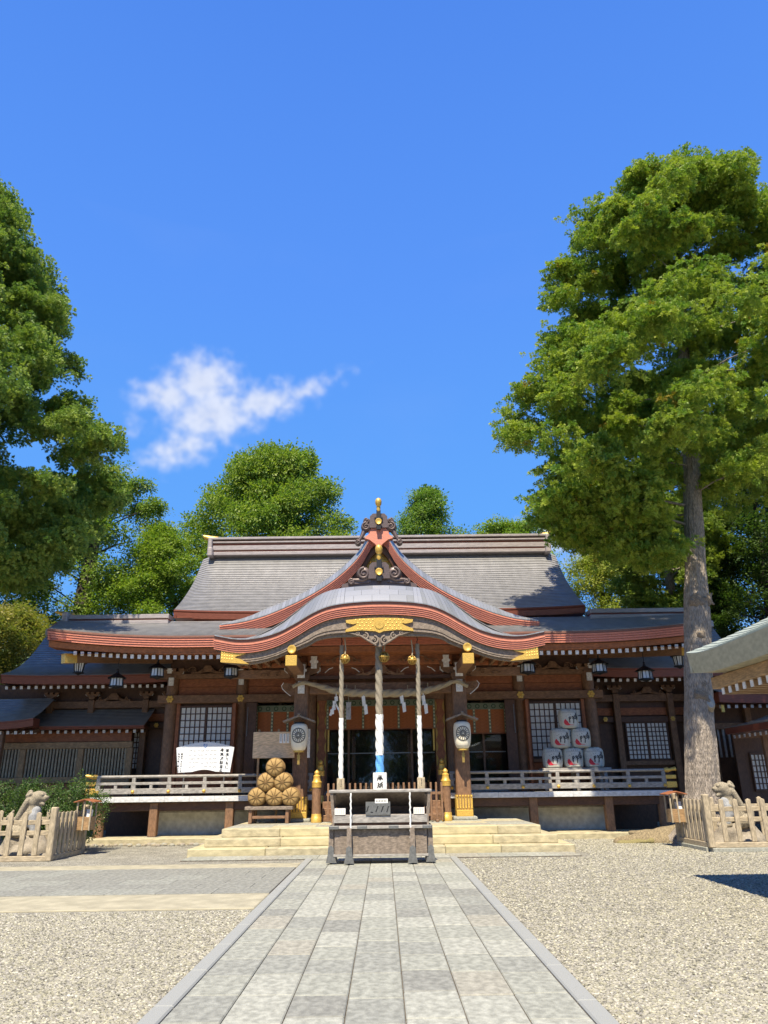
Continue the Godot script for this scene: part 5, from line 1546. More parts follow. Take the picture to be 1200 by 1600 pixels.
func paper_lanterns() -> void:
	var lab := ["white paper lantern with flower crest on the column by the straw bales", "white paper lantern with flower crest on the column away from the bales"]
	for i in 2:
		var s := -1.0 if i == 0 else 1.0
		var r := thing("paper_lantern", lab[i], "lantern", Vector3(s * 2.34, 2.82, -22.14), 0.0, "crested paper lanterns on the porch columns")
		var pr := [Vector2(0, -0.40)]
		for k in 27:      # shallow ribs of the paper skin
			var y := -0.40 + 0.76 * k / 26.0
			pr.append(Vector2(lantern_radius(y) - (0.004 if k % 2 else 0.0), y))
		pr.append(Vector2(0, 0.36))
		var b := MB.new()
		b.lathe(pr, 28)
		part("paper_body", b, M.paper_cream, r)
		var c := MB.new()
		var fm := func(p: Vector2) -> Vector3:
			var q := lantern_radius(p.y) + 0.006
			return Vector3(sin(p.x / 0.24) * q, p.y, cos(p.x / 0.24) * q)
		for k in 16:
			var t := TAU * k / 16.0
			var ps := []
			for q in [Vector2(0.05, 0.0), Vector2(0.10, 0.016), Vector2(0.15, 0.028), Vector2(0.178, 0.024), Vector2(0.19, 0.0), Vector2(0.178, -0.024), Vector2(0.15, -0.028), Vector2(0.10, -0.016), Vector2(0.05, 0.0)]: ps.append(q.rotated(t) + Vector2(0, 0.02))
			c.ribbon(ps, 0.010, fm)
		for rr in [0.035, 0.198]:
			var ps := []
			for k in 25: ps.append(Vector2(rr, 0).rotated(TAU * k / 24.0) + Vector2(0, 0.02))
			c.ribbon(ps, 0.016, fm)
		part("flower_crest", c, M.ink, r)
		for yy in [[0.34, 0.40], [-0.43, -0.38]]:
			var k := MB.new()
			k.lathe([Vector2(0, yy[0]), Vector2(0.15, yy[0]), Vector2(0.15, yy[1]), Vector2(0, yy[1])], 18)
			part("end_cap", k, M.iron if yy[0] > 0 else M.gold, r)
		var rf := MB.new()
		for e in [-1.0, 1.0]:
			rf.beam(Vector3(0, 0.56, 0.0), Vector3(e * 0.45, 0.40, 0.0), 0.52, 0.045, Vector3(e * 0.3, 1, 0))
		part("little_roof", rf, M.ash_x, r)
		var rd := MB.new()
		rd.bbox(Vector3(0, 0.595, 0), Vector3(0.08, 0.06, 0.56), 0.01)
		part("roof_ridge", rd, M.ash_z, r)
		var ts := MB.new()
		ts.tube([Vector3(0, -0.42, 0.03), Vector3(0, -0.5, 0.03)], 0.02, 8)
		ts.poly(PackedVector2Array([Vector2(-0.05, -0.5), Vector2(0.05, -0.5), Vector2(0.03, -0.56), Vector2(0.055, -0.58), Vector2(0.03, -0.62), Vector2(-0.03, -0.62), Vector2(-0.055, -0.58), Vector2(-0.03, -0.56)]), 0.02, 0.04)
		ts.span(Vector3(-0.035, -0.76, 0.025), Vector3(0.035, -0.62, 0.035))
		part("pendant", ts, M.brass, r)

func metal_lantern(at: Vector3, label: String, round_: bool, w: float, top: float) -> void:
	var r := thing("hanging_lantern", label, "lantern", at, 0.3, "black metal lanterns hung under the eaves")
	var b := MB.new()
	var n := 6
	var f := MB.new()
	for k in n:
		var t0 := TAU * k / n; var t1 := TAU * (k + 1) / n
		var h := 0.26 if not round_ else 0.3
		var ra := w * (0.5 if not round_ else 0.36); var rb := w * (0.46 if not round_ else 0.5)
		var a := Vector3(sin(t0) * ra, 0, cos(t0) * ra); var c := Vector3(sin(t1) * ra, 0, cos(t1) * ra)
		var d := Vector3(sin(t1) * rb, h, cos(t1) * rb); var e := Vector3(sin(t0) * rb, h, cos(t0) * rb)
		b.tube([a, e], 0.018, 5); b.tube([a, c], 0.022, 5); b.tube([e, d], 0.022, 5)
		var p := MB.new()
		p.quad(a * 0.96, c * 0.96, Vector3(d.x * 0.96, h, d.z * 0.96), Vector3(e.x * 0.96, h, e.z * 0.96))
		part("glass_pane", p, M.lamp_glass, r)
		var bars := (a + e) * 0.5; var bare := (c + d) * 0.5
		b.tube([(a + c) * 0.5, (d + e) * 0.5], 0.008, 4)
		f.tri(Vector3(sin(t0) * w * 0.72, h - 0.01, cos(t0) * w * 0.72), Vector3(sin(t1) * w * 0.72, h - 0.01, cos(t1) * w * 0.72), Vector3(0, h + 0.17, 0))
		f.tri(Vector3(sin(t1) * w * 0.72, h - 0.02, cos(t1) * w * 0.72), Vector3(sin(t0) * w * 0.72, h - 0.02, cos(t0) * w * 0.72), Vector3(0, h, 0))
	part("frame", b, M.iron, r)
	part("lantern_roof", f, M.iron, r)
	var c := MB.new()
	c.lathe([Vector2(0.0, 0.3), Vector2(0.04, 0.36), Vector2(0.05, 0.42), Vector2(0.02, 0.47), Vector2(0.035, 0.5), Vector2(0.0, 0.54)], 10)
	c.tube([Vector3(0, 0.5, 0), Vector3(0, top - at.y, 0)], 0.01, 5)
	part("hanger", c, M.iron, r)
	var q := MB.new()
	q.lathe([Vector2(0, -0.09), Vector2(0.03, -0.07), Vector2(w * 0.3, -0.03), Vector2(w * 0.5, -0.02), Vector2(w * 0.5, 0.0), Vector2(0, 0.0)], 12)
	part("base", q, M.iron, r)

func boards() -> void:
	# white votive board
	var e := thing("votive_board", "large white arched votive board with handwriting in front of the lattice window", "board", Vector3(-5.3, 1.24, -23.42))
	var b := MB.new()
	var pts := PackedVector2Array()
	for k in 13: pts.append(Vector2(lerpf(0.87, -0.87, k / 12.0), 1.37 + 0.16 * cos(PI * 0.5 * lerpf(-1.0, 1.0, k / 12.0))))
	pts.append(Vector2(-0.78, 0.66))
	for k in 9: pts.append(Vector2(lerpf(-0.35, 0.35, k / 8.0), 0.68 + 0.06 * cos(PI * 0.5 * lerpf(-1.0, 1.0, k / 8.0))))
	pts.append(Vector2(0.78, 0.66))
	b.poly(pts, -0.03, 0.03)
	part("board_panel", b, M.ema_white, e)
	for s in [-1.0, 1.0]:
		piece("stand_leg", bm(Vector3(0.03, 0.72, 0.03)), M.steel, e, Transform3D(Basis(), Vector3(s * 0.6, 0.34, -0.04)))
	var fm := func(p: Vector2) -> Vector3: return Vector3(p.x, p.y, 0.034)
	var t := MB.new()
	write(t, "徳島ともに、", Vector2(0.62, 1.33), 0.105, 0.016, fm)
	write(t, "最高の歓喜を", Vector2(0.46, 1.34), 0.105, 0.016, fm)
	write(t, "徳島ヴォルティス", Vector2(-0.72, 1.22), 0.062, 0.010, fm)
	write(t, "令和六年一月十日", Vector2(-0.81, 1.22), 0.062, 0.010, fm)
	part("lettering", t, M.ink, e)
	rng.seed = 3
	var g := MB.new()
	for j in 5:
		for k in 7:
			if j == 4 and k in [2, 3]: continue
			scribble(g, Vector2(-0.48 + k * 0.125 + rng.randf_range(-0.02, 0.02), 1.28 - j * 0.115), rng.randf_range(0.06, 0.1), 0.055, 0.009, fm)
	part("signatures", g, M.ink_grey, e)
	var l := MB.new()
	l.ribbon([Vector2(-0.05, 1.47), Vector2(-0.045, 1.42), Vector2(0, 1.36), Vector2(0.045, 1.42), Vector2(0.05, 1.47), Vector2(0, 1.44), Vector2(-0.05, 1.47)], 0.02, fm)
	part("emblem", l, M.ink_blue, e)
	# plain notice board
	var n := thing("notice_board", "plain brown wooden notice board with three white paper slips", "notice board", Vector3(-3.08, 0.545, -22.3))
	piece("board_panel", bm(Vector3(1.2, 0.36, 0.04), 0.006), M.board_wood, n, Transform3D(Basis(), Vector3(0, 2.245, 0)))
	piece("board_panel", bm(Vector3(1.2, 0.36, 0.04), 0.006), M.board_wood, n, Transform3D(Basis(), Vector3(0, 1.882, 0)))
	for s in [-0.44, 0.12]: piece("stand_leg", bm(Vector3(0.06, 2.5, 0.06), 0.006), M.honey_y, n, Transform3D(Basis(), Vector3(s, 1.25, -0.055)))
	piece("cross_bar", bm(Vector3(1.2, 0.05, 0.05), 0.006), M.board_wood, n, Transform3D(Basis(), Vector3(0, 0.75, -0.06)))
	for k in 3:
		var sl := piece("paper_slip", bm(Vector3(0.075, 0.26, 0.006)), M.paper, n, Transform3D(Basis(), Vector3(0.2 + k * 0.1, 2.24, 0.024)))
		var p := MB.new()
		for j in 7: p.span(Vector3(-0.014, 0.1 - j * 0.03, 0.003), Vector3(0.014, 0.118 - j * 0.03, 0.0045))
		part("slip_print", p, M.ink, sl)

func bales_and_barrels() -> void:
	var be := thing("low_bench", "low plain wooden bench carrying the straw bales", "bench", Vector3(-3.07, 0.545, -21.95))
	piece("bench_top", bm(Vector3(1.3, 0.09, 0.62), 0.01), M.ash_x, be, Transform3D(Basis(), Vector3(0, 0.39, 0)))
	for s in [-1.0, 1.0]:
		for q in [-1.0, 1.0]: piece("leg", bm(Vector3(0.09, 0.345, 0.09), 0.008), M.wood_y, be, Transform3D(Basis(), Vector3(s * 0.5, 0.172, q * 0.22)))
	piece("stretcher", bm(Vector3(0.9, 0.07, 0.04), 0.006), M.wood_x, be, Transform3D(Basis(), Vector3(0, 0.16, 0.22)))
	var lab := ["bottom straw bale at the open end of the bench", "bottom straw bale in the middle of the bench", "bottom straw bale half hidden by the porch column", "second row straw bale away from the porch column", "second row straw bale against the porch column", "topmost straw bale of the pile"]
	var at := [Vector2(-3.42, 0.0), Vector2(-2.93, 0.0), Vector2(-2.50, 0.0), Vector2(-3.18, 0.385), Vector2(-2.72, 0.385), Vector2(-2.95, 0.77)]
	var b := MB.new()
	var pr := [Vector2(0, -0.28), Vector2(0.12, -0.285), Vector2(0.2, -0.265), Vector2(0.235, -0.2), Vector2(0.24, 0), Vector2(0.235, 0.2), Vector2(0.2, 0.265), Vector2(0.12, 0.285), Vector2(0, 0.28)]
	b.lathe(pr, 22, Transform3D(Basis(Vector3.RIGHT, PI / 2)))
	var bmesh := b.mesh()
	var sp := MB.new()
	for k in 9:      # binding straws radiating on the end
		var t := TAU * k / 9.0
		sp.tube([Vector3(0, 0, 0.292), Vector3(cos(t) * 0.1, sin(t) * 0.1, 0.294), Vector3(cos(t) * 0.2, sin(t) * 0.2, 0.27), Vector3(cos(t) * 0.236, sin(t) * 0.236, 0.2)], 0.011, 5)
	var ring := MB.new()
	for z in [-0.16, -0.05, 0.06, 0.17]:
		var ps := []
		for k in 21: ps.append(Vector3(cos(TAU * k / 20) * 0.243, sin(TAU * k / 20) * 0.243, z))
		ring.tube(ps, 0.014, 6)
	var spm := sp.mesh(); var rgm := ring.mesh()
	for k in 6:
		var o := thing("straw_bale", lab[k], "straw bale", Vector3(at[k].x, 0.98 + at[k].y, -21.95), 0.0, "round straw bales piled on the bench")
		var q := Transform3D(Basis(Vector3.BACK, k * 0.7) , Vector3(0, 0.24, 0.02 * (k % 3)))
		piece("straw_body", bmesh, M.straw, o, q)
		piece("end_bindings", spm, M.straw_dark, o, q)
		piece("binding_ropes", rgm, M.straw_dark, o, q)
	# sake barrels on their stand
	var st := thing("barrel_stand", "grey slatted wooden stand under the sake barrels", "stand", Vector3(5.93, 1.24, -24.0))
	piece("stand_top", bm(Vector3(2.05, 0.12, 0.72), 0.012), M.grey_x, st, Transform3D(Basis(), Vector3(0, 0.6, 0)))
	for x in [-0.85, 0.0, 0.85]:
		for z in [-0.28, 0.28]: piece("leg", bm(Vector3(0.09, 0.54, 0.09), 0.008), M.grey_y, st, Transform3D(Basis(), Vector3(x, 0.27, z)))
	piece("stretcher", bm(Vector3(1.7, 0.08, 0.05), 0.008), M.grey_x, st, Transform3D(Basis(), Vector3(0, 0.2, 0.28)))
	var prof := [Vector2(0, 0.0), Vector2(0.22, 0.0), Vector2(0.265, 0.025), Vector2(0.295, 0.09), Vector2(0.305, 0.28), Vector2(0.298, 0.45), Vector2(0.275, 0.53), Vector2(0.23, 0.565), Vector2(0, 0.575)]
	var rad := func(y: float) -> float: return curve([Vector2(0.0, 0.24), Vector2(0.025, 0.268), Vector2(0.09, 0.297), Vector2(0.28, 0.307), Vector2(0.45, 0.30), Vector2(0.53, 0.277), Vector2(0.565, 0.23)], y)
	var fm := func(p: Vector2) -> Vector3:
		var q: float = rad.call(p.y) + 0.005
		return Vector3(sin(p.x / 0.3) * q, p.y, cos(p.x / 0.3) * q)
	var body := MB.new()
	body.lathe(prof, 30)
	var red := MB.new()
	var ca := []; var cw := []
	for k in 11:
		var f := k / 10.0
		ca.append(Vector2(-0.17 + 0.03 * sin(f * PI) * -1.0 + 0.23 * f * f, 0.26 - 0.17 * sin(f * PI * 0.55))); cw.append(0.014 + 0.125 * sin(minf(1.0, f * 1.25) * PI) * (1.0 - 0.3 * f))
	red.ribbon(ca, cw, fm)
	var ink := MB.new()
	for s in [[Vector2(-0.06, 0.31), Vector2(-0.05, 0.22), Vector2(-0.055, 0.19)], [Vector2(-0.07, 0.30), Vector2(-0.03, 0.325), Vector2(-0.02, 0.29), Vector2(-0.045, 0.27)], [Vector2(0.005, 0.31), Vector2(0.03, 0.335), Vector2(0.05, 0.30), Vector2(0.015, 0.285)], [Vector2(0.055, 0.33), Vector2(0.055, 0.23), Vector2(0.045, 0.175)], [Vector2(0.085, 0.34), Vector2(0.12, 0.365), Vector2(0.13, 0.32), Vector2(0.09, 0.315), Vector2(0.085, 0.34)], [Vector2(0.135, 0.42), Vector2(0.155, 0.36), Vector2(0.165, 0.29), Vector2(0.15, 0.25)], [Vector2(0.07, 0.275), Vector2(0.13, 0.29), Vector2(0.18, 0.31)], [Vector2(0.12, 0.385), Vector2(0.175, 0.395)], [Vector2(0.185, 0.34), Vector2(0.195, 0.28)]]:
		
		var big := []
		for q in s: big.append(Vector2(-0.075 + (q.x + 0.07) * 1.2, 0.30 + (q.y - 0.30) * 1.3))
		ink.ribbon(big, 0.03, fm)
	for q in [Vector2(-0.09, 0.385), Vector2(-0.15, 0.35), Vector2(-0.02, 0.40)]: ink.ribbon([q, q + Vector2(0.012, 0.012)], 0.014, fm)
	var small := MB.new()
	for k in 4:
		var x: float = -0.075 + k * 0.055 + (0.02 if k > 1 else 0.0)
		for q in [[Vector2(-0.012, 0.01), Vector2(0.012, 0.01)], [Vector2(0, 0.018), Vector2(0, -0.016)], [Vector2(-0.014, -0.014), Vector2(0.014, -0.014)]]:
			small.ribbon([q[0] + Vector2(x, 0.505), q[1] + Vector2(x, 0.505)], 0.007, fm)
	for k in 5: small.ribbon([Vector2(0.2 + 0.01 * (k % 2), 0.40 - k * 0.035), Vector2(0.222, 0.395 - k * 0.035)], 0.009, fm)
	var line := []
	for k in 25: line.append(Vector2(-0.40 + 0.8 * k / 24.0, 0.465))
	small.ribbon(line, 0.006, fm)
	var rope := MB.new()
	for q in [0.0, PI / 2]:
		var ps := []
		for k in 13:
			var f := -1.0 + 2.0 * k / 12.0
			ps.append(Vector3(sin(q) * 0.27 * f, 0.585 - 0.06 * pow(absf(f), 6), cos(q) * 0.27 * f))
		rope.tube(ps, 0.014, 6)
	for t in [0.95, -0.95, 2.4, -2.4]:
		var ps := []
		for k in 9:
			var y := 0.55 - 0.53 * k / 8.0
			ps.append(Vector3(sin(t) * (rad.call(y) + 0.008), y, cos(t) * (rad.call(y) + 0.008)))
		rope.tube(ps, 0.013, 6)
	var tie := MB.new()
	var hp := []
	for k in 27: hp.append(Vector3(sin(TAU * k / 26.0) * 0.283, 0.05, cos(TAU * k / 26.0) * 0.283))
	tie.tube(hp, 0.012, 5)
	var ms := [[body.mesh(), "komo", "straw_wrap"], [red.mesh(), "ink_red", "red_crescent"], [ink.mesh(), "ink", "brush_lettering"], [small.mesh(), "ink_grey", "small_lettering"], [rope.mesh(), "komo_rope", "cross_ropes"], [tie.mesh(), "komo_rope", "hoop_rope"]]
	var bl := ["bottom row white sake barrel nearest the middle doorway", "bottom row white sake barrel between its two neighbours", "bottom row white sake barrel beside the corner column", "second row white sake barrel nearer the middle doorway", "second row white sake barrel nearer the corner column", "topmost white sake barrel of the pyramid"]
	var ba := [Vector2(5.27, 1.905), Vector2(5.905, 1.905), Vector2(6.54, 1.905), Vector2(5.56, 2.485), Vector2(6.20, 2.485), Vector2(5.86, 3.065)]
	for k in 6:
		var o := thing("sake_barrel", bl[k], "barrel", Vector3(ba[k].x, ba[k].y, -24.0), [0.02, -0.05, 0.03, 0.0, -0.04, 0.12][k], "white sake barrels stacked as a pyramid")
		for m in ms: piece(m[2], m[0], M[m[1]], o)

func low_barrier() -> void:
	var r := thing("low_barrier", "low brown picket barrier behind the offering box", "barrier", Vector3(0.1, 0.545, -21.6))
	for k in 22:
		piece("picket", bm(Vector3(0.055, 0.96, 0.03), 0.006), M.wood_y, r, Transform3D(Basis(), Vector3(-1.55 + k * 0.1476, 0.52, 0)))
	for y in [0.18, 0.72]: piece("rail", bm(Vector3(3.2, 0.07, 0.04), 0.006), M.wood_x, r, Transform3D(Basis(), Vector3(0, y, -0.036)))
	for s in [-1.0, 1.0]: piece("foot", bm(Vector3(0.08, 0.06, 0.5), 0.01), M.wood_z, r, Transform3D(Basis(), Vector3(s * 1.4, 0.03, 0)))

func picket_fence(s: float, label: String) -> void:
	var o := Vector3(s * 7.40, 0, -18.1)
	var r := thing("picket_fence", label, "fence", o, 0.0, "picket fences round the guardian statues")
	var y0 := 0.0
	if s > 0: y0 = 0.09
	var g := s > 0
	# plinth
	if g:
		piece("plinth", bm(Vector3(4.2, 0.09, 0.2), 0.01), M.slab4, r, Transform3D(Basis(), Vector3(2.08, 0.045, 0)))
		piece("plinth", bm(Vector3(0.2, 0.09, 1.8), 0.01), M.slab4, r, Transform3D(Basis(), Vector3(0, 0.045, -1.0)))
	piece("base_beam", bm(Vector3(4.2, 0.11, 0.1), 0.01), M.pale_x, r, Transform3D(Basis(), Vector3(s * 2.1, y0 + 0.055, 0)))
	piece("base_beam", bm(Vector3(0.1, 0.11, 1.8), 0.01), M.pale_z, r, Transform3D(Basis(), Vector3(0, y0 + 0.055, -0.96)))
	for y in [0.58, 0.80]:
		piece("rail", bm(Vector3(4.2, 0.10, 0.04), 0.008), M.pale_x, r, Transform3D(Basis(), Vector3(s * 2.1, y0 + y, -0.045)))
		piece("rail", bm(Vector3(0.04, 0.10, 1.8), 0.008), M.pale_z, r, Transform3D(Basis(), Vector3(s * 0.045, y0 + y, -0.9)))
	var pc := MB.new()
	pc.bbox(Vector3(0, 0.5, 0), Vector3(0.115, 0.88, 0.045), 0.01)
	pc.tri(Vector3(-0.057, 0.94, 0.022), Vector3(0.057, 0.94, 0.022), Vector3(0, 0.965, 0))
	pc.tri(Vector3(0.057, 0.94, -0.022), Vector3(-0.057, 0.94, -0.022), Vector3(0, 0.965, 0))
	var pm := pc.mesh()
	for k in 12:
		piece("picket", pm, M.pale_y, r, Transform3D(Basis(Vector3.BACK, rng.randf_range(-0.012, 0.012)), Vector3(s * (0.34 + k * 0.315), y0 + 0.055, 0.01)))
	for k in 7:
		piece("picket", pm, M.pale_y, r, Transform3D(Basis(Vector3.UP, PI / 2), Vector3(0, y0 + 0.055, -0.24 - k * 0.235)))
	for p in [Vector3(0, 0, 0), Vector3(0, 0, -1.86), Vector3(s * 4.1, 0, 0)]:
		piece("corner_post", bm(Vector3(0.14, 1.12, 0.14), 0.02), M.pale_y, r, Transform3D(Basis(), p + Vector3(0, y0 + 0.56, 0)))
	for k in 5:      # rear run, behind the statue
		piece("picket", pm, M.pale_y, r, Transform3D(Basis(), Vector3(s * (0.9 + k * 0.6), y0 + 0.055, -1.86)))
	piece("rail", bm(Vector3(4.0, 0.10, 0.04), 0.008), M.pale_x, r, Transform3D(Basis(), Vector3(s * 2.0, y0 + 0.8, -1.88)))

func money_box(s: float, label: String) -> void:   # small roofed box hung on the fence corner
	var r := thing("small_coin_box", label, "coin box", Vector3(s * 7.22, 0.56, -19.55), 0.0, "small roofed boxes on the fence corners")
	var m: Material = M.honey_y
	piece("box_front", bm(Vector3(0.36, 0.30, 0.02), 0.004), M.honey_x, r, Transform3D(Basis(), Vector3(0, 0.15, 0.16)))
	piece("box_back", bm(Vector3(0.36, 0.30, 0.02), 0.004), M.honey_x, r, Transform3D(Basis(), Vector3(0, 0.15, -0.16)))
	for q in [-1.0, 1.0]: piece("box_side", bm(Vector3(0.02, 0.30, 0.30), 0.004), M.honey_z, r, Transform3D(Basis(), Vector3(q * 0.17, 0.15, 0)))
	piece("box_floor", bm(Vector3(0.34, 0.02, 0.3)), M.honey_x, r, Transform3D(Basis(), Vector3(0, 0.01, 0)))
	for q in [[-1, 1], [1, 1], [-1, -1], [1, -1], [0, 1]]: piece("post", bm(Vector3(0.035, 0.66, 0.035), 0.004), M.pale_y, r, Transform3D(Basis(), Vector3(q[0] * 0.165, 0.32, q[1] * 0.175)))
	piece("paper_leaflets", bm(Vector3(0.13, 0.2, 0.09), 0.004), M.paper, r, Transform3D(Basis(Vector3.RIGHT, -0.2), Vector3(0.08, 0.36, 0.02)))
	for q in [-1.0, 1.0]:
		piece("roof_board", bm(Vector3(0.27, 0.025, 0.5), 0.004), M.red_x, r, Transform3D(Basis(Vector3.BACK, -q * 0.25), Vector3(q * 0.125, 0.665, 0)))

func guardian(s: float, label: String) -> void:
	var r := thing("guardian_statue", label, "statue", Vector3(s * 8.42, 0.0, -19.0), 0.0, "seated stone guardian beasts inside the fences")
	var ped := MB.new()
	ped = nets([[Vector3(-0.35, 0.1, -0.1), Vector3(0.35, 0.12, 0.0), 0.26, 0.28], [Vector3(-0.25, 0.36, 0), Vector3(0.28, 0.36, -0.05), 0.2, 0.2], [Vector3(0, 0.1, 0.3), Vector3(0.2, 0.15, 0.3), 0.15, 0.12], [Vector3(-0.5, 0.05, 0.1), Vector3(-0.45, 0.1, 0.1), 0.14, 0.1]], 0.045)
	part("rock_base", ped, M.rock, r)
	var d := -s     # the beast faces the path
	var P := func(x: float, y: float, z: float) -> Vector3: return Vector3(d * x, 0.46 + y, z)
	var pr := [
		[P.call(-0.22, 0.16, 0), P.call(0.02, 0.36, 0), 0.19, 0.17], [P.call(0.02, 0.36, 0), P.call(0.14, 0.62, 0), 0.17, 0.15],      # trunk
		[P.call(-0.24, 0.14, 0.15), P.call(-0.05, 0.12, 0.2), 0.14, 0.10], [P.call(-0.24, 0.14, -0.15), P.call(-0.05, 0.12, -0.2), 0.14, 0.10],   # haunches
		[P.call(-0.1, 0.04, 0.2), P.call(0.06, 0.04, 0.2), 0.06, 0.055], [P.call(-0.1, 0.04, -0.2), P.call(0.06, 0.04, -0.2), 0.06, 0.055],
		[P.call(0.17, 0.5, 0.1), P.call(0.23, 0.06, 0.12), 0.085, 0.06], [P.call(0.17, 0.5, -0.1), P.call(0.23, 0.06, -0.12), 0.085, 0.06],      # forelegs
		[P.call(0.22, 0.05, 0.12), P.call(0.32, 0.04, 0.12), 0.06, 0.055], [P.call(0.22, 0.05, -0.12), P.call(0.32, 0.04, -0.12), 0.06, 0.055],
		[P.call(0.15, 0.78, 0.02), P.call(0.22, 0.86, 0.04), 0.16, 0.15],                                                              # skull
		[P.call(0.30, 0.86, 0.05), P.call(0.40, 0.83, 0.06), 0.085, 0.065], [P.call(0.28, 0.74, 0.05), P.call(0.37, 0.71, 0.06), 0.065, 0.045],   # upper jaw, lower jaw
		[P.call(0.31, 0.93, 0.10), P.call(0.34, 0.93, 0.10), 0.035, 0.03], [P.call(0.31, 0.93, -0.01), P.call(0.34, 0.93, -0.01), 0.035, 0.03],
		[P.call(0.08, 0.94, 0.13), P.call(0.0, 0.90, 0.16), 0.05, 0.035], [P.call(0.08, 0.94, -0.1), P.call(0.0, 0.90, -0.13), 0.05, 0.035],
		[P.call(-0.36, 0.16, 0), P.call(-0.42, 0.42, 0), 0.085, 0.05], [P.call(-0.42, 0.42, 0), P.call(-0.34, 0.56, 0), 0.06, 0.03]]
	for k in 9:       # mane curls down the neck
		var f := k / 8.0
		for q in [-1.0, 1.0]:
			pr.append([P.call(0.04 - 0.2 * f, 0.82 - 0.42 * f, q * 0.13), P.call(0.01 - 0.2 * f, 0.78 - 0.42 * f, q * 0.15), 0.06, 0.045])
	for q in [-1.0, 1.0]:     # brow, nostril, teeth line and toes
		pr.append([P.call(0.30, 0.95, 0.05 + q * 0.065), P.call(0.36, 0.92, 0.05 + q * 0.08), 0.035, 0.025])
		pr.append([P.call(0.43, 0.865, 0.06 + q * 0.03), P.call(0.45, 0.86, 0.06 + q * 0.035), 0.03, 0.025])
		for e in 3: pr.append([P.call(0.33, 0.03, q * 0.12 + (e - 1) * 0.04), P.call(0.37, 0.025, q * 0.12 + (e - 1) * 0.045), 0.026, 0.02])
	for k in 7:
		pr.append([P.call(0.02 + 0.03 * sin(k * 2.0), 0.98 - 0.07 * k, 0.03 * cos(k * 3.0)), P.call(-0.03, 0.94 - 0.07 * k, 0.02), 0.055, 0.045])
	part("beast_body", nets(pr, 0.018, 70.0), M.stone, r)
	var ch := nets([[P.call(0.15, 0.30, 0.02), P.call(0.20, 0.58, 0.03), 0.14, 0.125], [P.call(0.19, 0.46, 0.10), P.call(0.245, 0.1, 0.125), 0.09, 0.068], [P.call(0.19, 0.46, -0.10), P.call(0.245, 0.1, -0.12), 0.09, 0.068]], 0.025, 34.0)
	part("pale_chest", ch, M.stone_white, r)
	for k in 14:
		var st := thing("loose_stone", "pale rounded stone lying at the foot of the fenced statue", "stone", Vector3(s * rng.randf_range(7.6, 10.5), 0.05, rng.randf_range(-18.75, -18.25)), 0.0, "rounded stones inside the statue fences")
		var sm := SphereMesh.new()
		sm.radius = 0.5; sm.height = 1.0; sm.radial_segments = 9; sm.rings = 5
		var z := rng.randf_range(0.12, 0.22)
		piece("stone", sm, [M.slab4, M.stone, M.rock][k % 3], st, Transform3D(Basis(Vector3.UP, k * 1.3).scaled(Vector3(z, z * 0.7, z * 0.85)), Vector3(0, z * 0.2, 0)))

func court_things() -> void:
	offering_box()
	porch_hangings()
	paper_lanterns()
	var lam := [[Vector3(-9.1, 4.78, -22.6), "round black lantern below the wing roof corner above the shrub", true, 0.34], [Vector3(-7.95, 4.36, -22.7), "low black box lantern between the round lantern and the votive board", false, 0.42], [Vector3(-6.72, 4.62, -22.6), "black box lantern beside the corner column by the votive board", false, 0.42], [Vector3(-4.5, 4.60, -22.6), "black box lantern between the lattice window and straw bales", false, 0.42],
		[Vector3(4.45, 4.61, -22.6), "black box lantern nearest the stacked sake barrels and porch", false, 0.42], [Vector3(6.62, 4.59, -22.6), "black box lantern beside the corner column by the barrels", false, 0.42], [Vector3(8.02, 4.38, -22.7), "low black box lantern in front of the side corridor", false, 0.42], [Vector3(9.06, 4.75, -22.6), "round black lantern below the wing roof corner by the trunk", true, 0.34]]
	for l in lam: metal_lantern(l[0], l[1], l[2], l[3], 5.35)
	boards()
	bales_and_barrels()
	low_barrier()
	rng.seed = 15
	picket_fence(-1.0, "pale picket fence round the statue in front of the shrub")
	picket_fence(1.0, "pale picket fence on a stone plinth beside the big trunk")
	money_box(-1.0, "small roofed wooden box on the fence in front of the shrub")
	money_box(1.0, "small roofed wooden box on the fence beside the big trunk")
	guardian(-1.0, "seated stone guardian beast in front of the shrub")
	guardian(1.0, "seated stone guardian beast beside the big tree trunk")

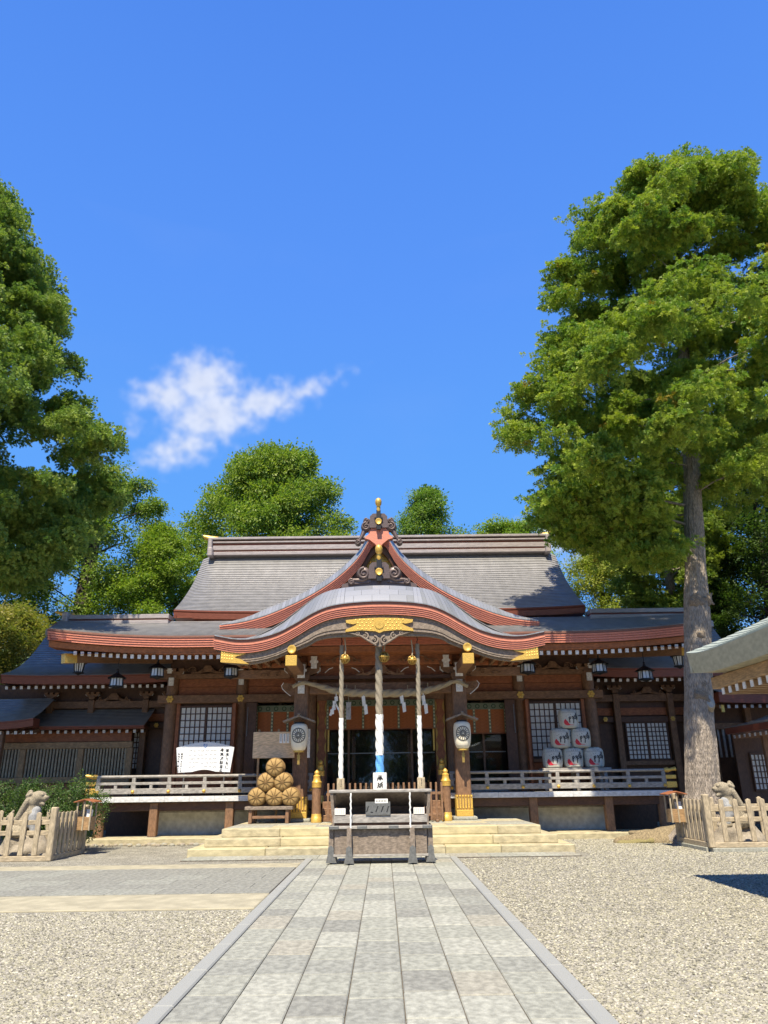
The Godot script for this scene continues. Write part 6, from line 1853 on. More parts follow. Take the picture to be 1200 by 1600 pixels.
# ---------------------------------------------------------------- neighbouring buildings
func small_roof(root: Node3D, x0: float, x1: float, ze: float, ye: float, zr: float, yr: float, rows: int, fh: float, sag: float, raft: bool, mat := "copper", up := 0.0) -> Node3D:
	var f := func(u: float, v: float) -> Vector3:
		var x := lerpf(x0, x1, u)
		var e := absf(u - 0.5) * 2.0
		return Vector3(x, lerpf(ye, yr, v) - sag * sin(v * PI) + up * pow(e, 4) * (1.0 - v), lerpf(ze, zr, v))
	var b := MB.new()
	sheet(b, f, 24, rows, 0.016)
	var r := wpart("roof", b, M[mat], root)
	var p := []
	for k in 25: p.append((f.call(k / 24.0, 0.0) as Vector3) + Vector3(0, 0, 0.02))
	var q := MB.new()
	sweep(q, p, [Vector2(-0.5, 0.0), Vector2(0, 0), Vector2(0, -0.04), Vector2(-0.03, -0.05), Vector2(-0.05, -fh), Vector2(-0.5, -fh)])
	wpart("eave_board", q, M.eave_brown, r)
	if raft:
		var n := int((x1 - x0) / 0.25)
		var d := Vector3(0, yr - ye, zr - ze)
		var l := minf(d.length() * 0.6, 1.6)
		var bs := Basis(Vector3.RIGHT, atan2(d.y * 0.4, -d.z))
		for k in n:
			var x := x0 + (k + 0.5) * (x1 - x0) / n
			var at := Vector3(x, ye - fh - 0.07, ze - 0.28)
			var rf := wpiece("rafter", bm(Vector3(0.09, 0.10, l)), M.wood_z, r, Transform3D(bs, at + bs * Vector3(0, 0, -l * 0.5)))
			wpiece("white_end", bm(Vector3(0.092, 0.102, 0.012)), M.white, rf, Transform3D(bs, at + Vector3(0, 0, 0.006)))
	return r

func corridor(s: float, label: String) -> void:
	var root := thing("side_corridor", label, "building", Vector3(s * 10, 0, -27.5), 0.0, "roofed corridors joined to the hall sides")
	var xa: float = minf(s * 7.0, s * 12.75); var xb: float = maxf(s * 7.0, s * 12.75)
	var r := small_roof(root, xa, xb, -25.2, 5.06, -28.2, 7.02, 26, 0.28, 0.34, true, "copper", 0.06)
	var bk := MB.new()
	bk.quad(Vector3(xb, 7.02, -28.2), Vector3(xa, 7.02, -28.2), Vector3(xa, 5.0, -31.2), Vector3(xb, 5.0, -31.2))
	wpart("rear_slope", bk, M.copper, r)
	wbox("ridge_cap", r, M.ridge, Vector3(xa, 6.98, -28.4), Vector3(xb, 7.22, -28.0), 0.02)
	var vb := MB.new()
	var x: float = s * 12.76
	var prev := Vector3.ZERO
	for k in 13:
		var v := k / 12.0
		var p := Vector3(x, lerpf(5.12, 7.02, v) - 0.34 * sin(v * PI), lerpf(-25.2, -28.2, v))
		if k > 0:
			vb.quad(prev, p, p + Vector3(-s * 0.06, -0.3, 0), prev + Vector3(-s * 0.06, -0.3, 0))
		prev = p
	wpart("verge_board", vb, M.eave_brown, r)
	# soffit, beams and wall
	var so := MB.new()
	so.quad(Vector3(xa, 4.78, -25.3), Vector3(xa, 5.0, -26.9), Vector3(xb, 5.0, -26.9), Vector3(xb, 4.78, -25.3))
	wpart("soffit", so, M.dark_x, root)
	wbox("wall_panel", root, M.dark_y, Vector3(minf(xa, s * 13.6 if s < 0 else xa), 0.2, -26.98), Vector3(xb, 5.0, -26.9))
	wbox("lintel_beam", root, M.wood_x, Vector3(xa, 4.12, -26.88), Vector3(xb, 4.36, -26.66), 0.012)
	wbox("wall_board", root, M.red_x, Vector3(xa, 3.66, -26.9), Vector3(xb, 3.92, -26.84), 0.006)
	wbox("lower_beam", root, M.dark_x, Vector3(xa, 3.42, -26.88), Vector3(xb, 3.62, -26.74), 0.012)
	frog_strut(root, Vector3(s * 9.4, 4.36, -26.74), 0.6, 0.26, M.wood_x)
	for cx in [7.45, 8.25, 10.15, 11.6]:
		wbox("column", root, M.wood_y, Vector3(s * cx - 0.11, 0.3, -26.86), Vector3(s * cx + 0.11, 4.4, -26.62), 0.02)
		bracket(root, Vector3(s * cx, 4.42, -26.7), 0.42)
	for cx in [7.8, 10.15]:
		var fb := MB.new()
		flower_boss(fb, Vector3(s * cx, 3.52, -26.62), 0.09)
		wpart("gold_flower", fb, M.gold, root)
	if s > 0:
		lattice_window(root, 8.55, 9.95, 2.2, 3.4, -26.8, 5, 8, "dark")
		wbox("window_sill", root, M.wood_x, Vector3(8.36, 2.0, -26.88), Vector3(10.04, 2.14, -26.7), 0.008)
	else:
		lattice_window(root, -8.9, -8.35, 2.1, 3.3, -26.8, 2, 7, "dark")

func slat_house() -> void:
	# low lean-to with upright slats, beyond the balcony on the left
	var root := thing("slatted_annex", "brown timber lean-to with upright window slats behind the shrub", "building", Vector3(-10.2, 0, -26.3))
	small_roof(root, -12.6, -7.95, -25.75, 3.46, -26.86, 4.1, 12, 0.1, 0.03, true)
	var z := -26.25
	wbox("wall_board", root, M.red_x, Vector3(-13.5, 2.98, z - 0.1), Vector3(-8.5, 3.34, z - 0.02), 0.006)
	wbox("lintel_beam", root, M.honey_x, Vector3(-13.5, 2.76, z - 0.1), Vector3(-8.42, 2.97, z + 0.06), 0.012)
	wbox("sill_beam", root, M.honey_x, Vector3(-13.5, 1.66, z - 0.1), Vector3(-8.42, 1.86, z + 0.08), 0.012)
	wbox("lower_board", root, M.red_x, Vector3(-13.5, 0.2, z - 0.1), Vector3(-8.5, 1.64, z - 0.02), 0.006)
	for x in [-8.5, -10.15, -12.1]: wbox("post", root, M.honey_y, Vector3(x - 0.1, 0.2, z - 0.1), Vector3(x + 0.1, 2.755, z + 0.05), 0.012)
	for p in [[-10.05, -8.6, 14], [-12.0, -10.25, 16], [-13.5, -12.2, 12]]:
		for k in p[2]:
			var x: float = lerpf(p[0], p[1], (k + 0.5) / p[2])
			wbox("slat", root, M.pale_y, Vector3(x - 0.03, 1.86, z - 0.06), Vector3(x + 0.03, 2.76, z - 0.005))
	# roof that juts in from the left, in front of the lean-to
	var r2 := thing("gate_roof", "dark copper roof with red edge jutting above the slatted annex", "building", Vector3(-13.6, 0, -25.6))
	var rr := small_roof(r2, -17.0, -11.35, -25.0, 3.55, -26.4, 4.42, 14, 0.24, 0.05, true, "copper", 0.12)
	wbox("wall", r2, M.dark_y, Vector3(-17.0, 0.2, -26.5), Vector3(-12.5, 4.3, -26.4))
	wbox("post", r2, M.wood_y, Vector3(-12.62, 0.1, -25.5), Vector3(-12.4, 3.3, -25.3), 0.02)
	wbox("rear_slope", r2, M.copper, Vector3(-17, 4.36, -27.6), Vector3(-11.5, 4.44, -26.4))

func right_house() -> void:
	var root := thing("east_office", "dark timber side building with red eave behind the big trunk", "building", Vector3(13, 0, -25.8))
	small_roof(root, 10.9, 19.0, -24.4, 4.12, -26.6, 5.1, 14, 0.32, 0.12, true, "copper", 0.05)
	wbox("wall", root, M.dark_y, Vector3(10.6, 0.2, -26.1), Vector3(19, 4.0, -26.0))
	for x in [11.1, 12.4, 14.0]: wbox("column", root, M.wood_y, Vector3(x - 0.1, 0.2, -26.0), Vector3(x + 0.1, 3.8, -25.8), 0.015)
	wbox("lintel_beam", root, M.wood_x, Vector3(10.7, 3.1, -25.98), Vector3(19, 3.3, -25.82), 0.01)
	for k in 4: wbox("pale_slat", root, M.grey_y, Vector3(11.3 + k * 0.18, 2.2, -25.96), Vector3(11.36 + k * 0.18, 3.3, -25.9))
	wbox("gold_beam_end", root, M.gold, Vector3(11.0, 3.55, -24.6), Vector3(11.1, 3.78, -24.66))
	var r2 := thing("east_porch", "small copper porch roof over a paper lattice window", "porch", Vector3(12.6, 0, -23.5))
	var p2 := thing_part("roof_frame", r2)
	var b := MB.new()
	sheet(b, func(u: float, v: float) -> Vector3: return Vector3(lerpf(11.0, 13.6, v), 3.05 + 0.9 * v - 0.12 * sin(v * PI), lerpf(-24.6, -19.8, u)), 10, 12, 0.016, true)
	wpart("roof", b, M.copper, r2)
	wbox("eave_board", r2, M.eave_brown, Vector3(11.0, 2.86, -24.6), Vector3(11.1, 3.04, -19.8))
	for k in 13:
		var rf := wbox("rafter", r2, M.wood_x, Vector3(11.12, 2.72, -24.3 + k * 0.34), Vector3(12.4, 2.81, -24.21 + k * 0.34))
		wbox("white_end", rf, M.white, Vector3(11.105, 2.718, -24.302 + k * 0.34), Vector3(11.118, 2.812, -24.208 + k * 0.34))
	wbox("wall", r2, M.dark_y, Vector3(11.3, 0.2, -24.9), Vector3(14.5, 3.0, -24.8))
	lattice_window(r2, 11.75, 13.0, 1.2, 2.25, -24.75, 5, 6, "dark")
	wbox("post", r2, M.wood_y, Vector3(11.4, 0.0, -23.2), Vector3(11.55, 2.75, -23.05), 0.01)
	wbox("post", r2, M.wood_y, Vector3(13.1, 0.2, -24.8), Vector3(13.35, 3.0, -24.6), 0.01)
	p2.queue_free()

func pavilion() -> void:
	# open water pavilion standing to the right of the court; only its roof corner enters the picture
	var root := thing("water_pavilion", "open pavilion with pale green copper roof reaching in above the fence", "pavilion", Vector3(7.6, 0, -10.5))
	var z0 := -7.6; var z1 := -12.72
	var f := func(u: float, v: float) -> Vector3:
		var z := lerpf(z1, z0, u)
		var e := absf(u - 0.5) * 2.0
		return Vector3(lerpf(5.26, 7.7, v), 3.46 + 0.10 * pow(e, 6) * (1.0 - v) + 1.25 * v * (0.7 + 0.3 * v), lerpf(z, lerpf(z1, z0, 0.5 + (u - 0.5) * 0.72), v))
	var b := MB.new()
	sheet(b, f, 30, 20, 0.012, true)
	var r := wpart("roof", b, M.verdigris, root)
	var o := MB.new()
	sheet(o, func(u: float, v: float) -> Vector3:
		var p: Vector3 = f.call(u, v)
		return Vector3(15.4 - p.x, p.y, p.z), 10, 10, 0.012)
	for q in [0.0, 1.0]:
		for k in 10:
			var a: Vector3 = f.call(q, k / 10.0); var c: Vector3 = f.call(q, (k + 1) / 10.0)
			o.quad(a, c, Vector3(15.4 - c.x, c.y, c.z), Vector3(15.4 - a.x, a.y, a.z))
	wpart("roof_slope", o, M.verdigris, r)
	wbox("ridge_cap", r, M.verdigris, Vector3(7.5, 4.66, -12.1), Vector3(7.9, 4.95, -8.2), 0.04)
	var fa := MB.new()
	for k in 30:
		var a: Vector3 = f.call(k / 30.0, 0.0); var c: Vector3 = f.call((k + 1) / 30.0, 0.0)
		var d1 := Vector3(0.06, -0.30, 0); 
		fa.quad(a, c, c + d1, a + d1)
		fa.quad(a + d1, c + d1, c + d1 + Vector3(0.3, 0, 0), a + d1 + Vector3(0.3, 0, 0))
		fa.quad(Vector3(15.4 - a.x, a.y, a.z), Vector3(15.4 - a.x, a.y - 0.3, a.z), Vector3(15.4 - c.x, c.y - 0.3, c.z), Vector3(15.4 - c.x, c.y, c.z))
	for z in [z1, z0]:
		var yy: float = (f.call(0.0, 0.0) as Vector3).y
		fa.span(Vector3(5.3, yy - 0.31, z - 0.04), Vector3(10.1, yy - 0.02, z + 0.04))
	wpart("eave_edge", fa, M.verdigris_edge, r)
	wbox("eave_beam", root, M.honey_z, Vector3(5.56, 2.98, z1 + 0.06), Vector3(5.72, 3.16, z0 - 0.06), 0.01)
	wbox("eave_beam", root, M.honey_x, Vector3(5.73, 2.98, z1 + 0.06), Vector3(9.8, 3.16, z1 + 0.2), 0.01)
	for k in 21:
		var z := z1 + 0.32 + k * 0.235
		var rf := wbox("rafter", root, M.honey_x, Vector3(5.62, 2.88, z - 0.04), Vector3(7.6, 2.975, z + 0.04))
		wbox("white_end", rf, M.white, Vector3(5.606, 2.878, z - 0.042), Vector3(5.618, 2.977, z + 0.042))
	wbox("ceiling", root, M.honey_x, Vector3(5.75, 3.18, z1 + 0.1), Vector3(9.7, 3.22, z0 - 0.1))
	for x in [6.6, 8.9]:
		for z in [-11.6, -8.8]: wbox("post", root, M.wood_y, Vector3(x - 0.11, 0.0, z - 0.11), Vector3(x + 0.11, 2.98, z + 0.11), 0.02)
	for z in [-11.6, -8.8]: wbox("tie_beam", root, M.wood_x, Vector3(6.2, 2.5, z - 0.08), Vector3(9.3, 2.72, z + 0.08), 0.01)
	wbox("stone_basin", root, M.slab1, Vector3(7.1, 0.0, -11.0), Vector3(8.4, 0.75, -9.4), 0.04)
	root.position += Vector3(-0.31, -0.12, 0.8)

func neighbours() -> void:
	corridor(-1.0, "copper roofed corridor joined to the hall beside the slatted annex")
	corridor(1.0, "copper roofed corridor with paper lattice window beside the big trunk")
	slat_house()
	right_house()
	pavilion()

# ---------------------------------------------------------------- trees
func tuft_mesh(sd: int) -> ArrayMesh:    # small upright clump of scale-leaved twigs, about one metre across
	var g := RandomNumberGenerator.new()
	g.seed = sd
	var b := MB.new()
	for k in 26:
		var t := g.randf() * TAU
		var e := g.randf_range(-0.35, 1.1)
		var d := Vector3(cos(t) * cos(e), sin(e), sin(t) * cos(e))
		var p := d * g.randf_range(0.05, 0.25)
		var L := g.randf_range(0.28, 0.5)
		var w := d.cross(Vector3(g.randf_range(-1, 1), 0.6, g.randf_range(-1, 1))).normalized()
		var q := p + d * L * 0.55
		var tip := p + d * L + Vector3(0, -0.10, 0)
		b.tri(p, q + w * 0.055, tip); b.tri(p, tip, q - w * 0.055)
		for s2: float in [-1.0, 1.0]:
			var d2 := (d + w * s2 * 0.9).normalized()
			var m := p + d * L * 0.35
			var w2 := d2.cross(d.cross(w)).normalized()
			b.tri(m, m + d2 * L * 0.3 + w2 * 0.045, m + d2 * L * 0.55 + Vector3(0, -0.04, 0)); b.tri(m, m + d2 * L * 0.55 + Vector3(0, -0.04, 0), m + d2 * L * 0.3 - w2 * 0.045)
	return b.mesh()

func leaf_mesh(sd: int, n: int) -> ArrayMesh:    # loose bunch of broad leaves, about one metre across
	var g := RandomNumberGenerator.new()
	g.seed = sd
	var b := MB.new()
	for k in n:
		var p := Vector3(g.randf_range(-1, 1), g.randf_range(-0.7, 0.7), g.randf_range(-1, 1))
		if p.length() > 1.0: p = p.normalized() * g.randf_range(0.6, 1.0)
		p *= 0.5
		var d := (p.normalized() + Vector3(g.randf_range(-0.7, 0.7), g.randf_range(-0.6, 0.4), g.randf_range(-0.7, 0.7))).normalized()
		var w := d.cross(Vector3(g.randf_range(-0.5, 0.5), 1, g.randf_range(-0.5, 0.5))).normalized()
		var l := g.randf_range(0.17, 0.27); var q := l * 0.3
		b.tri(p, p + d * l * 0.5 + w * q, p + d * l); b.tri(p, p + d * l, p + d * l * 0.5 - w * q)
	return b.mesh()

func limb(b: MB, a: Vector3, c: Vector3, r0: float, r1: float, bend: float) -> void:
	var ps := []; var rs := []
	for k in 6:
		var f := k / 5.0
		ps.append(a.lerp(c, f) + Vector3(rng.randf_range(-1, 1), 0, rng.randf_range(-1, 1)) * bend * sin(f * PI) * 0.4 + Vector3(0, bend * sin(f * PI), 0)); rs.append(lerpf(r0, r1, f))
	b.tube(ps, rs, 6)

# axis: trunk points; shape: Vector2(height, radius); pads of foliage on limbs
func tree(called: String, label: String, group: String, axis: Array, rad: Array, shape: Array, o := {}) -> Node3D:
	var root := thing(called, label, "tree", axis[0], 0.0, group)
	var org: Vector3 = axis[0]
	rng.seed = o.get("seed", 1)
	var loc := []
	for p in axis: loc.append(p - org)
	var fine := []; var fr := []
	for k in 41:       # resample the trunk smoothly
		var f := float(k) / 40.0 * (loc.size() - 1)
		var i := mini(int(f), loc.size() - 2)
		var u := f - i
		fine.append((loc[i] as Vector3).lerp(loc[i + 1], u)); fr.append(lerpf(rad[i], rad[i + 1], u))
	var tb := MB.new()
	if o.get("ridged", false):      # fibrous bark: upright ridges that wander
		var bn := FastNoiseLite.new()
		bn.seed = 5; bn.frequency = 1.0; bn.fractal_octaves = 3
		var N := 72; var rings := 260
		var prev := []
		for i in rings:
			var f := float(i) / (rings - 1) * 40.0
			var i0 := mini(int(f), 39)
			var c := (fine[i0] as Vector3).lerp(fine[i0 + 1], f - i0)
			var rr := lerpf(fr[i0], fr[i0 + 1], f - i0)
			var ring := []
			for k in N:
				var t := TAU * k / N
				var h := bn.get_noise_3d(cos(t) * 3.2, c.y * 0.28, sin(t) * 3.2) * 0.09 + absf(bn.get_noise_3d(cos(t) * 9.0 + 7.0, c.y * 0.5, sin(t) * 9.0)) * 0.14
				ring.append(c + Vector3(cos(t), 0, sin(t)) * rr * (0.97 + h))
			if prev:
				for k in N: tb.quad(prev[(k + 1) % N], prev[k], ring[k], ring[(k + 1) % N])
			prev = ring
	else:
		tb.tube(fine, fr, o.get("seg", 10))
	var trunk := part("trunk", tb, M[o.get("bark", "bark_dark")], root)
	var at_height := func(y: float) -> Vector3:
		for k in 40:
			if fine[k + 1].y >= y: return (fine[k] as Vector3).lerp(fine[k + 1], clampf((y - fine[k].y) / maxf(fine[k + 1].y - fine[k].y, 1e-4), 0, 1))
		return fine[40]
	var lo: float = shape[0].x; var hi: float = shape[-1].x
	var pads := []
	var n: int = o.get("pads", 90)
	var ps: float = o.get("pad", 1.2)
	var lb := MB.new()
	var gn := FastNoiseLite.new()
	gn.seed = o.get("seed", 1); gn.frequency = 0.21
	for k in n:
		var y := lerpf(lo, hi, pow((k + rng.randf()) / n, o.get("low", 1.0)))
		var R := curve(shape, y)
		var t := k * 2.39996 + rng.randf_range(-0.5, 0.5)
		var q := rng.randf()
		var rr: float = maxf(0.0, R - ps * 0.55) * (lerpf(0.55, 1.0, sqrt(q)) if k % 5 else rng.randf() * 0.55)
		if y < o.get("bare", -1.0): 
			rr = maxf(0.0, R - ps * 0.4) * rng.randf_range(0.5, 1.0); t = PI + rng.randf_range(-0.75, 0.75)
		var ax: Vector3 = at_height.call(y)
		var c := ax + Vector3(cos(t) * rr, rng.randf_range(-0.3, 0.3), sin(t) * rr)
		if gn.get_noise_3dv((c + org) * Vector3(1, 1.6, 1)) < -o.get("gaps", 0.34): continue
		var s := ps * rng.randf_range(0.65, 1.2) * clampf(0.45 + R / maxf(ps * 3.0, 0.01), 0.5, 1.0)
		pads.append([c, s])
		if k % o.get("limbs", 2) == 0 and rr > 0.5 and (y > o.get("bare", -1.0) or k % 15 == 0):
			var st: Vector3 = at_height.call(y - rr * o.get("droop", 0.15))
			limb(lb, st, c, 0.018 + rr * o.get("thick", 0.016), 0.010, rr * 0.05)
	part("branches", lb, M[o.get("bark", "bark_dark")], trunk)
	var per: int = o.get("per", 70)
	var mm := MultiMesh.new()
	mm.transform_format = MultiMesh.TRANSFORM_3D
	mm.use_colors = true
	mm.mesh = tuft_mesh(o.get("seed", 1)) if o.get("conifer", true) else leaf_mesh(o.get("seed", 1), o.get("leaves", 16))
	var total := pads.size() * per
	mm.instance_count = total
	var col: Color = o.get("col", Color(0.09, 0.15, 0.03)); var col2: Color = o.get("col2", Color(0.15, 0.2, 0.035))
	var flat: float = o.get("flat", 0.6)
	var sz: float = o.get("size", 0.5)
	var i := 0
	for pd in pads:
		var c: Vector3 = pd[0]; var s: float = pd[1]
		for k in per:
			var d := Vector3(rng.randfn(), rng.randfn() * 0.9 + 0.25, rng.randfn()).normalized()
			var q := s * pow(rng.randf(), 0.45) * (1.3 if rng.randf() < 0.18 else 1.0)
			var p := c + Vector3(d.x * q, d.y * q * flat, d.z * q)
			var dir := (Vector3(d.x, d.y * 0.5, d.z) + Vector3(c.x, 0, c.z).normalized() * 0.35 + Vector3(0, -0.25, 0) + Vector3(rng.randfn(), rng.randfn(), rng.randfn()) * 0.22).normalized()
			var up := (Vector3.UP + d * 0.5 + Vector3(rng.randfn(), 0, rng.randfn()) * 0.3).normalized()
			var z := dir.cross(up).normalized()
			var y := z.cross(dir)
			var e := sz * rng.randf_range(0.65, 1.25)
			mm.set_instance_transform(i, Transform3D(Basis(dir * e, y * e, z * e), p))
			var cc := col.lerp(col2, rng.randf())
			if rng.randf() < o.get("yellow", 0.0): cc = Color(0.30, 0.24, 0.03)
			mm.set_instance_color(i, cc)
			i += 1
	var cr := MultiMeshInstance3D.new()
	cr.name = "crown"
	cr.multimesh = mm
	cr.material_override = M.leaf
	root.add_child(cr, true)
	return root

func big_trees() -> void:
	# the cypress whose bare trunk stands beside the right fence
	var ax := [Vector3(8.16, -0.1, -20.5), Vector3(8.22, 0.5, -20.5), Vector3(8.33, 1.2, -20.5), Vector3(8.58, 3.4, -20.5), Vector3(8.93, 5.9, -20.5), Vector3(9.06, 7.0, -20.5), Vector3(9.5, 10.6, -20.5), Vector3(10.0, 15.6, -20.6), Vector3(10.6, 20.8, -20.6)]
	var t := tree("cypress_tree", "tall cypress with thick bare grey trunk beside the right fence", "", ax, [0.72, 0.52, 0.43, 0.36, 0.34, 0.29, 0.23, 0.14, 0.04],
		[Vector2(7.8, 2.0), Vector2(8.6, 3.7), Vector2(10.2, 5.3), Vector2(12.4, 5.8), Vector2(14.0, 4.9), Vector2(15.2, 4.7), Vector2(17.4, 4.5), Vector2(18.8, 3.9), Vector2(20.1, 2.8), Vector2(21.1, 1.0)],
		{"seed": 12, "bark": "bark", "ridged": true, "seg": 22, "pads": 560, "per": 88, "pad": 0.74, "size": 0.29, "bare": 9.7, "gaps": 0.14, "limbs": 5, "thick": 0.009, "flat": 0.55, "low": 1.12, "col": Color(0.16, 0.29, 0.05), "col2": Color(0.46, 0.52, 0.085), "yellow": 0.012, "droop": 0.1})
	var tr: Node3D = t.get_node("trunk")
	for q in [[Vector3(0.76, 6.3, 0.16), 0.22, "burl"], [Vector3(1.05, 6.35, 0.10), 0.13, "burl"], [Vector3(0.42, 3.75, 0.2), 0.18, "burl"], [Vector3(0.62, 5.35, 0.27), 0.08, "burl"], [Vector3(0.50, 4.05, 0.2), 0.14, "burl"]]:
		var c: Vector3 = q[0]; var r: float = q[1]
		var lumps := []
		for e in 9: lumps.append([c + Vector3(rng.randfn() * r * 0.55, rng.randfn() * r * 0.6, r * rng.randf_range(0.3, 0.75)), c + Vector3(rng.randfn() * r * 0.5, rng.randfn() * r * 0.6, r * rng.randf_range(0.3, 0.7)), r * 0.26, r * 0.2])
		var b := nets(lumps + [[c, c + Vector3(0.06, 0.08, 0), r, r * 0.7], [c + Vector3(r * 0.5, -r * 0.3, 0.04), c + Vector3(r * 0.6, -r * 0.1, 0.05), r * 0.45, r * 0.4], [c + Vector3(-r * 0.5, r * 0.3, 0.04), c + Vector3(-r * 0.4, r * 0.6, 0.0), r * 0.45, r * 0.3]], 0.03, 45.0)
		part("burl", b, M[q[2]], tr)
	var sc := MB.new()       # sawn branch scar
	sc.lathe([Vector2(0, 0.16), Vector2(0.12, 0.15), Vector2(0.15, 0.1), Vector2(0.16, -0.1)], 14, Transform3D(Basis(Vector3.RIGHT, 1.25).scaled(Vector3(0.85, 1.5, 0.8)), Vector3(0.60, 3.5, 0.24)))
	part("branch_scar", sc, M.cut_wood, tr)
	for a in 7:              # root flare
		var th := a * TAU / 7.0
		var rb := MB.new()
		rb.tube([Vector3(cos(th) * 0.25, 0.75, sin(th) * 0.25), Vector3(cos(th) * 0.5, 0.32, sin(th) * 0.5), Vector3(cos(th) * 0.85, 0.1, sin(th) * 0.85), Vector3(cos(th) * 1.3, -0.05, sin(th) * 1.3)], [0.2, 0.2, 0.13, 0.04], 8)
		part("root", rb, M.bark, tr)
	# cypress on the left, trunk outside the picture
	tree("cypress_tree", "tall dense cypress hanging over the slatted annex", "", [Vector3(-14.6, 0, -21), Vector3(-14.6, 3, -21), Vector3(-14.5, 8, -21), Vector3(-14.6, 15, -21), Vector3(-14.7, 22.3, -21)], [0.6, 0.42, 0.34, 0.2, 0.04],
		[Vector2(7.4, 3.6), Vector2(8.7, 5.5), Vector2(10.2, 6.5), Vector2(11.6, 6.5), Vector2(13.7, 5.3), Vector2(16.2, 4.3), Vector2(19.4, 2.9), Vector2(21.2, 1.6), Vector2(22.6, 0.4)],
		{"seed": 23, "bark": "bark", "seg": 14, "pads": 560, "per": 88, "pad": 0.78, "size": 0.31, "gaps": 0.3, "limbs": 5, "thick": 0.009, "flat": 0.55, "low": 1.15, "col": Color(0.15, 0.27, 0.065), "col2": Color(0.36, 0.44, 0.09), "droop": 0.1})
	var g := "trees behind the shrine roofs"
	# trees behind the roofs
	tree("oak_tree", "large domed green tree behind the ridge between cloud and roof", g, [Vector3(-7.0, 0, -45), Vector3(-7.0, 8, -45), Vector3(-6.9, 14, -45), Vector3(-6.9, 21, -45)], [0.6, 0.5, 0.4, 0.1],
		[Vector2(8, 4.6), Vector2(11, 6.0), Vector2(14, 6.1), Vector2(17, 5.3), Vector2(19.5, 4.0), Vector2(21.5, 2.9), Vector2(23.4, 0.9)],
		{"seed": 31, "conifer": false, "pads": 215, "per": 70, "pad": 1.15, "size": 0.72, "leaves": 18, "flat": 0.75, "col": Color(0.14, 0.25, 0.045), "col2": Color(0.33, 0.40, 0.07), "droop": 0.6})
	tree("oak_tree", "small rounded tree just behind the gable finial", g, [Vector3(3.0, 0, -45), Vector3(3.0, 10, -45), Vector3(3.1, 19, -45)], [0.4, 0.3, 0.08],
		[Vector2(9, 2.2), Vector2(13, 2.9), Vector2(15.5, 2.8), Vector2(17.5, 2.0), Vector2(19.9, 0.5)],
		{"gaps": 0.7, "seed": 37, "conifer": false, "pads": 70, "per": 70, "pad": 0.95, "size": 0.62, "flat": 0.7, "col": Color(0.12, 0.24, 0.06), "col2": Color(0.27, 0.36, 0.08), "droop": 0.6})
	tree("oak_tree", "low spreading tree behind the ridge end near the small cloud", g, [Vector3(8.3, 0, -45), Vector3(8.3, 9, -45), Vector3(8.3, 16.5, -45)], [0.4, 0.3, 0.08],
		[Vector2(8, 2.2), Vector2(12, 2.8), Vector2(15, 2.7), Vector2(16.6, 2.0), Vector2(17.9, 0.8)],
		{"seed": 41, "conifer": false, "pads": 70, "per": 70, "pad": 0.9, "size": 0.62, "flat": 0.7, "col": Color(0.14, 0.26, 0.045), "col2": Color(0.34, 0.42, 0.07), "droop": 0.6})
	tree("oak_tree", "yellow green bushy tree below the small cloud", g, [Vector3(13.4, 0, -44), Vector3(13.4, 7, -44), Vector3(13.5, 14, -44)], [0.4, 0.3, 0.08],
		[Vector2(5, 3.0), Vector2(9, 3.6), Vector2(12, 3.4), Vector2(14, 2.4), Vector2(15.6, 0.7)],
		{"seed": 43, "conifer": false, "pads": 90, "per": 70, "pad": 1.0, "size": 0.62, "flat": 0.7, "col": Color(0.22, 0.29, 0.045), "col2": Color(0.44, 0.44, 0.08), "droop": 0.6, "yellow": 0.03})
	tree("camphor_tree", "open branched tree with dark forked trunk behind the left wing roof", g, [Vector3(-16.5, 0, -40), Vector3(-16.5, 8, -40), Vector3(-16.4, 12, -40), Vector3(-15.9, 18, -40)], [0.6, 0.5, 0.42, 0.1],
		[Vector2(9.5, 1.6), Vector2(11.5, 3.8), Vector2(13.5, 4.6), Vector2(16, 4.2), Vector2(18, 2.6), Vector2(19.6, 1.0)],
		{"seed": 47, "conifer": false, "pads": 62, "per": 70, "pad": 1.05, "size": 0.66, "flat": 0.55, "col": Color(0.12, 0.22, 0.04), "col2": Color(0.29, 0.36, 0.06), "droop": 0.4})
	tree("oak_tree", "leafy green tree between the forked trunk and the domed tree", g, [Vector3(-12.2, 0, -39), Vector3(-12.2, 7, -39), Vector3(-12.0, 14.5, -39)], [0.4, 0.3, 0.08],
		[Vector2(5, 2.8), Vector2(8, 3.2), Vector2(11, 3.0), Vector2(13.4, 1.9), Vector2(15.2, 0.5)],
		{"seed": 53, "conifer": false, "pads": 85, "per": 75, "pad": 0.95, "size": 0.6, "flat": 0.7, "col": Color(0.14, 0.25, 0.04), "col2": Color(0.32, 0.40, 0.06), "droop": 0.5})
	tree("maple_tree", "low yellowing tree behind the left corridor roof", g, [Vector3(-17.0, 0, -33), Vector3(-17.0, 4, -33), Vector3(-17.0, 8.6, -33)], [0.3, 0.2, 0.06],
		[Vector2(3, 3.0), Vector2(5.5, 4.0), Vector2(7.5, 3.4), Vector2(9.4, 1.2)],
		{"seed": 59, "conifer": false, "pads": 95, "per": 75, "pad": 0.95, "size": 0.5, "flat": 0.7, "col": Color(0.17, 0.22, 0.05), "col2": Color(0.40, 0.34, 0.11), "droop": 0.5, "yellow": 0.06})
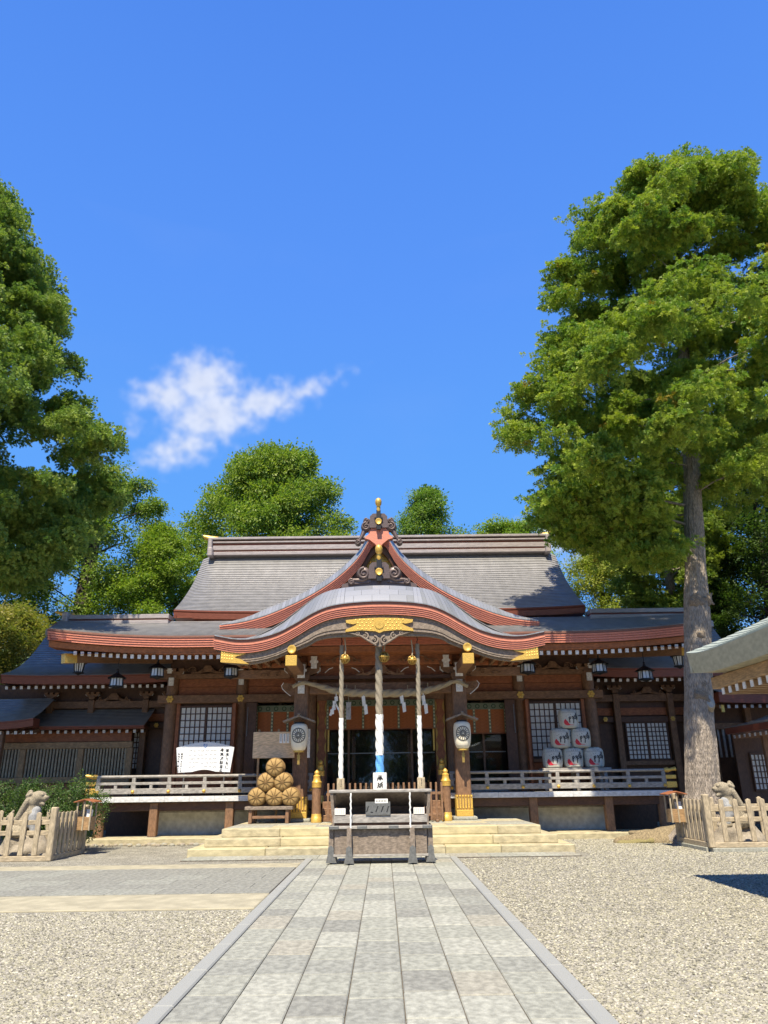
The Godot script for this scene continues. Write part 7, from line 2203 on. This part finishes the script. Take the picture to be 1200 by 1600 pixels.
	tree("oak_tree", "dark green tree below the hanging left cypress", g, [Vector3(-22, 0, -38), Vector3(-22, 7, -38), Vector3(-21.8, 15, -38)], [0.4, 0.3, 0.08],
		[Vector2(5, 3.4), Vector2(9, 4.0), Vector2(13, 3.2), Vector2(15.5, 0.8)],
		{"seed": 61, "conifer": false, "pads": 90, "per": 70, "pad": 1.1, "size": 0.66, "flat": 0.7, "col": Color(0.11, 0.21, 0.04), "col2": Color(0.28, 0.35, 0.06), "droop": 0.5})
	tree("cypress_tree", "slim cypress with pale trunk behind the right wing roof", g, [Vector3(12.9, 0, -32), Vector3(12.9, 7, -32), Vector3(12.9, 12, -32), Vector3(13.0, 20, -32)], [0.3, 0.22, 0.17, 0.04],
		[Vector2(7.6, 1.6), Vector2(10, 3.0), Vector2(13, 3.2), Vector2(16, 2.4), Vector2(20, 0.4)],
		{"seed": 67, "bark": "bark", "pads": 80, "per": 80, "pad": 1.0, "size": 0.42, "flat": 0.55, "col": Color(0.15, 0.24, 0.045), "col2": Color(0.34, 0.40, 0.06), "droop": 0.1})
	var dk := [[16.6, -31.0, 17.0, 71], [19.8, -33.0, 19.0, 73], [23.5, -33.0, 19.0, 79], [16.6, -38.0, 16.0, 83]]
	var dl := ["dark evergreen behind the corridor next to the big trunk", "dark evergreen above the pavilion roof", "dark evergreen farthest from the hall above the pavilion", "dark evergreen in the second row behind the slim cypress"]
	for k in 4:
		var d: Array = dk[k]
		tree("evergreen_tree", dl[k], "dark evergreens beyond the right corridor", [Vector3(d[0], 0, d[1]), Vector3(d[0], 6, d[1]), Vector3(d[0] + 0.3, d[2], d[1])], [0.4, 0.32, 0.05],
			[Vector2(1.5, 2.6), Vector2(5, 3.2), Vector2(9, 3.0), Vector2(d[2] - 3.0, 2.0), Vector2(d[2] + 0.4, 0.4)],
			{"seed": d[3], "conifer": false, "pads": 110, "per": 75, "pad": 1.1, "size": 0.6, "flat": 0.6, "col": Color(0.040, 0.088, 0.021), "col2": Color(0.110, 0.166, 0.035), "droop": 0.2})

func behind_camera() -> void:
	# the wooded edge of the court behind the photographer, mirrored in the glass doors
	var k := 0
	for x in [-17.0, -10.5, -4.0, 3.0, 9.5, 16.0]:
		tree("grove_tree", "leafy tree of the grove at the open side of the court", "grove trees facing the shrine", [Vector3(x, 0, 24.0 + (k % 2) * 3.0), Vector3(x, 5, 24.0 + (k % 2) * 3.0), Vector3(x, 12.5, 24.0 + (k % 2) * 3.0)], [0.35, 0.28, 0.06],
			[Vector2(0.8, 2.6), Vector2(4, 3.8), Vector2(8, 3.6), Vector2(11, 2.4), Vector2(13.5, 0.6)],
			{"seed": 90 + k, "conifer": false, "pads": 90, "per": 40, "pad": 1.4, "size": 0.9, "flat": 0.7, "col": Color(0.074, 0.158, 0.035), "col2": Color(0.202, 0.298, 0.052), "droop": 0.4})
		k += 1

func shrubs() -> void:
	var sp := [[-8.0, -20.6, 0.95, 0.95, "leafy garden shrub overhanging the fence beside the coin box", 201], [-9.3, -20.7, 1.0, 1.05, "leafy garden shrub directly behind the stone beast", 205], [-10.7, -20.6, 0.95, 0.9, "leafy garden shrub farthest from the balcony", 209]]
	for s in sp:
		var root := thing("garden_shrub", s[4], "shrub", Vector3(s[0], 0, s[1]), 0.0, "shrubs below the slatted annex")
		rng.seed = s[5]
		var st := MB.new()
		for k in 9:
			var t := TAU * k / 9.0
			st.tube([Vector3(cos(t) * 0.1, 0, sin(t) * 0.1), Vector3(cos(t) * 0.35, 0.6, sin(t) * 0.3), Vector3(cos(t) * 0.7, 1.3 + 0.3 * sin(k * 2.0), sin(t) * 0.5)], [0.025, 0.018, 0.008], 5)
		part("stems", st, M.bark_dark, root)
		var mm := MultiMesh.new()
		mm.transform_format = MultiMesh.TRANSFORM_3D; mm.use_colors = true
		mm.mesh = leaf_mesh(s[5], 16)
		mm.instance_count = 700
		for k in 700:
			var d := Vector3(rng.randfn(), rng.randfn(), rng.randfn()).normalized() * pow(rng.randf(), 0.4)
			var p := Vector3(d.x * s[2], 0.95 + d.y * 0.75 + 0.12 * sin(d.x * 9.0) , d.z * 0.7)
			if k % 22 == 0: p.y += rng.randf_range(0.0, 0.35)
			var e := rng.randf_range(0.16, 0.3)
			mm.set_instance_transform(k, Transform3D(Basis(Vector3(rng.randfn(), rng.randfn(), rng.randfn()).normalized(), rng.randf() * TAU).scaled(Vector3.ONE * e), p))
			var q := rng.randf()
			var c := Color(0.05, 0.11, 0.03).lerp(Color(0.14, 0.21, 0.06), q)
			if rng.randf() < 0.04: c = Color(0.4, 0.42, 0.25)
			mm.set_instance_color(k, c)
		var cr := MultiMeshInstance3D.new()
		cr.name = "foliage"; cr.multimesh = mm; cr.material_override = M.leaf
		root.add_child(cr, true)
	# spreading root mound between the steps and the fence on the right
	var r := thing("root_mound", "broad mossy root mound spreading before the balcony post", "roots", Vector3(6.9, 0, -21.2))
	part("root_wood", nets([[Vector3(-0.7, -0.02, 0.1), Vector3(0.5, 0.05, 0), 0.16, 0.28], [Vector3(0.5, 0.05, 0), Vector3(1.2, 0.2, 0.4), 0.28, 0.3], [Vector3(0.1, 0.0, 0.3), Vector3(0.9, 0.02, 0.35), 0.14, 0.2], [Vector3(0.2, 0.12, -0.4), Vector3(1.0, 0.2, -0.2), 0.13, 0.2], [Vector3(0.2, 0.14, -0.4), Vector3(-0.2, 0.2, -0.5), 0.12, 0.06], [Vector3(0.3, 0.1, 0.1), Vector3(1.1, 0.25, 0.2), 0.14, 0.2]], 0.05, 22.0), M.root_wood, r)
	var ml := []
	for k in 16: ml.append([Vector3(-0.8 + k * 0.08 + rng.randf_range(-0.08, 0.08), -0.03 + 0.012 * k * 0.6, rng.randf_range(0.1, 0.42)), Vector3(-0.74 + k * 0.08, -0.02 + 0.012 * k * 0.6, rng.randf_range(0.1, 0.42)), rng.randf_range(0.04, 0.09), 0.05])
	part("moss_patch", nets(ml, 0.03, 40.0), M.moss, r)

func far_hill() -> void:
	var b := MB.new()
	var nz := FastNoiseLite.new()
	nz.seed = 2; nz.frequency = 0.02; nz.fractal_octaves = 5
	var H := func(i: float, j: float) -> Vector3:
		var x := -150.0 + i * 5.0; var z := -120.0 - j * 8.0
		var h := 40.0 * exp(-pow((x + 75.0) / 50.0, 2.0)) * smoothstep(0.0, 1.0, j / 8.0) + 8.0 * nz.get_noise_2d(x, z) + nz.get_noise_2d(x * 6.0, z * 6.0) * 3.0
		return Vector3(x, maxf(h, -2.0), z)
	for i in 46:
		for j in 12:
			b.quad(H.call(i, j), H.call(i + 1, j), H.call(i + 1, j + 1), H.call(i, j + 1))
	struct("hill", b, M.hill)

func _ready() -> void:
	daylight()
	materials()
	ground()
	paving()
	far_hill()
	steps()
	shrine_hall()
	neighbours()
	big_trees()
	behind_camera()
	court_things()
	shrubs()
